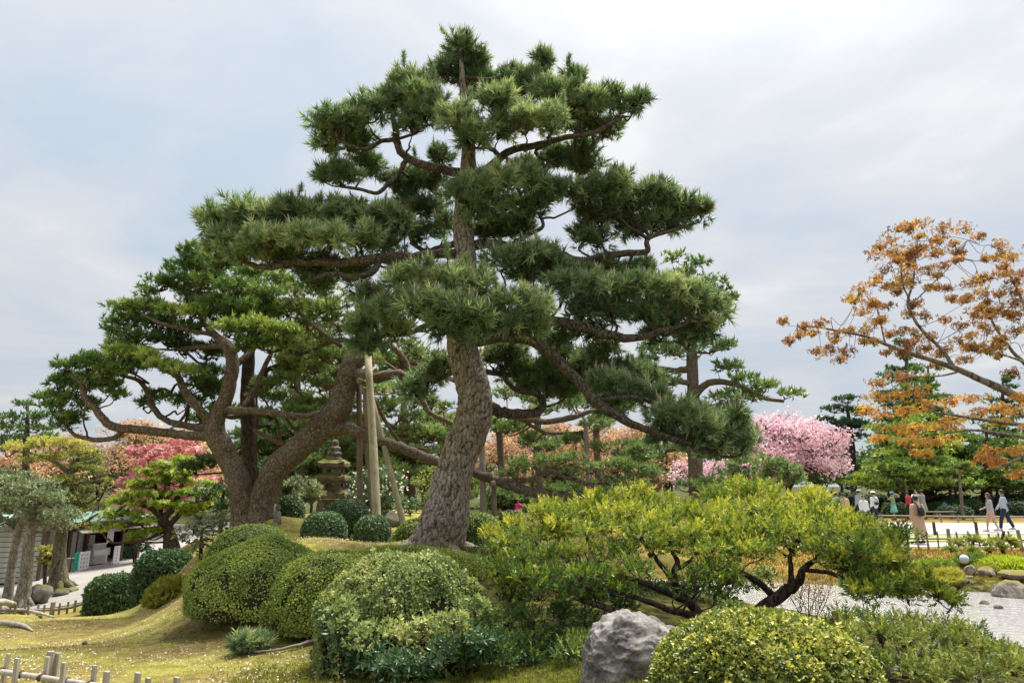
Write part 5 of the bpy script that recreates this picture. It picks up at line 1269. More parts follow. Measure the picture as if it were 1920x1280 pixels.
dome('clipped_mound', 'dark wide bush between the green maple and the large dome', 'clipped shrub', 303, 1032, 1118, 20.5, 54, LM['azalea_dark'], .075, 4500, 12, br=.36, core='core_dark', expo=.6, rough=.5, tm='box3', lump=.09)
dome('box_bush', 'round yellow-green small-leaved bush right of the grey boulder', 'clipped shrub', 1437, 1154, 1345, 4.75, 205, LM['box'], .032, 16500, 13, br=.50, var=.24, holes=.14, lump=.07, rough=.6, tm='box3', depth=.85, patch=.16, expo=.85)
dome('dark_bush', 'dark rounded bush behind the twin poles by the person in pink', 'shrub', 955, 957, 1000, 22, 22, LM['azalea_dark'], .05, 3000, 14, br=.25, core='core_dark')
for k, (u, vt, vb, Y, hw, lb) in enumerate([(1682, 944, 970, 43, 26, 'low clipped hedge behind the visitor in turquoise'), (1763, 942, 964, 46, 24, 'dark clipped hedge behind the beige coat visitor'), (1808, 936, 962, 47, 40, 'broad dark clipped hedge behind the staked trunk'),
                                       (1790, 948, 966, 43, 34, 'lower clipped hedge in front of the broad dark hedge'), (1905, 940, 962, 46, 34, 'clipped hedge behind the walking couple at the right edge')]):
    dome('far_hedge', lb, 'hedge', u, vt, vb, Y, hw, LM['azalea_dark'], .10, 1700, 20 + k, br=.42, expo=.55, depth=.5, core='core_dark')

for k, u in enumerate(range(1590, 1960, 52)):
    dome('far_hedge', 'dark shrubbery in the far row under the conifers', 'hedge', u, 924 + (k % 3) * 3, 956, 52, 40, LM['azalea_dark'], .13, 1200, 70 + k, br=.34, expo=.7, depth=.5, core='core_dark', lump=.14, group='dark shrubbery under the far conifers')
# the pale leafy shrub in front and its dark skirt
rng = np.random.default_rng(77)
fb = dome('pale_leafy_shrub', 'wide pale-leaved shrub in front with loose dark skirt over the moss', 'shrub', 752, 1046, 1222, 7.7, 156, LM['rhodo'], .040, 15500, 31, br=.60, var=.18, holes=.20, lump=.20, rough=.5, tm='box3', patch=.34, depth=.8, expo=.72)
SP_WHORL = dict(tm=TM['broad'], size=.075, clump=.15, dens=1.6, ntuft=13, sq=.8, up=.35, twig=.006, depth=.9, twiglet=.6, zlo=-.6, var=.10)
def addpads(root, name, lst, Y0, sp, leaf, rng, twig='twig'):
    for p in lst:
        mb = MB(); c = P(p[0], p[1], Y0 + (p[4] if len(p) > 4 else 0)); s = MPP(p[1], Y0 + (p[4] if len(p) > 4 else 0))
        foliage(mb, c, (p[2] * s, p[2] * s * sp['depth'], p[3] * s), sp, p[5] if len(p) > 5 else .5, rng)
        mb.build(name, [leaf, M[twig], M[twig]], root)['kind'] = 'stuff'
addpads(fb, 'leafy_branch', [(690, 1195, 45, 22, -1.2, .72), (745, 1185, 45, 20, -1.3, .74), (800, 1180, 42, 20, -1.3, .68), (850, 1165, 40, 20, -1.1, .62), (650, 1175, 36, 20, -1.1, .6), (630, 1140, 34, 24, -1.0, .55), (890, 1140, 30, 20, -.8, .6)],
        7.7, dict(SP_WHORL, tm=TM['box'], size=.05, ntuft=18), LM['rhodo'], rng)
addpads(fb, 'skirt_branch', [(640, 1195, 36, 22, -.9, .5), (700, 1230, 46, 18, -.9, .45), (765, 1240, 44, 18, -1.0, .5), (825, 1225, 40, 20, -1.0, .5), (870, 1195, 40, 20, -.9, .55), (735, 1255, 40, 14, -1.1, .55), (800, 1258, 34, 12, -1.05, .48), (610, 1165, 28, 20, -.8, .55), (670, 1215, 30, 18, -.9, .4), (905, 1215, 36, 18, -.7, .35)],
        7.7, SP_WHORL, LM['bluegreen'], rng)

# ------------------------------------------------------------------ the spreading yew
SP_YEW = dict(tm=TM['yew'], size=.098, clump=.17, dens=1.9, ntuft=26, gx=1.12, gz=1.15, sq=.7, up=.75, upd=.35, twig=.008, depth=1.0, twiglet=.5, zlo=-.55, var=.16, var2=.14)
pd = []
def row(vals, hw, hh, dY, br):
    for u, v in vals:
        pd.append((u, v, hw * rng.uniform(.85, 1.15), hh * rng.uniform(.85, 1.15), dY + rng.uniform(-.25, .25), br + rng.uniform(-.08, .08)))
row([(1090, 958), (1130, 947), (1180, 942), (1230, 945), (1280, 955), (1350, 938), (1400, 933), (1450, 935), (1500, 942), (1545, 955), (1590, 970)], 38, 19, .9, .66)
row([(935, 1005), (975, 985), (1020, 968), (1060, 965), (1110, 965), (1160, 962), (1210, 965), (1260, 972), (1310, 968), (1360, 960), (1410, 958), (1460, 958), (1510, 968), (1560, 977), (1610, 992), (1645, 1004)], 40, 22, .3, .7)
row([(915, 1035), (960, 1022), (1005, 1008), (1050, 1005), (1100, 1000), (1150, 1000), (1200, 1000), (1250, 1008), (1300, 1005), (1350, 1000), (1400, 1000), (1450, 1000), (1500, 998), (1550, 1000), (1600, 1008), (1650, 1015), (1695, 1008)], 40, 22, -.2, .62)
row([(1240, 985), (1300, 988), (1340, 985), (1380, 982), (1430, 980), (1480, 980), (1530, 980), (1580, 988), (1625, 992), (1130, 985), (1180, 985), (1060, 988), (1660, 1028), (1560, 1015), (1500, 1015), (1440, 1018), (1380, 1018), (1320, 1015), (1260, 1022)], 42, 22, .1, .6)
row([(1380, 916), (1440, 918), (1410, 924), (1340, 930), (1200, 926), (1175, 936), (1110, 940), (1530, 936), (1040, 955)], 26, 16, .8, .72)
row([(1610, 1035), (1650, 1050), (1560, 1052), (1590, 1060)], 34, 14, -.6, .55)
row([(930, 1065), (975, 1052), (1020, 1045), (1070, 1040), (1120, 1040), (1170, 1035), (1215, 1030), (1330, 1035), (1380, 1040), (1430, 1035), (1530, 1030), (1580, 1040), (1630, 1045), (1670, 1040)], 38, 20, -.5, .54)
row([(945, 1095), (990, 1085), (1040, 1082), (1090, 1085), (1140, 1080), (1190, 1070), (1330, 1075), (1370, 1080), (1590, 1068), (1640, 1070)], 38, 20, -.6, .42)
row([(960, 1125), (1010, 1115), (1060, 1118), (1110, 1118), (1160, 1105), (1340, 1105), (1310, 1090)], 36, 18, -.6, .32)
row([(1640, 1085), (1680, 1068), (1690, 1098), (1735, 1088), (1650, 1112), (1705, 1120), (1755, 1112), (1785, 1128), (1620, 1095), (1600, 1112)], 24, 9, -.9, .55)
tree('spreading_yew', 'wide yellow-green spreading yew with dark twisting trunks behind the boulder', 'shrub', 8.4,
     [(1330, 1184, 11), (1308, 1148, 9.5), (1285, 1122, 8.5), (1268, 1098, 7), (1264, 1072, 6), (1270, 1052, 5), (1258, 1030, 3.5)],
     [[(1400, 1170, 14, .2), (1440, 1132, 12, .1), (1478, 1106, 11, 0), (1500, 1084, 8, -.1), (1507, 1066, 6, -.1), (1535, 1045, 4.5, -.2), (1575, 1020, 3, -.2)], [(1480, 1104, 7, 0), (1484, 1070, 5, 0), (1482, 1040, 4, 0), (1500, 1010, 3, 0)],
      [(1455, 1120, 7, .1), (1420, 1090, 6, .1), (1385, 1070, 4.5, 0), (1350, 1050, 3, 0)], [(1288, 1126, 7), (1245, 1108, 6, -.2), (1200, 1090, 5, -.3), (1150, 1075, 4, -.4), (1095, 1065, 3, -.4)], [(1268, 1095, 5), (1240, 1060, 4.5, -.2), (1222, 1035, 3.5, -.2), (1200, 1010, 2.5, -.2)],
      [(1266, 1068, 4.5), (1295, 1050, 3.5), (1310, 1030, 2.5)], [(1318, 1160, 7), (1250, 1140, 6, -.4), (1190, 1118, 5, -.6), (1130, 1110, 4, -.6), (1060, 1090, 3, -.6)], [(1510, 1068, 4, -.1), (1560, 1075, 4, -.4), (1620, 1100, 3.5, -.8), (1680, 1110, 3, -.9), (1740, 1112, 2, -.9)],
      [(1190, 1160, 7, -.4), (1140, 1140, 6, -.6), (1080, 1120, 5, -.6), (1000, 1090, 4, -.5), (950, 1060, 3, -.4)], [(1270, 1050, 4, .2), (1230, 990, 3, .4), (1180, 950, 2, .6)], [(1490, 1040, 4, .1), (1450, 990, 3, .4), (1420, 940, 2, .7)]],
     pd, SP_YEW, M['bark_dark'], leaf=LM['yew'], seed=101, padname='sprig_pad', tsides=12, limbr=.45)
# dark lower growth under the yew
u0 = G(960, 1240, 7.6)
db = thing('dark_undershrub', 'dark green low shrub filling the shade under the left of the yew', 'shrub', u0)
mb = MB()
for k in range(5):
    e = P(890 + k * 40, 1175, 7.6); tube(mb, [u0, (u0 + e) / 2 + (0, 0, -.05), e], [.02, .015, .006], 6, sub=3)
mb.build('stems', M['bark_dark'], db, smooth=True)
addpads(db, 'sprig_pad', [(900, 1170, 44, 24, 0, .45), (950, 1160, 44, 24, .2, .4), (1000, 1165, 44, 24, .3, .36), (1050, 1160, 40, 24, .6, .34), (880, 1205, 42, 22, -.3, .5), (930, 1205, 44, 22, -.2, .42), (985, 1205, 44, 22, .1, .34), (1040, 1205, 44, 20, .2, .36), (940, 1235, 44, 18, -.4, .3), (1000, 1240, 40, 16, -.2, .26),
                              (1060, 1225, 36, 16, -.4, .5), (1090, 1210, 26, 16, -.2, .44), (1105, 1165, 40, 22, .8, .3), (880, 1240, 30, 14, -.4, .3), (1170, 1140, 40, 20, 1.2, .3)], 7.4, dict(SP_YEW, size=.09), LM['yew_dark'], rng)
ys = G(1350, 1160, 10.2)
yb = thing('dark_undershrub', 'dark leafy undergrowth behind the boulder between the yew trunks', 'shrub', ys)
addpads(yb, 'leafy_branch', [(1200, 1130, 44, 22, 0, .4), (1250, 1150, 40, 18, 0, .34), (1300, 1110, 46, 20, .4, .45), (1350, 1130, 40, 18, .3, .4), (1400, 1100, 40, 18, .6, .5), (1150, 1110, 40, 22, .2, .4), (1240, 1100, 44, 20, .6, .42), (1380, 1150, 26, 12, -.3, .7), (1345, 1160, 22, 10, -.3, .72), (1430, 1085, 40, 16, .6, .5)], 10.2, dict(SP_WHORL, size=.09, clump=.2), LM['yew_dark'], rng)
# juniper at the bottom right
jp = [(1575, 1166, 42, 16, .4, .40), (1620, 1172, 40, 16, .3, .44), (1600, 1195, 44, 22, 0, .58), (1650, 1190, 46, 22, 0, .62), (1690, 1200, 40, 20, -.1, .56), (1690, 1172, 44, 13, .5, .54), (1745, 1178, 44, 14, .4, .6), (1795, 1190, 42, 15, .3, .62), (1838, 1206, 42, 17, .2, .6), (1880, 1228, 42, 18, 0, .62), (1925, 1258, 38, 20, 0, .6),
      (1740, 1195, 46, 20, .1, .5), (1790, 1205, 46, 20, 0, .5), (1840, 1225, 46, 20, -.2, .56), (1890, 1250, 46, 20, -.3, .54), (1740, 1235, 44, 18, -.2, .42), (1790, 1245, 46, 18, -.3, .5), (1700, 1260, 44, 16, -.4, .44), (1760, 1275, 46, 16, -.5, .5), (1840, 1270, 46, 16, -.5, .5), (1600, 1230, 40, 18, -.2, .34), (1650, 1245, 36, 14, -.3, .3), (1560, 1180, 26, 16, .2, .35)]
tree('low_juniper', 'low wide juniper with bare grey stems at the bottom right corner', 'shrub', 6.4,
     [(1600, 1300, 9), (1630, 1275, 8), (1660, 1258, 7), (1680, 1240, 6), (1690, 1215, 4)],
     [[(1600, 1262, 8, -.3), (1660, 1262, 7, -.3), (1690, 1250, 6, -.2), (1740, 1215, 5, -.1), (1780, 1190, 3, .1)], [(1660, 1255, 5), (1640, 1230, 4), (1620, 1205, 3)], [(1820, 1290, 6, -.4), (1850, 1255, 5, -.3), (1860, 1225, 4, -.2)], [(1740, 1215, 4), (1800, 1200, 3.5), (1860, 1200, 3, .1)], [(1640, 1235, 3, .2), (1600, 1180, 3, .3), (1570, 1160, 2, .4)]],
     jp, dict(SP_YEW, size=.078, clump=.15, dens=2.3, gx=1.2, gz=1.15, up=.55), M['bark_pale'], leaf=LM['juniper'], seed=103, padname='sprig_pad', tsides=10, limbr=.4)
# bare twiggy bush at the water's edge
tb = G(1515, 1165, 9.6)
bt = thing('twiggy_bush', 'bare twiggy little bush at the water edge above the round bush', 'shrub', tb)
mb = MB()
r = np.random.default_rng(8)
for k in range(14):
    e = P(r.uniform(1455, 1575), r.uniform(1075, 1135), 9.6 + r.uniform(-.4, .4))
    mid = tb * .5 + e * .5 + r.normal(0, .06, 3)
    tube(mb, [tb, mid, e], [.008, .006, .003], 5, sub=3, wob=.3, seed=k)
    for q in range(4):
        s_ = mid * (1 - q / 4) + e * q / 4
        tube(mb, [s_, s_ + r.normal(0, .13, 3) + (0, 0, .12)], [.004, .002], 4, cap=False)
mb.build('twigs', M['twig_grey'], bt)
mb = MB()
pp = np.array([P(r.uniform(1450, 1580), r.uniform(1070, 1130), 9.6 + r.uniform(-.4, .4)) for _ in range(160)])
inst(mb, TM['leaf1'], pp, r.normal(0, 1, (160, 3)), np.full(160, .03), r.uniform(.2, .8, 160), 0, r)
mb.build('sparse_leaves', LM['maple_brown'], bt)
# camellia, loose dark shrubs on the left and behind
SP_CAM = dict(tm=TM['broad'], size=.10, clump=.28, dens=1.7, ntuft=14, sq=.8, up=.25, twig=.010, depth=.9, twiglet=.4, zlo=-.6)
def loose(name, label, u, vb, Y, pads, leaf, seed, sp=SP_CAM, cat='shrub'):
    return tree(name, label, cat, Y, [(u, vb, 4), (u - 3, vb - 20, 3.2), (u, vb - 45, 2.5)], [], pads, sp, M['bark_dark'], leaf=leaf, seed=seed, split=False, tsides=7)
cm = loose('camellia', 'glossy dark camellia with white-lit leaves behind the wooden poles', 690, 985, 23, [(676, 905, 26, 20, 0, .6), (700, 895, 36, 24, 0, .6), (735, 905, 34, 24, 0, .56), (672, 930, 22, 18, 0, .45), (690, 935, 36, 24, -.2, .45), (735, 940, 34, 24, -.2, .5), (770, 950, 30, 24, .4, .5), (680, 962, 24, 18, 0, .4), (720, 965, 36, 20, -.2, .44)], LM['bluegreen'], 111)  # the white flecks come from the flowers mesh
mb = MB(); r = np.random.default_rng(12)
fp = np.array([P(r.uniform(662, 765), r.uniform(880, 930) + r.uniform(0, 60) * (r.random() < .25), 22.4 + r.uniform(-.5, .2)) for _ in range(70)])
inst(mb, TM['petal'], fp, r.normal(0, .5, (70, 3)) + (0, -1, .6), np.full(70, .05), np.full(70, .9), 0, r)
mb.build('flowers', leaf_mat('white_petals', [(0, (.7, .7, .66)), (1, (.86, .86, .8))], .2), cm)
loose('stemmed_shrub', 'grey-green shrub on thin bare stems left of the stone pagoda', 568, 985, 21, [(555, 905, 22, 14, 0, .5), (580, 912, 24, 15, 0, .56), (570, 925, 22, 12, 0, .5), (595, 925, 14, 10, 0, .5)], LM['olive'], 112, SP_CAM)
loose('layered_shrub', 'loose green-grey layered shrub between the maple and the clipped mounds', 380, 1035, 17.5, [(365, 985, 36, 13, 0, .5), (400, 975, 36, 12, 0, .46), (345, 1005, 34, 13, -.2, .56), (390, 1002, 36, 13, -.3, .62), (425, 985, 30, 14, 0, .4), (420, 1010, 24, 12, 0, .42), (365, 1022, 34, 10, -.2, .36), (440, 960, 26, 14, .3, .36)], LM['olive'], 113, dict(SP_CAM, tm=TM['box'], size=.075))
loose('dark_shrub', 'dark shrub crouching below the maple beside the second shop sign', 255, 1055, 38, [(250, 1010, 20, 14, 0, .3), (265, 1025, 22, 14, 0, .36), (245, 1035, 14, 12, 0, .34), (275, 1040, 20, 14, 0, .34)], LM['azalea_dark'], 114, dict(SP_CAM, size=.16, clump=.4))
loose('dark_shrub', 'dark evergreen shrub between the forked trunks and the maple crown', 420, 965, 22, [(385, 925, 30, 16, 0, .34), (425, 920, 30, 16, 0, .3), (450, 905, 24, 16, 0, .28), (400, 950, 34, 14, 0, .36), (440, 945, 30, 14, 0, .36)], LM['azalea_dark'], 115)
loose('pale_shrub', 'light yellow-green shrub in the gap left of the big grey trunk', 800, 985, 25, [(790, 905, 30, 20, 0, .6), (820, 890, 26, 20, 0, .6), (800, 930, 30, 18, 0, .5), (825, 945, 24, 18, 0, .44), (780, 950, 24, 14, 0, .5)], LM['juniper'], 116, dict(SP_CAM, tm=TM['leaf1'], size=.09))
dome('grass_mound', 'light green grassy mound on the moss slope left of the large dome', 'plant', 322, 1086, 1132, 16.0, 44, LM['grass'], .12, 2600, 59, br=.62, tm='blade', rough=.35)
# bank plants on the far side of the stream
loose('dwarf_pine', 'cloud-pruned dwarf pine on the far bank before the bamboo fence', 1826, 1052, 19.2, [(1800, 1018, 18, 4, 0, .7), (1825, 1012, 20, 4, 0, .7), (1848, 1020, 16, 4, 0, .66), (1786, 1030, 16, 4, -.2, .7), (1820, 1032, 18, 4, -.2, .64), (1855, 1032, 12, 4, 0, .66)], LM['juniper'], 121, dict(SP_BACK, size=.10, clump=.18, tm=TM['pine_far']))
loose('dwarf_pine', 'smaller dwarf pine on the far bank near the right edge', 1882, 1040, 19.8, [(1870, 1016, 12, 4, 0, .7), (1892, 1014, 13, 4, 0, .66), (1880, 1026, 12, 4, -.1, .64), (1903, 1022, 9, 4, 0, .66)], LM['juniper'], 122, dict(SP_BACK, size=.10, clump=.18, tm=TM['pine_far']))
dome('lime_plant', 'bright lime-yellow cushion plant on the far bank at the right edge', 'plant', 1892, 1046, 1076, 17.6, 42, LM['lime'], .10, 1700, 51, br=.55, tm='blade', rough=.35, var=.15)
for k, (u, vt, vb, Y, hw, lb) in enumerate([(1760, 1052, 1076, 18.0, 26, 'grassy green tuft left of the white garden lamp'), (1830, 1042, 1068, 18.4, 34, 'blue-green grassy cushion right of the white garden lamp'), (1725, 1058, 1080, 18.0, 24, 'grassy tuft on the far bank beside the pale flat stone'),
                                            (1780, 1070, 1092, 17.0, 20, 'yellowish moss cushion among the shore stones'), (1848, 1062, 1076, 17.4, 22, 'mossy tuft between shore stones near the lime plant'), (1775, 1086, 1096, 16.9, 26, 'thin yellow grass fringe above the waterline')]):
    dome('grass_tuft', lb, 'plant', u, vt, vb, Y, hw, LM['grass'] if k in (3, 4, 5) else LM['conifer'], .11, 1400, 60 + k, br=[.55, .42, .6, .8, .6, .8][k], tm='blade', rough=.35)
print('shrubs', TRI_TOTAL)
# ------------------------------------------------------------------ rocks
M['rock_grey'] = rock_mat('grey_boulder', (0.04, 0.034, 0.03), (0.15, 0.135, 0.125), (0.31, 0.29, 0.27), 3.4, None, .8)
M['rock_warm'] = rock_mat('warm_stone', (0.06, 0.05, 0.04), (0.24, 0.20, 0.165), (0.46, 0.41, 0.36), 3.0, (0.17, 0.15, 0.03), .6)
M['rock_dark'] = rock_mat('dark_stone', (0.03, 0.028, 0.024), (0.11, 0.10, 0.085), (0.22, 0.20, 0.17), 3.0, (0.10, 0.10, 0.03), .6)
def rock(name, label, pos, size, mat, seed, level=3, planes=9, noise=.14, rot=0, group=None, top=None):
    r = np.random.default_rng(seed)
    v, t = ico(level)
    v = v.copy()
    v *= (1 + .30 * (fbm(v * 1.3 + seed, seed, 2) - .5))[:, None]
    for k in range(planes):
        n = unit(r.normal(0, 1, 3) * (1, 1, .8)); d = r.uniform(.62, .86)
        s = v @ n; o = np.maximum(0, s - d)
        v -= n * (o * .93)[:, None]
    v *= (1 + noise * (fbm(v * 3.1 + 7, seed + 2, 4) - .5) * 2)[:, None]
    v *= (1 + noise * .35 * (fbm(v * 9 + 3, seed + 4, 3) - .5) * 2)[:, None]
    if top is not None:
        v[:, 0] += top * np.clip(v[:, 2], 0, 1.2)
    c, s = cos(rot), sin(rot)
    v = v * (np.asarray(size) / 2)
    v = np.stack([v[:, 0] * c - v[:, 1] * s, v[:, 0] * s + v[:, 1] * c, v[:, 2]], -1)
    mb = MB(); mb.add(v + pos, t)
    o = mb.build(name, mat, None, smooth=True, origin=pos)
    return tag(o, label, 'rock', group)
# the boulder at the front: outline read from the photograph, own depth
bp = G(1188, 1290, 5.9)
v, t = ico(5); v = v.copy()
s_ = MPP(1210, 5.9)
prof_z = np.array([1300, 1262, 1235, 1205, 1180, 1160, 1147, 1138])
lft = np.array([1086, 1088, 1090, 1098, 1108, 1126, 1146, 1164]); rgt = np.array([1276, 1282, 1288, 1294, 1284, 1254, 1216, 1192])
zz = np.array([P(1188, k, 5.9)[2] for k in prof_z]); zb, zt = zz[0] - .12, zz[-1]
z = zb + (zt - zb) * (np.arcsin(np.clip(v[:, 2], -1, 1)) / pi + .5) ** .85
L = np.interp(z, zz, lft); R_ = np.interp(z, zz, rgt)
th = np.arctan2(v[:, 1], v[:, 0])
cx = P(1188, 1220, 5.9)[0]
xm = ((L + R_) / 2 - 1188) * s_; xw = (R_ - L) / 2 * s_
cap_ = np.clip((zt - z) / .10, 0, 1) ** .5 * np.clip((z - zb) / .05, 0, 1) ** .5
X = cx + xm + xw * np.sign(np.cos(th)) * np.abs(np.cos(th)) ** .8 * cap_
Yv = bp[1] + .34 * np.sign(np.sin(th)) * np.abs(np.sin(th)) ** .8 * cap_ * np.clip((zt - z) / .45 + .3, 0, 1)
v = np.stack([X, Yv, z], -1)
cen = np.array((cx, bp[1], (zb + zt) / 2))
for n, d in [((-.5, -.8, .35), .30), ((.55, -.75, .35), .31), ((-.1, -.75, .66), .30), ((.1, -1, -.1), .27), ((-.75, -.3, .6), .34), ((.5, -.2, .85), .36)]:
    n = unit(np.array(n)); s = (v - cen) @ n; v = v - n * (np.maximum(0, s - d) * .85)[:, None]
dv = unit(v - cen)
q = (v - cen)
v = v + dv * (.055 * (fbm(q * 4 + 3, 5, 3) - .5) * 2 + .05 * (np.abs(fbm(q * (7, 7, 11) + 1, 8, 3) - .5)) * -2 + .018 * (fbm(q * 26, 9, 2) - .5) * 2)[:, None]
mb = MB(); mb.add(v, t)
tag(mb.build('boulder', M['rock_grey'], None, smooth=True, origin=bp), 'big pale grey boulder standing at the front edge of the garden', 'rock')
def rk(label, u, vb, Y, w, h, mat, seed, **k):
    g = G(u, vb, Y); s = MPP(vb, Y)
    return rock('rock', label, g + (0, 0, h * s * .38), (w * s, w * s * .8, h * s * 1.25), M[mat], seed, **k)
rk('broad dark stone standing between the two left tree trunks', 76, 1108, 27.5, 46, 38, 'rock_dark', 1, top=.2)
rk('low stone lying by the roots of the yellow-green tree', 118, 1096, 28.5, 34, 14, 'rock_dark', 2)
rk('flat stone slab by the tree roots on the path edge', 141, 1090, 29, 22, 9, 'rock_warm', 3)
rk('small blue-grey stone alone on the moss slope', 158, 1206, 10.6, 12, 8, 'rock_dark', 4)
rk('small dark stone in the moss left of the large dome', 284, 1156, 13.5, 14, 6, 'rock_dark', 5)
rk('dark mossy boulder behind the leaning pole', 735, 992, 19.5, 46, 30, 'rock_dark', 6)
rk('small dark stone beside the pole feet behind the ball shrub', 700, 985, 20, 24, 16, 'rock_dark', 66)
rk('largest shore boulder at the right edge of the stream', 1898, 1118, 15.6, 66, 44, 'rock_warm', 7)
rk('flat topped slab on the largest shore boulder', 1908, 1088, 16.6, 70, 16, 'rock_warm', 8)
rk('rounded stone above the waterline left of the largest boulder', 1852, 1086, 17.0, 30, 18, 'rock_warm', 9)
rk('upright stone on the bank below the white lamp', 1820, 1080, 17.2, 20, 18, 'rock_warm', 10)
rk('long low stone at the far shore beside the yew tips', 1785, 1078, 17.4, 34, 10, 'rock_warm', 11)
rk('pale flat stone lying in the grass on the far bank', 1757, 1058, 18.6, 22, 9, 'rock_grey', 12)
rk('mossy stone at the waterline by the right boulder', 1868, 1100, 16.2, 20, 12, 'rock_dark', 13)
r = np.random.default_rng(44)
for k in range(16):
    u = 1705 + k * 10.5 + r.uniform(-4, 4)
    g = G(u, 1090, r.uniform(16.5, 17.6)); sz = r.uniform(.07, .20)
    rock('shore_stone', 'small pebble in the line of stones along the far waterline', (g[0], g[1], max(g[2], WATER_Z) + sz * .15), (sz * 1.5, sz, sz * .8), M['rock_warm' if k % 2 else 'rock_dark'], 300 + k, 2, group='pebbles along the far waterline')
for k, (u, v, lb) in enumerate([(1846, 1131, 'dark stone just breaking the water nearest the right boulder'), (1872, 1140, 'dark stone in mid stream farthest from the bank'), (1760, 1118, 'dark stone in the stream beside the yew tips')]):
    p = P(u, v, 2.45 / (0.0001 + tan(atan((v - 640) / FPX) - PITCH)))
    rock('stream_stone', lb, (p[0], p[1], WATER_Z + .01), (.20, .14, .12), M['rock_dark'], 330 + k, 2)
# white garden lamp on the bank
g = G(1806, 1062, 18.0)
t_ = thing('garden_lamp', 'round white garden floodlight with dark collar on the far bank', 'garden lamp', g)
mb = MB(); v, t = ico(3); cz = P(1808, 1048, 18.0); rr_ = 8.5 * MPP(1048, 18)
mb.add(v * (rr_, rr_ * .8, rr_) + cz, t); mb.build('globe', plain('lamp_white', (.62, .66, .72), .35, .04, spec=.5), t_, smooth=True)
mb = MB(); tube(mb, [cz + (.06, .10, 0), cz + (.10, .26, .02)], [rr_ * .98, rr_ * .7], 16); tube(mb, [(g[0], g[1], g[2] - .05), cz + (0, .1, -rr_)], [.02, .02], 8)
mb.build('housing', plain('lamp_black', (.03, .03, .032), .5), t_, smooth=True)

# ------------------------------------------------------------------ stone pagoda
M['stone_old'] = rock_mat('old_stone', (0.035, 0.029, 0.023), (0.11, 0.088, 0.07), (0.20, 0.165, 0.135), 5.0, None, .5)
M['stone_moss'] = rock_mat('mossy_stone', (0.035, 0.03, 0.022), (0.085, 0.07, 0.05), (0.15, 0.125, 0.092), 5.0, (0.14, 0.135, 0.025), .7)
Yp = 24.0; pc = G(620, 975, Yp); s_ = MPP(900, Yp)
zv = lambda v: P(620, v, Yp)[2]
pg = thing('stone_pagoda', 'old mossy stone pagoda of stacked roofs behind the clipped balls', 'stone pagoda', pc)
def sq(mb, z0, z1, w0, w1, mat=0):
    V = np.array([(x * w, y * w, zz_) for zz_, w in ((z0, w0 / 2), (z1, w1 / 2)) for x, y in ((-1, -1), (1, -1), (1, 1), (-1, 1))]) + (pc[0], pc[1], 0)
    mb.quads(V, [(0, 3, 2, 1), (4, 5, 6, 7), (0, 1, 5, 4), (1, 2, 6, 5), (2, 3, 7, 6), (3, 0, 4, 7)], mat)
def frame_storey(z0, z1, w, name):
    mb = MB(); pw = w * .26
    for x in (-1, 1):
        for y in (-1, 1):
            mb.box((pc[0] + x * (w - pw) / 2, pc[1] + y * (w - pw) / 2, (z0 + z1) / 2), (pw, pw, z1 - z0))
    mb.box((pc[0], pc[1], z0 + .035), (w * .96, w * .96, .07)); mb.box((pc[0], pc[1], z1 - .035), (w * .96, w * .96, .07))
    mb.build(name, M['stone_old'], pg)
def roof(z0, z1, w, wt, name='roof'):
    mb = MB(); n = 8
    rows = [(z0 - .04, w * .96), (z0, w), (z0 + (z1 - z0) * .45, w * .99), (z0 + (z1 - z0) * .6, (w * .6 + wt * .4)), (z1, wt)]
    V = []
    for zz_, ww in rows:
        for e in range(4):
            for k in range(n):
                t0 = -1 + 2 * k / n
                x, y = [(t0, -1), (1, t0), (-t0, 1), (-1, -t0)][e]
                lift = .05 * (abs(t0) ** 3) * (ww / w)
                V.append((pc[0] + x * ww / 2, pc[1] + y * ww / 2, zz_ + lift + .012 * sin(k * 5 + e)))
    m_ = 4 * n; i = np.arange(len(rows) - 1)[:, None] * m_; j = np.arange(m_)[None]; j2 = (j + 1) % m_
    mb.quads(V, np.stack([i + j, i + j2, i + m_ + j2, i + m_ + j], -1).reshape(-1, 4))
    k0 = (len(rows) - 1) * m_
    mb.add(V + [(pc[0], pc[1], z0 - .04), (pc[0], pc[1], z1)], [(len(V), (a + 1) % m_, a) for a in range(m_)] + [(len(V) + 1, k0 + a, k0 + (a + 1) % m_) for a in range(m_)])
    mb.build(name, M['stone_moss'], pg)
mb = MB(); sq(mb, pc[2] - .2, zv(936), 52 * s_, 40 * s_); mb.build('base', M['stone_old'], pg)
roof(zv(932), zv(918), 60 * s_, 44 * s_)
frame_storey(zv(917), zv(902), 34 * s_, 'storey'); roof(zv(900), zv(889), 56 * s_, 36 * s_)
frame_storey(zv(889), zv(876), 32 * s_, 'storey'); roof(zv(874), zv(862), 50 * s_, 30 * s_)
mb = MB()
loft(mb, [(pc[0], pc[1], zv(a), b * s_, b * s_) for a, b in [(862, 14), (858, 14.5), (857, 11), (853, 11.5), (852, 13), (848, 13), (846, 9), (843, 9.5), (841, 11), (838, 10), (836, 6), (833, 7), (830, 6.5), (826, 5.5), (824, 3)]], 16)
mb.build('finial', M['stone_old'], pg, smooth=True)
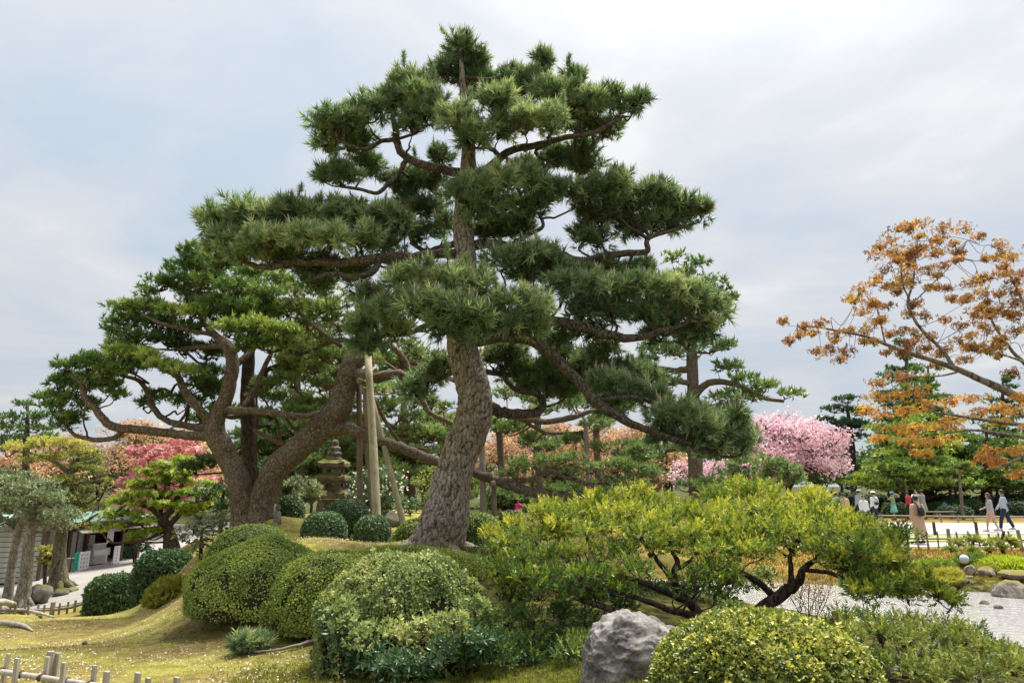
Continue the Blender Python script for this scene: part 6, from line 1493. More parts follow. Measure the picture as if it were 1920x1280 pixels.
# little stone figure by the leaning trunk
sp_ = G(519, 985, 16.5); s_ = MPP(965, 16.5); zs = lambda v: P(519, v, 16.5)[2]
st = thing('stone_marker', 'small pale stone marker standing by the leaning trunk base', 'stone marker', sp_)
mb = MB(); loft(mb, [(sp_[0], sp_[1], zs(a) if k else sp_[2] - .05, b * s_, b * s_ * .8) for k, (a, b) in enumerate([(982, 8), (970, 7.5), (962, 6.5), (957, 4)])], 10); mb.build('body', M['rock_grey'], st, smooth=True)
mb = MB(); loft(mb, [(sp_[0], sp_[1], zs(a), b * s_, b * s_) for a, b in [(957, 2), (954, 5), (949, 5.2), (945, 2)]], 10); mb.build('head', M['rock_grey'], st, smooth=True)

# ------------------------------------------------------------------ wooden props
M['wood_pale'] = wood_mat('pale_pole', (0.27, 0.23, 0.15), (0.50, 0.44, 0.31))
M['wood_brown'] = wood_mat('brown_pole', (0.15, 0.105, 0.08), (0.30, 0.225, 0.175))
M['wood_grey'] = wood_mat('grey_pole', (0.21, 0.175, 0.15), (0.36, 0.31, 0.27))
M['wood_bleached'] = wood_mat('bleached_wood', (0.24, 0.21, 0.175), (0.50, 0.455, 0.395))
M['rope'] = plain('dark_rope', (0.07, 0.055, 0.045), .9, .3, 40)
def pole(parent, a, b, mat, name='pole'):
    """a = (u, v, Y, r px) top, b = foot"""
    p = P(*a[:3]); q = G(*b[:3]); q[2] -= .15
    mb = MB(); tube(mb, [p, p * .5 + q * .5 + (.01, 0, 0), q], [a[3] * MPP(a[1], a[2]), (a[3] + b[3]) / 2 * MPP(a[1], a[2]), b[3] * MPP(b[1], b[2])], 12, sub=4, gnarl=.05, seed=int(a[0]))
    return mb.build(name, M[mat], parent, smooth=True)
tp_ = thing('tree_prop', 'three pole wooden prop holding up the top of the leaning pine', 'tree prop', G(705, 975, 15.6))
pole(tp_, (690, 668, 16.3, 6.5), (712, 977, 15.4, 8.5), 'wood_pale'); pole(tp_, (673, 715, 17.3, 5), (676, 962, 17.6, 6), 'wood_brown'); pole(tp_, (697, 745, 16.9, 4.5), (768, 978, 16.9, 6), 'wood_pale'); pole(tp_, (684, 728, 16.8, 4.5), (704, 962, 17.4, 5), 'wood_brown')
mb = MB(); a = P(676, 716, 16.1); tube(mb, [a + (0, -.15, 0), a + (0, 1.1, .1)], [.08, .08], 12); mb.build('crossbar', M['wood_brown'], tp_, smooth=True)
tp_ = thing('tree_prop', 'pale upright prop pole right beside the big grey trunk under the long limb', 'tree prop', G(907, 990, 17.5))
pole(tp_, (902, 770, 17.9, 5), (908, 990, 17.6, 6.5), 'wood_grey')
mb = MB(); a = P(905, 892, 17.45); tube(mb, [a + (-.12, 0, 0), a + (.12, 0, 0)], [.11, .11], 10); mb.build('rope_binding', M['rope'], tp_, smooth=True)
tp_ = thing('tree_prop', 'shorter brown prop post under the long limb right of the pale pole', 'tree prop', G(927, 985, 17.9))
pole(tp_, (926, 900, 17.9, 4.5), (927, 985, 17.9, 5.5), 'wood_brown')
mb = MB(); a = P(925, 906, 17.75); tube(mb, [a + (0, -.25, 0), a + (0, .3, 0)], [.08, .08], 10); mb.build('crossbar', M['wood_grey'], tp_, smooth=True)
tp_ = thing('tree_prop', 'thin single prop pole under the reddish branch before the peach trees', 'tree prop', G(1104, 945, 19))
pole(tp_, (1098, 785, 18.5, 4), (1106, 950, 18.6, 5), 'wood_grey')

# ------------------------------------------------------------------ bamboo fences
def fence(name, label, line, step, hgt, w, rail_h, rail_r, posts, mats, seed, jitter=.25, ties=True, post_w=1.7):
    r = np.random.default_rng(seed)
    line = np.array(line, float)
    seg = np.linalg.norm(np.diff(line, axis=0), axis=1); cum = np.concatenate([[0], np.cumsum(seg)])
    at = lambda s: np.array([np.interp(s, cum, line[:, 0]), np.interp(s, cum, line[:, 1])])
    p0 = at(0); root = thing(name, label, 'fence', (p0[0], p0[1], float(H(*p0)[0])))
    n = int(cum[-1] / step)
    rp = [np.append(at(s), float(H(*at(s))[0]) + rail_h) for s in np.linspace(0, cum[-1], max(4, n // 2))]
    mb = MB(); tube(mb, np.array(rp), np.full(len(rp), rail_r), 8, sub=2, gnarl=.08, seed=seed); mb.build('rail', M[mats[1]], root, smooth=True)
    for k in range(n + 1):
        s = k * step + r.uniform(-.5, .5) * step * jitter
        q = at(np.clip(s, 0, cum[-1])); d = at(min(s + .05, cum[-1])) - at(max(s - .05, 0)); d = d / max(np.linalg.norm(d), 1e-6)
        nn = np.array((d[1], -d[0])); g = float(H(*q)[0])
        ispost = posts and k % posts == 0
        ww = w * (post_w if ispost else r.uniform(.85, 1.15)); h = hgt * (1.12 if ispost else r.uniform(.9, 1.05))
        side = 1 if k % 2 else -1
        c = np.append(q + nn * side * (rail_r + ww * .30) * (0 if ispost else 1), g)
        ax = np.array([(d[0], d[1], 0), (nn[0], nn[1], 0), (r.normal(0, .03), r.normal(0, .03), 1)])
        mb = MB(); mb.box(c + (0, 0, h / 2 - .05), (ww, ww * (.8 if ispost else .45), h + .1), ax, taper=.94)
        mb.build('post' if ispost else 'picket', M[mats[0]], root)
        if ties and not ispost:
            mb = MB(); c2 = np.append(q, g + rail_h)
            tube(mb, [c2 - np.append(d, 0) * ww * .5 + (0, 0, -.012), c2 + np.append(d, 0) * ww * .5 + (0, 0, .012)], [rail_r * 1.10, rail_r * 1.10], 8)
            mb.build('rope_tie', M['rope'], root)
    return root
pl = [P(-60, 1240, 6.9), P(25, 1228, 6.55), P(67, 1230, 6.45), P(140, 1243, 6.3), P(222, 1258, 6.1), P(310, 1276, 5.75), P(420, 1310, 5.35)]
fence('bamboo_fence', 'pale weathered bamboo fence at the bottom left corner in front', [(p[0], p[1]) for p in pl], .29, .27, .054, .115, .026, 0, ('wood_bleached', 'wood_bleached'), 5)
p = P(93, 1233, 6.5); p[2] = float(H(p[0], p[1])[0])
pt = thing('wooden_stake', 'pale split stake standing just behind the front bamboo fence', 'stake', p)
mb = MB(); mb.box(p + (-.03, .06, .14), (.062, .03, .34)); mb.build('slat', M['wood_bleached'], pt); mb = MB(); mb.box(p + (.012, .09, .13), (.05, .03, .32)); mb.build('slat', M['wood_bleached'], pt)
pl = [G(-10, 1135, 25.0), G(40, 1138, 25.0), G(100, 1142, 25.0), G(170, 1146, 25.2)]
fence('low_path_fence', 'low bamboo fence at the foot of the moss slope along the path', [(p[0], p[1]) for p in pl], .26, .50, .075, .30, .045, 8, ('wood_grey', 'wood_grey'), 6, ties=False)
fence('stream_fence', 'low bamboo picket fence above the far bank of the stream', [(7.5, 21.75), (11.5, 21.7), (15, 21.3), (19, 20.6)], .30, .58, .05, .34, .028, 7, ('wood_grey', 'wood_grey'), 7, ties=False, post_w=1.7)
fence('low_rail_fence', 'low dark wooden rail fence along the far edge of the path', [(17.3, 40.6), (20, 38.6), (24, 37.0), (32, 36.4)], .9, .46, .07, .34, .05, 0, ('wood_grey', 'wood_grey'), 8, ties=False)
for k, (u, v) in enumerate([(1752, 992), (1831, 992), (1673, 994)]):
    g = G(u, v, 27.4); mb = MB(); mb.box(g + (0, 0, .25), (.09, .08, .56), taper=.9)
    tag(mb.build('path_post', M['rope'], None, origin=g), ['dark post on the lawn edge right of the beige coat visitor', 'dark post on the lawn edge left of the walking couple', 'dark post at the lawn edge behind the yew tips'][k], 'post')
g = G(1745, 962, 41.5); bn = thing('garden_bench', 'low wooden bench frame by the hedge behind the beige coat visitor', 'bench', g)
mb = MB(); mb.box(g + (.3, 0, .42), (2.4, .4, .07)); mb.build('seat', M['wood_grey'], bn)
for x in (-.7, .3, 1.3):
    mb = MB(); mb.box(g + (x, 0, .2), (.1, .3, .42)); mb.build('leg', M['wood_grey'], bn)

# bleached fallen limbs on the left, creeping branches under the front shrub
def limb(name, label, pts, mat, seed, sides=10):
    w = [P(u, v, Y) for u, v, Y, r in pts]
    mb = MB(); tube(mb, w, [r * MPP(v, Y) for u, v, Y, r in pts], sides, sub=5, gnarl=.2, seed=seed, wob=.12, lump=6)
    o = mb.build(name, M[mat], None, smooth=True, origin=w[0])
    return tag(o, label, 'fallen branch')
def gl(u, v, up=0.0, lo=6.0, hi=30.0):
    p = ray_ground(u, v, lo, hi); return p + (0, 0, up)
def glimb(label, pts, mat, seed, name='fallen_branch'):
    w = np.array([gl(u, v, up, 6, 26) for u, v, r, up in pts]); rad = [r for u, v, r, up in pts]
    mb = MB(); tube(mb, w, rad, 10, sub=5, gnarl=.2, seed=seed, wob=.12, lump=6)
    return tag(mb.build(name, M[mat], None, smooth=True, origin=w[0]), label, 'fallen branch')
glimb('thick bleached branch lying along the moss edge at the left', [(-20, 1150, .075, .16), (10, 1150, .08, .14), (45, 1151, .07, .12), (75, 1154, .05, .07), (102, 1158, .02, .02)], 'wood_bleached', 1)
glimb('lower bleached branch with forked tip at the left edge', [(-20, 1176, .055, .08), (20, 1175, .05, .07), (45, 1178, .035, .05), (62, 1184, .015, .01)], 'wood_bleached', 2)
glimb('short bleached log lying above the two long branches at the left edge', [(-25, 1158, .10, .40), (0, 1152, .10, .37), (24, 1150, .09, .34)], 'wood_bleached', 3)
glimb('twisted bare branch creeping over the moss left of the front shrub', [(640, 1205, .022, .06), (590, 1208, .020, .05), (560, 1216, .018, .05), (520, 1224, .015, .04), (475, 1228, .008, .04)], 'wood_grey', 4, 'creeping_branch')
glimb('upper twisted bare branch under the edge of the front shrub', [(600, 1185, .020, .10), (575, 1180, .02, .12), (555, 1188, .018, .08), (530, 1190, .014, .07), (490, 1194, .008, .05)], 'wood_grey', 5, 'creeping_branch')
cp = gl(465, 1225); ct = thing('seedling_pine', 'small needle tuft of a creeping pine in the moss', 'pine seedling', cp)
mb = MB(); rng = np.random.default_rng(3)
foliage(mb, cp + (0, 0, .10), (.22, .2, .12), dict(SP_MAIN, size=.09, clump=.1, candle=0, spike=0, twig=.004), .5, rng, base=cp)
mb.build('needle_pad', [LM['pine_main'], M['twig'], M['twig']], ct)

# ------------------------------------------------------------------ fallen petals, moss blades
r = np.random.default_rng(21)
def scatter_px(n, u0, u1, v0, v1, lo=5.5, hi=30):
    U = r.uniform(u0, u1, n); V = v0 + (v1 - v0) * r.random(n)
    return U, V
def ground_pts(n, x0, x1, y0, y1, pw=1.0):
    x = r.uniform(x0, x1, n); y = y0 + (y1 - y0) * r.random(n) ** pw
    return np.stack([x, y, H(x, y)], -1)
p = ground_pts(34000, -14, -.8, 5.6, 24, 1.7)
d = fbm(p * (.8, .8, 0) + 3, 31, 3)
p = p[(d + r.normal(0, .10, len(d)) > .52)]
mb = MB(); k = len(p)
inst(mb, [(np.array([(-.5, -.4, 0), (.5, -.4, 0.1), (.5, .4, 0), (-.5, .4, .15)]), np.array([(0, 1, 2), (0, 2, 3)]), np.zeros(4))], p + (0, 0, .022), r.normal(0, .35, (k, 3)) + (0, 0, 1), r.uniform(.009, .020, k), r.random(k), 0, r)
tag(mb.build('fallen_petals', leaf_mat('petals_on_moss', [(0, (.40, .29, .21)), (.5, (.58, .46, .38)), (1, (.74, .66, .60))], 0), None), 'pale fallen blossom petals scattered over the moss slope', 'petals', kind='stuff')
def blades(name, label, p, size, tint, leaf):
    mb = MB(); k = len(p)
    inst(mb, TM['blade'], p - (0, 0, .005), r.normal(0, .25, (k, 3)) + (0, 0, 1), size * r.uniform(.6, 1.3, k), np.clip(tint + r.normal(0, .14, k), 0, 1), 0, r)
    return tag(mb.build(name, leaf, None), label, 'moss', kind='stuff')
p = ground_pts(32000, -15, -.5, 5.4, 24, 1.8)
t_ = .30 + 2.8 * (fbm(p * (.7, .9, 0) + 11, 33, 4) - .42)
LM['moss_fuzz'] = leaf_mat('moss_fuzz', [(0, (0.15, 0.09, 0.04)), (.3, (0.27, 0.18, 0.08)), (.55, (0.31, 0.30, 0.06)), (1, (0.56, 0.50, 0.15))], .25, .8, .1)
blades('moss', 'short golden moss and grass covering the slope at the left', p, .032, t_, LM['moss_fuzz'])
p = ground_pts(14000, -2.9, 3.2, 5.0, 8.0)
ring = []
for (x0, y0, a, b) in RINGS:
    if y0 > 20: continue
    th = r.random(int(260 * a)) * 2 * pi; k_ = r.uniform(.92, 1.22, len(th))
    ring.append(np.stack([x0 + a * k_ * np.cos(th), y0 + b * k_ * np.sin(th)], -1))
ring = np.concatenate(ring); ring = np.concatenate([ring, H(ring[:, 0], ring[:, 1])[:, None]], 1)
p = np.concatenate([p, ring])
blades('grass', 'darker green moss and weeds at the foot of the front shrubs', p, .05, .30 + .5 * (fbm(p * (1.5, 1.5, 0), 34, 2) - .3), LM['grass'])
p = ground_pts(19000, 5, 22, 16.5, 21.6); p = p[p[:, 2] > -.38]
LM['moss_brown'] = leaf_mat('brown_moss', [(0, (0.10, 0.085, 0.02)), (.5, (0.30, 0.20, 0.045)), (1, (0.40, 0.30, 0.07))], .25, .8, .1)
blades('bank_moss', 'rusty brown and green moss along the far bank of the stream', p, .075, .35 + .9 * (fbm(p * (.6, .6, 0), 35, 3) - .4), LM['moss_brown'])
print('things', TRI_TOTAL)
# ------------------------------------------------------------------ tea house and clapboard building
M['copper'] = plain('verdigris_roof', (0.19, 0.30, 0.265), .6, .25, 3.0)
M['white_wall'] = plain('white_plaster', (0.46, 0.44, 0.40), .8, .08, 4)
M['board_white'] = plain('pale_clapboard', (0.42, 0.43, 0.38), .75, .14, 5)
M['post_brown'] = wood_mat('brown_post', (0.09, 0.055, 0.04), (0.19, 0.13, 0.095))
M['wood_dark'] = wood_mat('dark_boards', (0.025, 0.018, 0.014), (0.075, 0.05, 0.04))
M['metal_white'] = plain('white_enamel', (0.62, 0.61, 0.58), .35, .05, 5, spec=.5)
M['metal_grey'] = plain('grey_shelf', (0.40, 0.385, 0.36), .5, .1, 5)
M['black'] = plain('black_paint', (0.02, 0.02, 0.022), .5, .2, 8)
M['teal'] = plain('teal_sign', (0.03, 0.36, 0.27), .5, .12, 5)
M['sign_white'] = plain('white_sign', (0.74, 0.74, 0.76), .5, .05, 5)
M['ink_blue'] = plain('dark_blue_ink', (0.035, 0.04, 0.10), .6, .2, 8)
M['ink_green'] = plain('dark_green_ink', (0.01, 0.10, 0.075), .6, .2, 8)
M['awning'] = plain('pale_awning', (0.36, 0.31, 0.26), .7, .2, 8)
M['concrete'] = plain('pale_kerb', (0.50, 0.48, 0.45), .85, .12, 6)
A_ = G(62, 1080, 36.5); B_ = G(262, 1046, 43.5)
A_[2] = B_[2] = 0
SX = (B_ - A_); SL = np.linalg.norm(SX); SX = SX / SL; SY = np.array((SX[1], -SX[0], 0.0))
if SY[1] > 0:
    SY = -SY                                   # towards the path
def sh(s, t, z=0.0):
    p = A_ + SX * s + SY * t
    p[2] = SG + z
    return p
SG = -9
_m = A_ + SX * SL * .6
SG = float(H(_m[0], _m[1])[0])
AX = np.array([SX, SY, (0, 0, 1.0)])
th_ = thing('tea_house', 'open-fronted brown tea house with green copper roof beside the path', 'tea house', sh(SL / 2, -1.5))
def sbox(parent, name, c, size, mat, tint=.5):
    mb = MB(); mb.box(sh(*c), size, AX); return mb.build(name, M[mat], parent)
sbox(th_, 'floor_slab', (SL / 2, -1.2, .06), (SL + .6, 3.6, .22), 'concrete')
sbox(th_, 'wall', (SL / 2, -2.95, 1.3), (SL, .12, 2.5), 'wood_dark')
sbox(th_, 'wall', (.05, -1.5, 1.3), (.10, 2.8, 2.5), 'wood_dark'); sbox(th_, 'wall', (SL - .05, -1.5, 1.3), (.10, 2.8, 2.5), 'wood_dark')
for f in (.02, .28, .44, .80, .985):
    sbox(th_, 'post', (SL * f, -.12, 1.22), (.17, .17, 2.15), 'post_brown')
for f0, f1, mt_, z0, z1 in [(.30, .36, 'white_wall', .2, 2.1), (.375, .425, 'white_wall', .2, 2.1), (.05, .14, 'post_brown', .2, 2.1), (.17, .24, 'wood_dark', .2, 1.9), (.57, .66, 'white_wall', .95, 1.75)]:
    sbox(th_, 'wall_panel', (SL * (f0 + f1) / 2, -.26 if f0 < .5 else -1.2, (z0 + z1) / 2), (SL * (f1 - f0), .05, z1 - z0), mt_)
sbox(th_, 'beam', (SL / 2, -.12, 2.34), (SL + .3, .20, .14), 'post_brown')
def slope(parent, name, s0, s1, t0, z0, t1, z1, mat, ribs=0, th=.05):
    mb = MB()
    a, b, c, d = sh(s0, t0, z0), sh(s1, t0, z0), sh(s1, t1, z1), sh(s0, t1, z1)
    n = unit(np.cross(b - a, d - a)); n = n if n[2] > 0 else -n
    V = [a, b, c, d, a + n * th, b + n * th, c + n * th, d + n * th]
    mb.quads(V, [(0, 3, 2, 1), (4, 5, 6, 7), (0, 1, 5, 4), (1, 2, 6, 5), (2, 3, 7, 6), (3, 0, 4, 7)])
    o = mb.build(name, M[mat], parent)
    for k in range(ribs):
        s = s0 + (s1 - s0) * (k + .5) / ribs
        mb = MB(); tube(mb, [sh(s, t0, z0) + n * (th + .012), sh(s, t1, z1) + n * (th + .012)], [.022, .022], 5); mb.build('roof_seam', M[mat], o)
    return o
slope(th_, 'awning', SL * .25, SL * .62, .95, 2.02, -.02, 2.42, 'awning', 18)
slope(th_, 'awning', SL * .64, SL * 1.0, .75, 2.10, -.02, 2.42, 'awning', 14)
slope(th_, 'roof', -.7, SL + .6, .75, 2.62, -2.0, 3.05, 'copper', 26)
slope(th_, 'roof', -.7, SL + .6, -4.2, 2.62, -2.0, 3.05, 'copper', 0)
sbox(th_, 'fascia', (SL / 2, .74, 2.57), (SL + 1.3, .06, .14), 'post_brown')
sbox(th_, 'ceiling', (SL / 2, -1.6, 2.52), (SL + .2, 3.0, .05), 'wood_dark')
# fridge, notices, signs, bin: things of their own
def at_px(u, v, t):
    """position along the front (s) under a pixel column, at offset t"""
    best = None
    for s in np.linspace(-1, SL + 1, 400):
        p = sh(s, t, .5); d = p - EYE
        z = d[1] * cos(PITCH) + d[2] * sin(PITCH); uu = 960 + FPX * d[0] / z
        if best is None or abs(uu - u) < best[0]:
            best = (abs(uu - u), s)
    return best[1]
s = at_px(182, 0, .35)
fr = thing('display_freezer', 'white drinks freezer with grey drawers standing in the tea house front', 'freezer', sh(s, .3, .17))
sbox(fr, 'cabinet', (s, .30, .62), (1.0, .55, .78), 'metal_white'); sbox(fr, 'drawer', (s - .1, .60, .36), (.78, .05, .20), 'metal_grey'); sbox(fr, 'drawer', (s - .1, .60, .62), (.78, .05, .20), 'metal_grey'); sbox(fr, 'glass_top', (s, .24, 1.16), (.92, .40, .30), 'metal_grey'); sbox(fr, 'rim', (s, .24, 1.34), (1.0, .48, .05), 'metal_white')
def ink(mb, c, w, h, n, mat, seed, cols=1):
    """unreadable handwriting: brush strokes, characters stacked in columns"""
    r = np.random.default_rng(seed)
    for cc in range(cols):
        for k in range(n):
            x0 = (cc + .5) / cols * w - w / 2; z0 = h / 2 - (k + .5) / n * h
            ch = min(h / n, w / cols) * .42
            for q in range(4):
                a = r.uniform(0, pi); l = ch * r.uniform(.5, 1.0)
                ax2 = np.array([SX * cos(a) + np.array((0, 0, sin(a))), SY, -SX * sin(a) + np.array((0, 0, cos(a)))])
                mb.box(c + SX * (x0 + r.uniform(-.3, .3) * ch) + np.array((0, 0, z0 + r.uniform(-.4, .4) * ch)), (l, .006, ch * .22), ax2, mat)
def aboard(name, label, u, t, w, h, parts_, seed):
    s = at_px(u, 0, t)
    g = sh(s, t); g[2] = float(H(g[0], g[1])[0]) + .03
    o = thing(name, label, 'sign', g)
    lean = np.array([SX, unit(SY + np.array((0, 0, .14))), unit(np.array((0, 0, 1.0)) - SY * .14)])
    x = -w / 2
    for frac, mat, ink_mat, n, cols in parts_:
        pw = w * frac
        c = g + SX * (x + pw / 2) + (0, 0, h / 2 + .06)
        mb = MB(); mb.box(c, (pw - .004, .03, h), AX); p_ = mb.build('panel', M[mat], o)
        mb = MB(); ink(mb, c + SY * .02, pw * .8, h * .88, n, 0, seed + int(frac * 10), cols); mb.build('lettering', M[ink_mat], p_)
        x += pw
    for sx_ in (-w / 2 + .03, w / 2 - .03):
        mb = MB(); mb.box(g + SX * sx_ + SY * -.22 + (0, 0, h * .42), (.03, .03, h * .9), AX); mb.build('leg', M['black'], o)
        mb = MB(); mb.box(g + SX * sx_ + (0, 0, .03), (.03, .03, .10), AX); mb.build('leg', M['black'], o)
aboard('sign_board', 'teal and white standing sign board with dark handwriting before the tea house', 153, 1.3, .98, .95, [(.30, 'teal', 'ink_green', 4, 1), (.70, 'sign_white', 'ink_blue', 4, 3)], 5)
aboard('sign_board', 'narrow white standing sign with a column of dark blue writing by the right post', 218, .8, .46, .98, [(1.0, 'sign_white', 'ink_blue', 5, 1)], 9)
for k, (u, z, w, h, lb) in enumerate([(202, 1.55, .46, .62, 'white notice sheets hanging beside the right post of the tea house'), (200, .72, .36, .42, 'plain pale board low beside the right post of the tea house')]):
    s = at_px(u, 0, .02)
    o = thing('notice_board', lb, 'notice', sh(s, .02, z))
    mb = MB(); mb.box(sh(s, .02, z + .1), (w, .03, h), AX); p_ = mb.build('sheet', M['sign_white' if k == 0 else 'white_wall'], o)
    if k == 0:
        mb = MB(); ink(mb, sh(s, .045, z + .1), w * .8, h * .85, 6, 0, 31, 3); mb.build('lettering', M['ink_blue'], p_)
s = at_px(133, 0, .9)
o = thing('litter_bin', 'pale box bin standing left of the teal sign board', 'bin', sh(s, .9)); sbox(o, 'body', (s, .9, .38), (.34, .34, .72), 'awning'); sbox(o, 'lid', (s, .9, .76), (.38, .38, .05), 'metal_grey')
s = at_px(92, 0, 1.2)
o = thing('planter', 'dark red planter box beside the knobbly tree trunk', 'planter', sh(s, 1.2)); sbox(o, 'box', (s, 1.2, .28), (.5, .4, .5), 'post_brown'); sbox(o, 'soil', (s, 1.2, .525), (.44, .34, .03), 'wood_dark')

# clapboard building at the left edge
ca, cb = G(-120, 1108, 31.5), G(72, 1098, 33.2)
cg = min(ca[2], cb[2])
CX = cb - ca; CX[2] = 0; CLn = np.linalg.norm(CX); CX /= CLn; CY = np.array((CX[1], -CX[0], 0)); CY = CY if CY[1] < 0 else -CY
CAX = np.array([CX, CY, (0, 0, 1.0)])
cbld = thing('clapboard_building', 'pale greenish clapboard building half hidden at the left edge', 'building', (ca[0], ca[1], cg))
cp_ = lambda s, t, z: np.array((ca[0], ca[1], cg)) + CX * s + CY * t + np.array((0, 0, z))
mb = MB(); mb.box(cp_(CLn / 2, -1.6, 1.7), (CLn - .05, 3.1, 3.0), CAX); mb.build('wall', M['wood_dark'], cbld)
mb = MB(); mb.box(cp_(CLn / 2, -.06, .12), (CLn, .10, .24), CAX); mb.build('base', M['wood_dark'], cbld)
bd = None
for k in range(11):
    z = .26 + k * .235
    c = cp_(CLn / 2, .03, z + .118)
    tl = np.array([CX, unit(CY + np.array((0, 0, .22))), unit(np.array((0, 0, 1.0)) + CY * -.22)])
    if bd is None:
        mb = MB(); mb.box(c, (CLn, .03, .205), tl); bd = mb.build('plank', M['board_white'], cbld); c0 = c
    else:
        d_ = bd.copy(); COL.objects.link(d_); d_.parent = cbld; d_.location = Vector(c - c0)
mb = MB(); mb.box(cp_(CLn - .06, .035, 1.5), (.16, .10, 2.75), CAX); mb.build('corner_post', M['post_brown'], cbld)
mb = MB()
V = [cp_(-.4, .7, 2.85), cp_(CLn + .5, .7, 2.85), cp_(CLn + .5, -1.6, 3.3), cp_(-.4, -1.6, 3.3)]
V += [x + np.array((0, 0, .06)) for x in V]
mb.quads(V, [(0, 3, 2, 1), (4, 5, 6, 7), (0, 1, 5, 4), (1, 2, 6, 5), (2, 3, 7, 6), (3, 0, 4, 7)]); mb.build('roof', M['copper'], cbld)

# ------------------------------------------------------------------ people
M['skin'] = plain('skin', (0.46, 0.30, 0.22), .6, .05, 8)
M['hair'] = plain('black_hair', (0.018, 0.014, 0.013), .5, .3, 20)
M['hair_brown'] = plain('brown_hair', (0.10, 0.045, 0.025), .5, .3, 20)
M['shoe'] = plain('pale_shoes', (0.5, 0.5, 0.55), .6, .1, 8)
M['shoe_dark'] = plain('dark_shoes', (0.03, 0.03, 0.03), .6, .1, 8)
M['eye'] = plain('eyes', (0.01, 0.01, 0.01), .3, 0, 8)
def cloth(name, c):
    if name not in M:
        M[name] = plain(name, c, .85, .12, 9)
    return M[name]
CL = dict(beige=(.50, .34, .25), cream=(.66, .60, .53), white=(.68, .68, .68), offwhite=(.60, .60, .58), navy=(.025, .03, .06), black=(.02, .02, .022), green=(.24, .34, .17), turq=(.18, .52, .49), blue=(.10, .19, .42), red=(.46, .05, .07), grey=(.33, .34, .36),
          stripe=(.34, .38, .46), paleblue=(.42, .48, .58), pink=(.75, .05, .25), peach=(.60, .38, .30), denim=(.10, .14, .24))
def remesh(mb, vox, mat, name, parent, extra=None, M4=None):
    me = bpy.data.meshes.new('tmp')
    V = np.concatenate(mb.V); T = np.concatenate(mb.T)
    me.from_pydata([tuple(map(float, x)) for x in V], [], [tuple(map(int, x)) for x in T]); me.update()
    ob = bpy.data.objects.new('tmp', me); COL.objects.link(ob)
    md = ob.modifiers.new('r', 'REMESH'); md.mode = 'VOXEL'; md.voxel_size = vox
    ms = ob.modifiers.new('s', 'SMOOTH'); ms.iterations = 2; ms.factor = .4
    dg = bpy.context.evaluated_depsgraph_get()
    m2 = bpy.data.meshes.new_from_object(ob.evaluated_get(dg), depsgraph=dg)
    n = len(m2.vertices); co = np.empty(n * 3, np.float32); m2.vertices.foreach_get('co', co)
    m2.calc_loop_triangles(); tt = np.empty(len(m2.loop_triangles) * 3, np.int32); m2.loop_triangles.foreach_get('vertices', tt)
    bpy.data.objects.remove(ob); bpy.data.meshes.remove(me); bpy.data.meshes.remove(m2)
    out = MB(); v = co.reshape(-1, 3); t = tt.reshape(-1, 3)
    out.add(v, t)
    if extra is not None and extra.n:
        out.add(np.concatenate(extra.V), np.concatenate(extra.T))
    out.V = [M4(x) for x in out.V]
    return out.build(name, mat, parent, smooth=True)
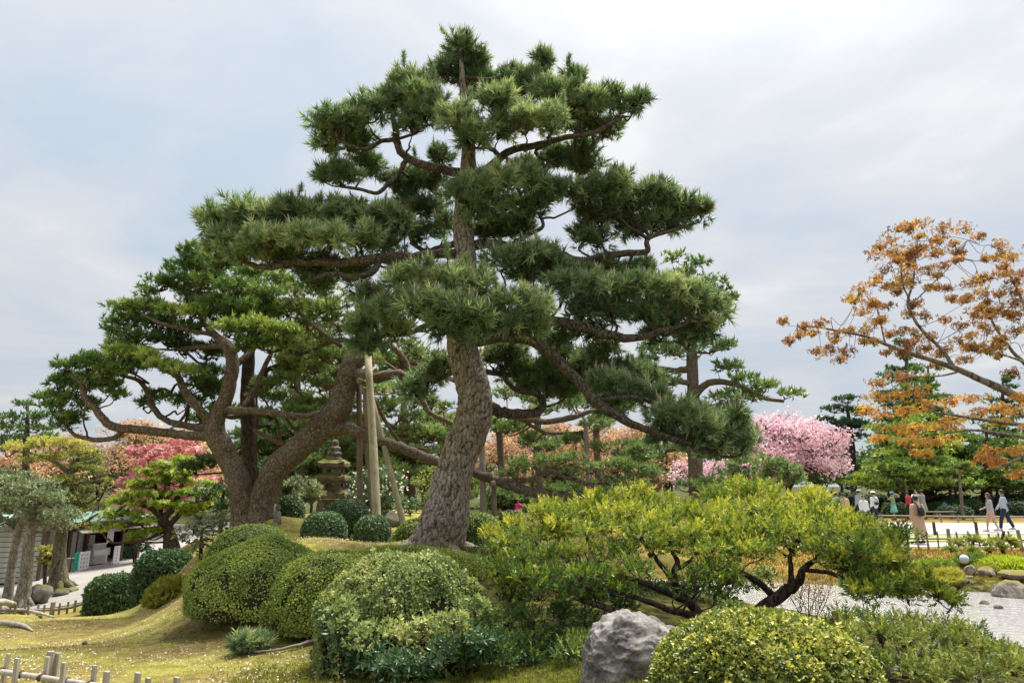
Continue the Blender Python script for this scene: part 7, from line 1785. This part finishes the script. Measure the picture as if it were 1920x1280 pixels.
def person(label, u, vf, Y, h, face, top, bottom, hair='hair', arms='down', stride=0.0, legs='trousers', hat=None, bag=None, sleeves=True, turn=0, shoes='shoe_dark', base=None, z_up=0.0, coat=False, sit=False):
    g = G(u, vf, Y) if base is None else np.asarray(base, float)
    g = g + (0, 0, .03 + z_up)
    root = thing('person', label, 'person', g)
    k = h / 1.70
    ca, sa = cos(face), sin(face)              # local +y is where the person faces; face = 0 looks along +Y (away from the camera)
    def M4(p):
        p = np.asarray(p, np.float64) * k
        return np.stack([p[:, 0] * ca - p[:, 1] * sa, p[:, 0] * sa + p[:, 1] * ca, p[:, 2]], -1) + g
    hip = .90 if not sit else .42
    hp = {s: np.array((s * .095, 0, hip)) for s in (-1, 1)}
    kn, an = {}, {}
    for s in (-1, 1):
        if sit:
            kn[s] = np.array((s * .11, .42, hip + .02)); an[s] = np.array((s * .11, .44, .08))
        else:
            f = stride * s
            kn[s] = np.array((s * .10, f * .55 + .03, .49)); an[s] = np.array((s * .095, f, .085 + (.05 if f < -.1 else 0)))
    dz = hip - .90
    shd = {s: np.array((s * .175, 0, 1.40 + dz)) for s in (-1, 1)}
    el, wr = {}, {}
    for s in (-1, 1):
        if arms == 'photo':
            el[s] = np.array((s * .24, .20, 1.22 + dz)); wr[s] = np.array((s * .09, .30, 1.46 + dz))
        elif arms == 'swing':
            el[s] = np.array((s * .23, -.10 * s, 1.13 + dz)); wr[s] = np.array((s * .24, .10 - .16 * s, .90 + dz))
        elif arms == 'front':
            el[s] = np.array((s * .24, .03, 1.13 + dz)); wr[s] = np.array((s * .12, .26, 1.02 + dz))
        else:
            el[s] = np.array((s * .235, -.03, 1.13 + dz)); wr[s] = np.array((s * .245, .05, .88 + dz))
    b = MB()
    for s in (-1, 1):
        tube(b, [hp[s], hp[s] * .5 + kn[s] * .5, kn[s], kn[s] * .55 + an[s] * .45, an[s]], [.085, .075, .055, .052, .036], 10)
        tube(b, [an[s] + (0, -.05, -.03), an[s] + (0, .06, -.045), an[s] + (s * .01, .17, -.06)], [.038, .04, .028], 8)
        tube(b, [shd[s], shd[s] * .5 + el[s] * .5, el[s], wr[s]], [.052, .045, .038, .026], 8)
        d = unit(wr[s] - el[s]); tube(b, [wr[s], wr[s] + d * .09], [.028, .034], 8)
    loft(b, [(0, 0, .80 + dz, .14, .10), (0, 0, .90 + dz, .165, .115), (0, 0, 1.05 + dz, .135, .095), (0, .01, 1.22 + dz, .16, .11), (0, 0, 1.36 + dz, .18, .10), (0, 0, 1.43 + dz, .12, .07), (0, .005, 1.47 + dz, .058, .058), (0, .015, 1.52 + dz, .054, .056)], 14)
    hx = np.array((0, .02, 1.60 + dz))
    loft(b, [(0, .03, 1.49 + dz, .03, .04), (0, .03, 1.51 + dz, .055, .075), (0, .02, 1.56 + dz, .072, .092), (0, .015, 1.62 + dz, .078, .098), (0, .01, 1.67 + dz, .066, .085), (0, .01, 1.70 + dz, .03, .04)], 14)
    tube(b, [hx + (0, .085, .0), hx + (0, .115, -.022)], [.010, .014], 6)
    x = MB()
    for s in (-1, 1):
        tube(x, [hx + (s * .074, -.01, .0), hx + (s * .088, -.015, -.01)], [.022, .016], 6)         # ears
        d = unit(wr[s] - el[s]); c = wr[s] + d * .085
        sd = unit(np.cross(d, (0, 1, .2)))
        for q, (o, l) in enumerate([(-.024, .062), (-.008, .072), (.008, .068), (.024, .052)]):
            a0 = c + sd * o; tube(x, [a0, a0 + d * l * .55 + (0, .006, 0), a0 + d * l + (0, .022, 0)], [.0095, .009, .007], 5)
        a0 = wr[s] + d * .03; tube(x, [a0, a0 + d * .035 + np.array((0, .04, 0)), a0 + d * .065 + np.array((0, .05, 0))], [.011, .010, .008], 5)
    body = remesh(b, .034 if Y < 33 else .045, M['skin'], 'body', root, x, M4)
    def part(name, mb, mat, parent=root):
        mb.V = [M4(v) for v in mb.V]
        return mb.build(name, mat, parent, smooth=True)
    e = MB(); v, t = ico(1)
    for s in (-1, 1):
        e.add(v * .011 + hx + (s * .031, .088, .012), t)
    tube(e, [hx + (-.025, .094, -.052), hx + (.025, .094, -.052)], [.006, .006], 5)
    part('face_details', e, M['eye'])
    # clothes
    c = MB()
    lo = .40 if coat else .84 + dz
    if coat:
        rings = [(0, 0, .34, .27, .23), (0, 0, .60, .235, .20), (0, 0, .88, .205, .165)]
    else:
        rings = [(0, 0, .82 + dz, .182, .135), (0, 0, .92 + dz, .182, .135)]
    rings += [(0, 0, 1.05 + dz, .165, .125), (0, .01, 1.22 + dz, .182, .13), (0, 0, 1.36 + dz, .20, .118), (0, 0, 1.435 + dz, .13, .085), (0, .0, 1.47 + dz, .075, .07)]
    loft(c, rings, 18)
    for s in (-1, 1):
        end = wr[s] if sleeves else shd[s] * .35 + el[s] * .65
        pts = [shd[s] * np.array((.9, 1, 1)), shd[s] * .5 + el[s] * .5, el[s], end] if sleeves else [shd[s] * np.array((.9, 1, 1)), shd[s] * .6 + el[s] * .4, end]
        w = 1.35 if coat else 1.0
        tube(c, pts, [.075, .066 * w, .058 * w, .046 * w] if sleeves else [.075, .068, .062], 10)
    q = MB(); q.V, q.T, q.n = c.V, c.T, c.n
    remesh(q, .032 if Y < 33 else .042, cloth(top, CL[top]), 'coat' if coat else 'shirt', root, None, M4)
    c = MB()
    if legs in ('trousers', 'shorts'):
        for s in (-1, 1):
            if legs == 'trousers':
                tube(c, [hp[s] + (0, 0, .02), hp[s] * .5 + kn[s] * .5, kn[s], an[s] + (0, 0, .03)], [.108, .094, .076, .066], 12)
            else:
                tube(c, [hp[s] + (0, 0, .02), hp[s] * .5 + kn[s] * .5, hp[s] * .25 + kn[s] * .75], [.108, .102, .10], 12)
        loft(c, [(0, 0, .84 + dz, .165, .125), (0, 0, .95 + dz, .172, .128)], 14)
        remesh(c, .028, cloth(bottom, CL[bottom]), legs, root, None, M4)
    elif legs == 'skirt':
        loft(c, [(0, 0, .47, .25, .20), (0, 0, .52, .25, .20), (0, 0, .72, .215, .165), (0, 0, .92, .175, .13), (0, 0, .96, .165, .12)], 22)
        part('skirt', c, cloth(bottom, CL[bottom]))
    for s in (-1, 1):
        c = MB(); tube(c, [an[s] + (0, -.065, -.03), an[s] + (0, .05, -.04), an[s] + (s * .01, .15, -.052), an[s] + (s * .012, .20, -.06)], [.048, .05, .042, .024], 10); part('shoe', c, M[shoes])
    c = MB(); v, t = ico(3); w = v.copy()
    w = w * np.array((.089, .108, .108)) + hx + (0, -.004, .022)
    keepz = (w[:, 1] - hx[1] < .048) | (w[:, 2] - hx[2] > .058)
    t2 = t[keepz[t].all(1)]
    t2 = t2[(w[t2][:, :, 2].mean(1) > hx[2] - (.085 if hair == 'hair' else .12))]
    c.add(w, t2)
    if hair == 'hair_brown':
        loft(c, [(hx[0], hx[1] - .045, hx[2] - .16, .075, .05), (hx[0], hx[1] - .04, hx[2] - .05, .09, .068), (hx[0], hx[1] - .03, hx[2] + .02, .088, .075)], 14)
    part('hair', c, M[hair])
    if hat:
        c = MB(); loft(c, [(hx[0], hx[1], hx[2] + .048, .135, .15), (hx[0], hx[1], hx[2] + .056, .132, .147), (hx[0], hx[1], hx[2] + .062, .098, .112), (hx[0], hx[1], hx[2] + .12, .09, .10), (hx[0], hx[1], hx[2] + .14, .05, .06)], 18); part('hat', c, cloth(hat, CL[hat]))
    if arms == 'photo':
        c = MB(); c.box((0, .37, 1.50 + dz), (.12, .02, .07)); ph = c; ph.V = [M4(v) for v in ph.V]
        o_ = ph.build('phone', M['black'], None, origin=g); tag(o_, 'small camera phone held up by the ' + ' '.join(label.split()[:7]), 'phone')
    if bag:
        kind, bm = bag
        o_ = thing('backpack' if kind == 'back' else 'shoulder_bag', BAGL[label], 'bag', g + (0, 0, 1.0 * k))
        c = MB()
        if kind == 'back':
            loft(c, [(0, -.20, .98, .10, .05), (0, -.215, 1.02, .135, .085), (0, -.205, 1.18, .13, .08), (0, -.18, 1.30, .10, .055), (0, -.165, 1.34, .04, .03)], 14)
        elif kind == 'hip':
            loft(c, [(-.02, -.19, .98, .10, .05), (-.02, -.20, 1.02, .15, .07), (-.02, -.195, 1.12, .145, .065), (-.02, -.18, 1.16, .10, .04)], 14)
        else:
            loft(c, [(.27, -.06, .74, .08, .14), (.28, -.06, .78, .095, .19), (.27, -.06, .96, .085, .17), (.26, -.06, 1.0, .05, .12)], 14)
        c.V = [M4(v) for v in c.V]; c.build('pouch', M['black'] if bm == 'black' else cloth(bm, CL[bm]), o_, smooth=True)
        c = MB()
        if kind == 'back':
            for s in (-1, 1):
                tube(c, [(s * .08, -.17, 1.30), (s * .10, -.09, 1.455), (s * .11, .06, 1.43), (s * .12, .145, 1.28), (s * .14, .10, 1.08), (s * .12, -.15, 1.02)], [.014] * 6, 6, sub=4)
        else:
            tube(c, [(.16 if kind == 'hip' else .27, -.15 if kind == 'hip' else -.06, 1.08 if kind == 'hip' else .98), (.02, -.14, 1.30), (-.12, -.03, 1.465), (-.10, .11, 1.36), (.06, .155, 1.18), (.19, .10, 1.04)], [.013] * 6, 6, sub=4)
        c.V = [M4(v) for v in c.V]; c.build('strap', M['black'] if bm == 'black' else cloth(bm, CL[bm]), o_, smooth=True)
    return root
BAGL = {
    'woman in a long beige coat seen from behind at the bamboo fence': 'small black backpack worn over the long beige coat',
    'woman in striped top and bare legs walking left with a big bag': 'big black shoulder bag carried by the woman in the striped top',
    'man in pale shirt and dark trousers striding beside the striped top woman': 'dark crossbody bag on the back of the man in the pale shirt',
    'visitor in a white shirt and white hat standing by the yew': 'thin dark crossbody bag of the visitor in the white hat',
    'visitor with navy backpack half hidden behind the yew tips': 'navy backpack in the group half hidden behind the yew',
    'visitor with bright blue backpack at the left of the group behind the yew': 'bright blue backpack at the left of the group behind the yew',
}
L_ = list(BAGL)
person(L_[0], 1727, 1016, 23.3, 1.58, .12, 'beige', 'beige', coat=True, legs='trousers', bag=('back', 'black'), hat=None)
person(L_[1], 1862, 992, 29.2, 1.62, pi / 2 - .5, 'stripe', 'beige', hair='hair_brown', legs='shorts', stride=.20, arms='front', bag=('side', 'black'), sleeves=False, shoes='shoe')
person(L_[2], 1889, 991, 29.8, 1.76, pi / 2 - .7, 'paleblue', 'navy', stride=-.22, arms='swing', bag=('hip', 'navy'), shoes='shoe')
person('visitor in green top, turquoise skirt and blue hat taking a photo', 1678, 971, 39.5, 1.60, .9, 'green', 'turq', legs='skirt', hat='blue', arms='photo', sleeves=False, stride=.05)
person('visitor in a red jacket and dark trousers beside the staked trunk', 1707, 970, 40.5, 1.62, .5, 'red', 'black')
person('visitor in pale grey shirt raising a camera beside the red jacket', 1722, 968, 42, 1.70, pi - .5, 'offwhite', 'grey', arms='photo')
person('visitor in a grey dress raising a camera behind the beige coat', 1734, 968, 41, 1.70, .4, 'grey', 'grey', legs='skirt', arms='photo')
person(L_[3], 1643, 976, 36.0, 1.66, .3, 'white', 'navy', hat='cream', bag=('hip', 'black'))
person('visitor in a grey shirt and grey cap behind the white hat visitor', 1616, 975, 38.0, 1.74, .1, 'grey', 'navy', hat='grey')
person('dark-haired visitor in white patterned shirt facing the camera in the group', 1624, 985, 33.0, 1.50, pi, 'white', 'navy')
person(L_[4], 1572, 976, 36.0, 1.62, .2, 'paleblue', 'denim', bag=('back', 'navy'))
person('dark-haired visitor in navy behind the backpack wearer', 1566, 976, 37.5, 1.70, -.3, 'navy', 'navy')
person(L_[5], 1554, 977, 36.0, 1.52, .3, 'white', 'navy', bag=('back', 'blue'))
person('dark-haired visitor in peach at the right of the half hidden group', 1587, 977, 36.5, 1.55, -.6, 'peach', 'black')
person('visitor in blue stooping low behind the clipped hedges', 1773, 962, 45, 1.45, .2, 'blue', 'denim', sit=True)
person('visitor in black standing in the shade behind the hedges', 1787, 960, 48, 1.66, .4, 'black', 'black')
person('person in a pink top seated low beside the dark round bush', 972, 968, 36, 1.30, pi - .3, 'pink', 'grey', sit=True)
person('person in white far off between the trunk and the pale prop pole', 903, 970, 44, 1.66, .3, 'white', 'beige')
print('TOTAL TRIANGLES', TRI_TOTAL, 'objects', len(bpy.data.objects))
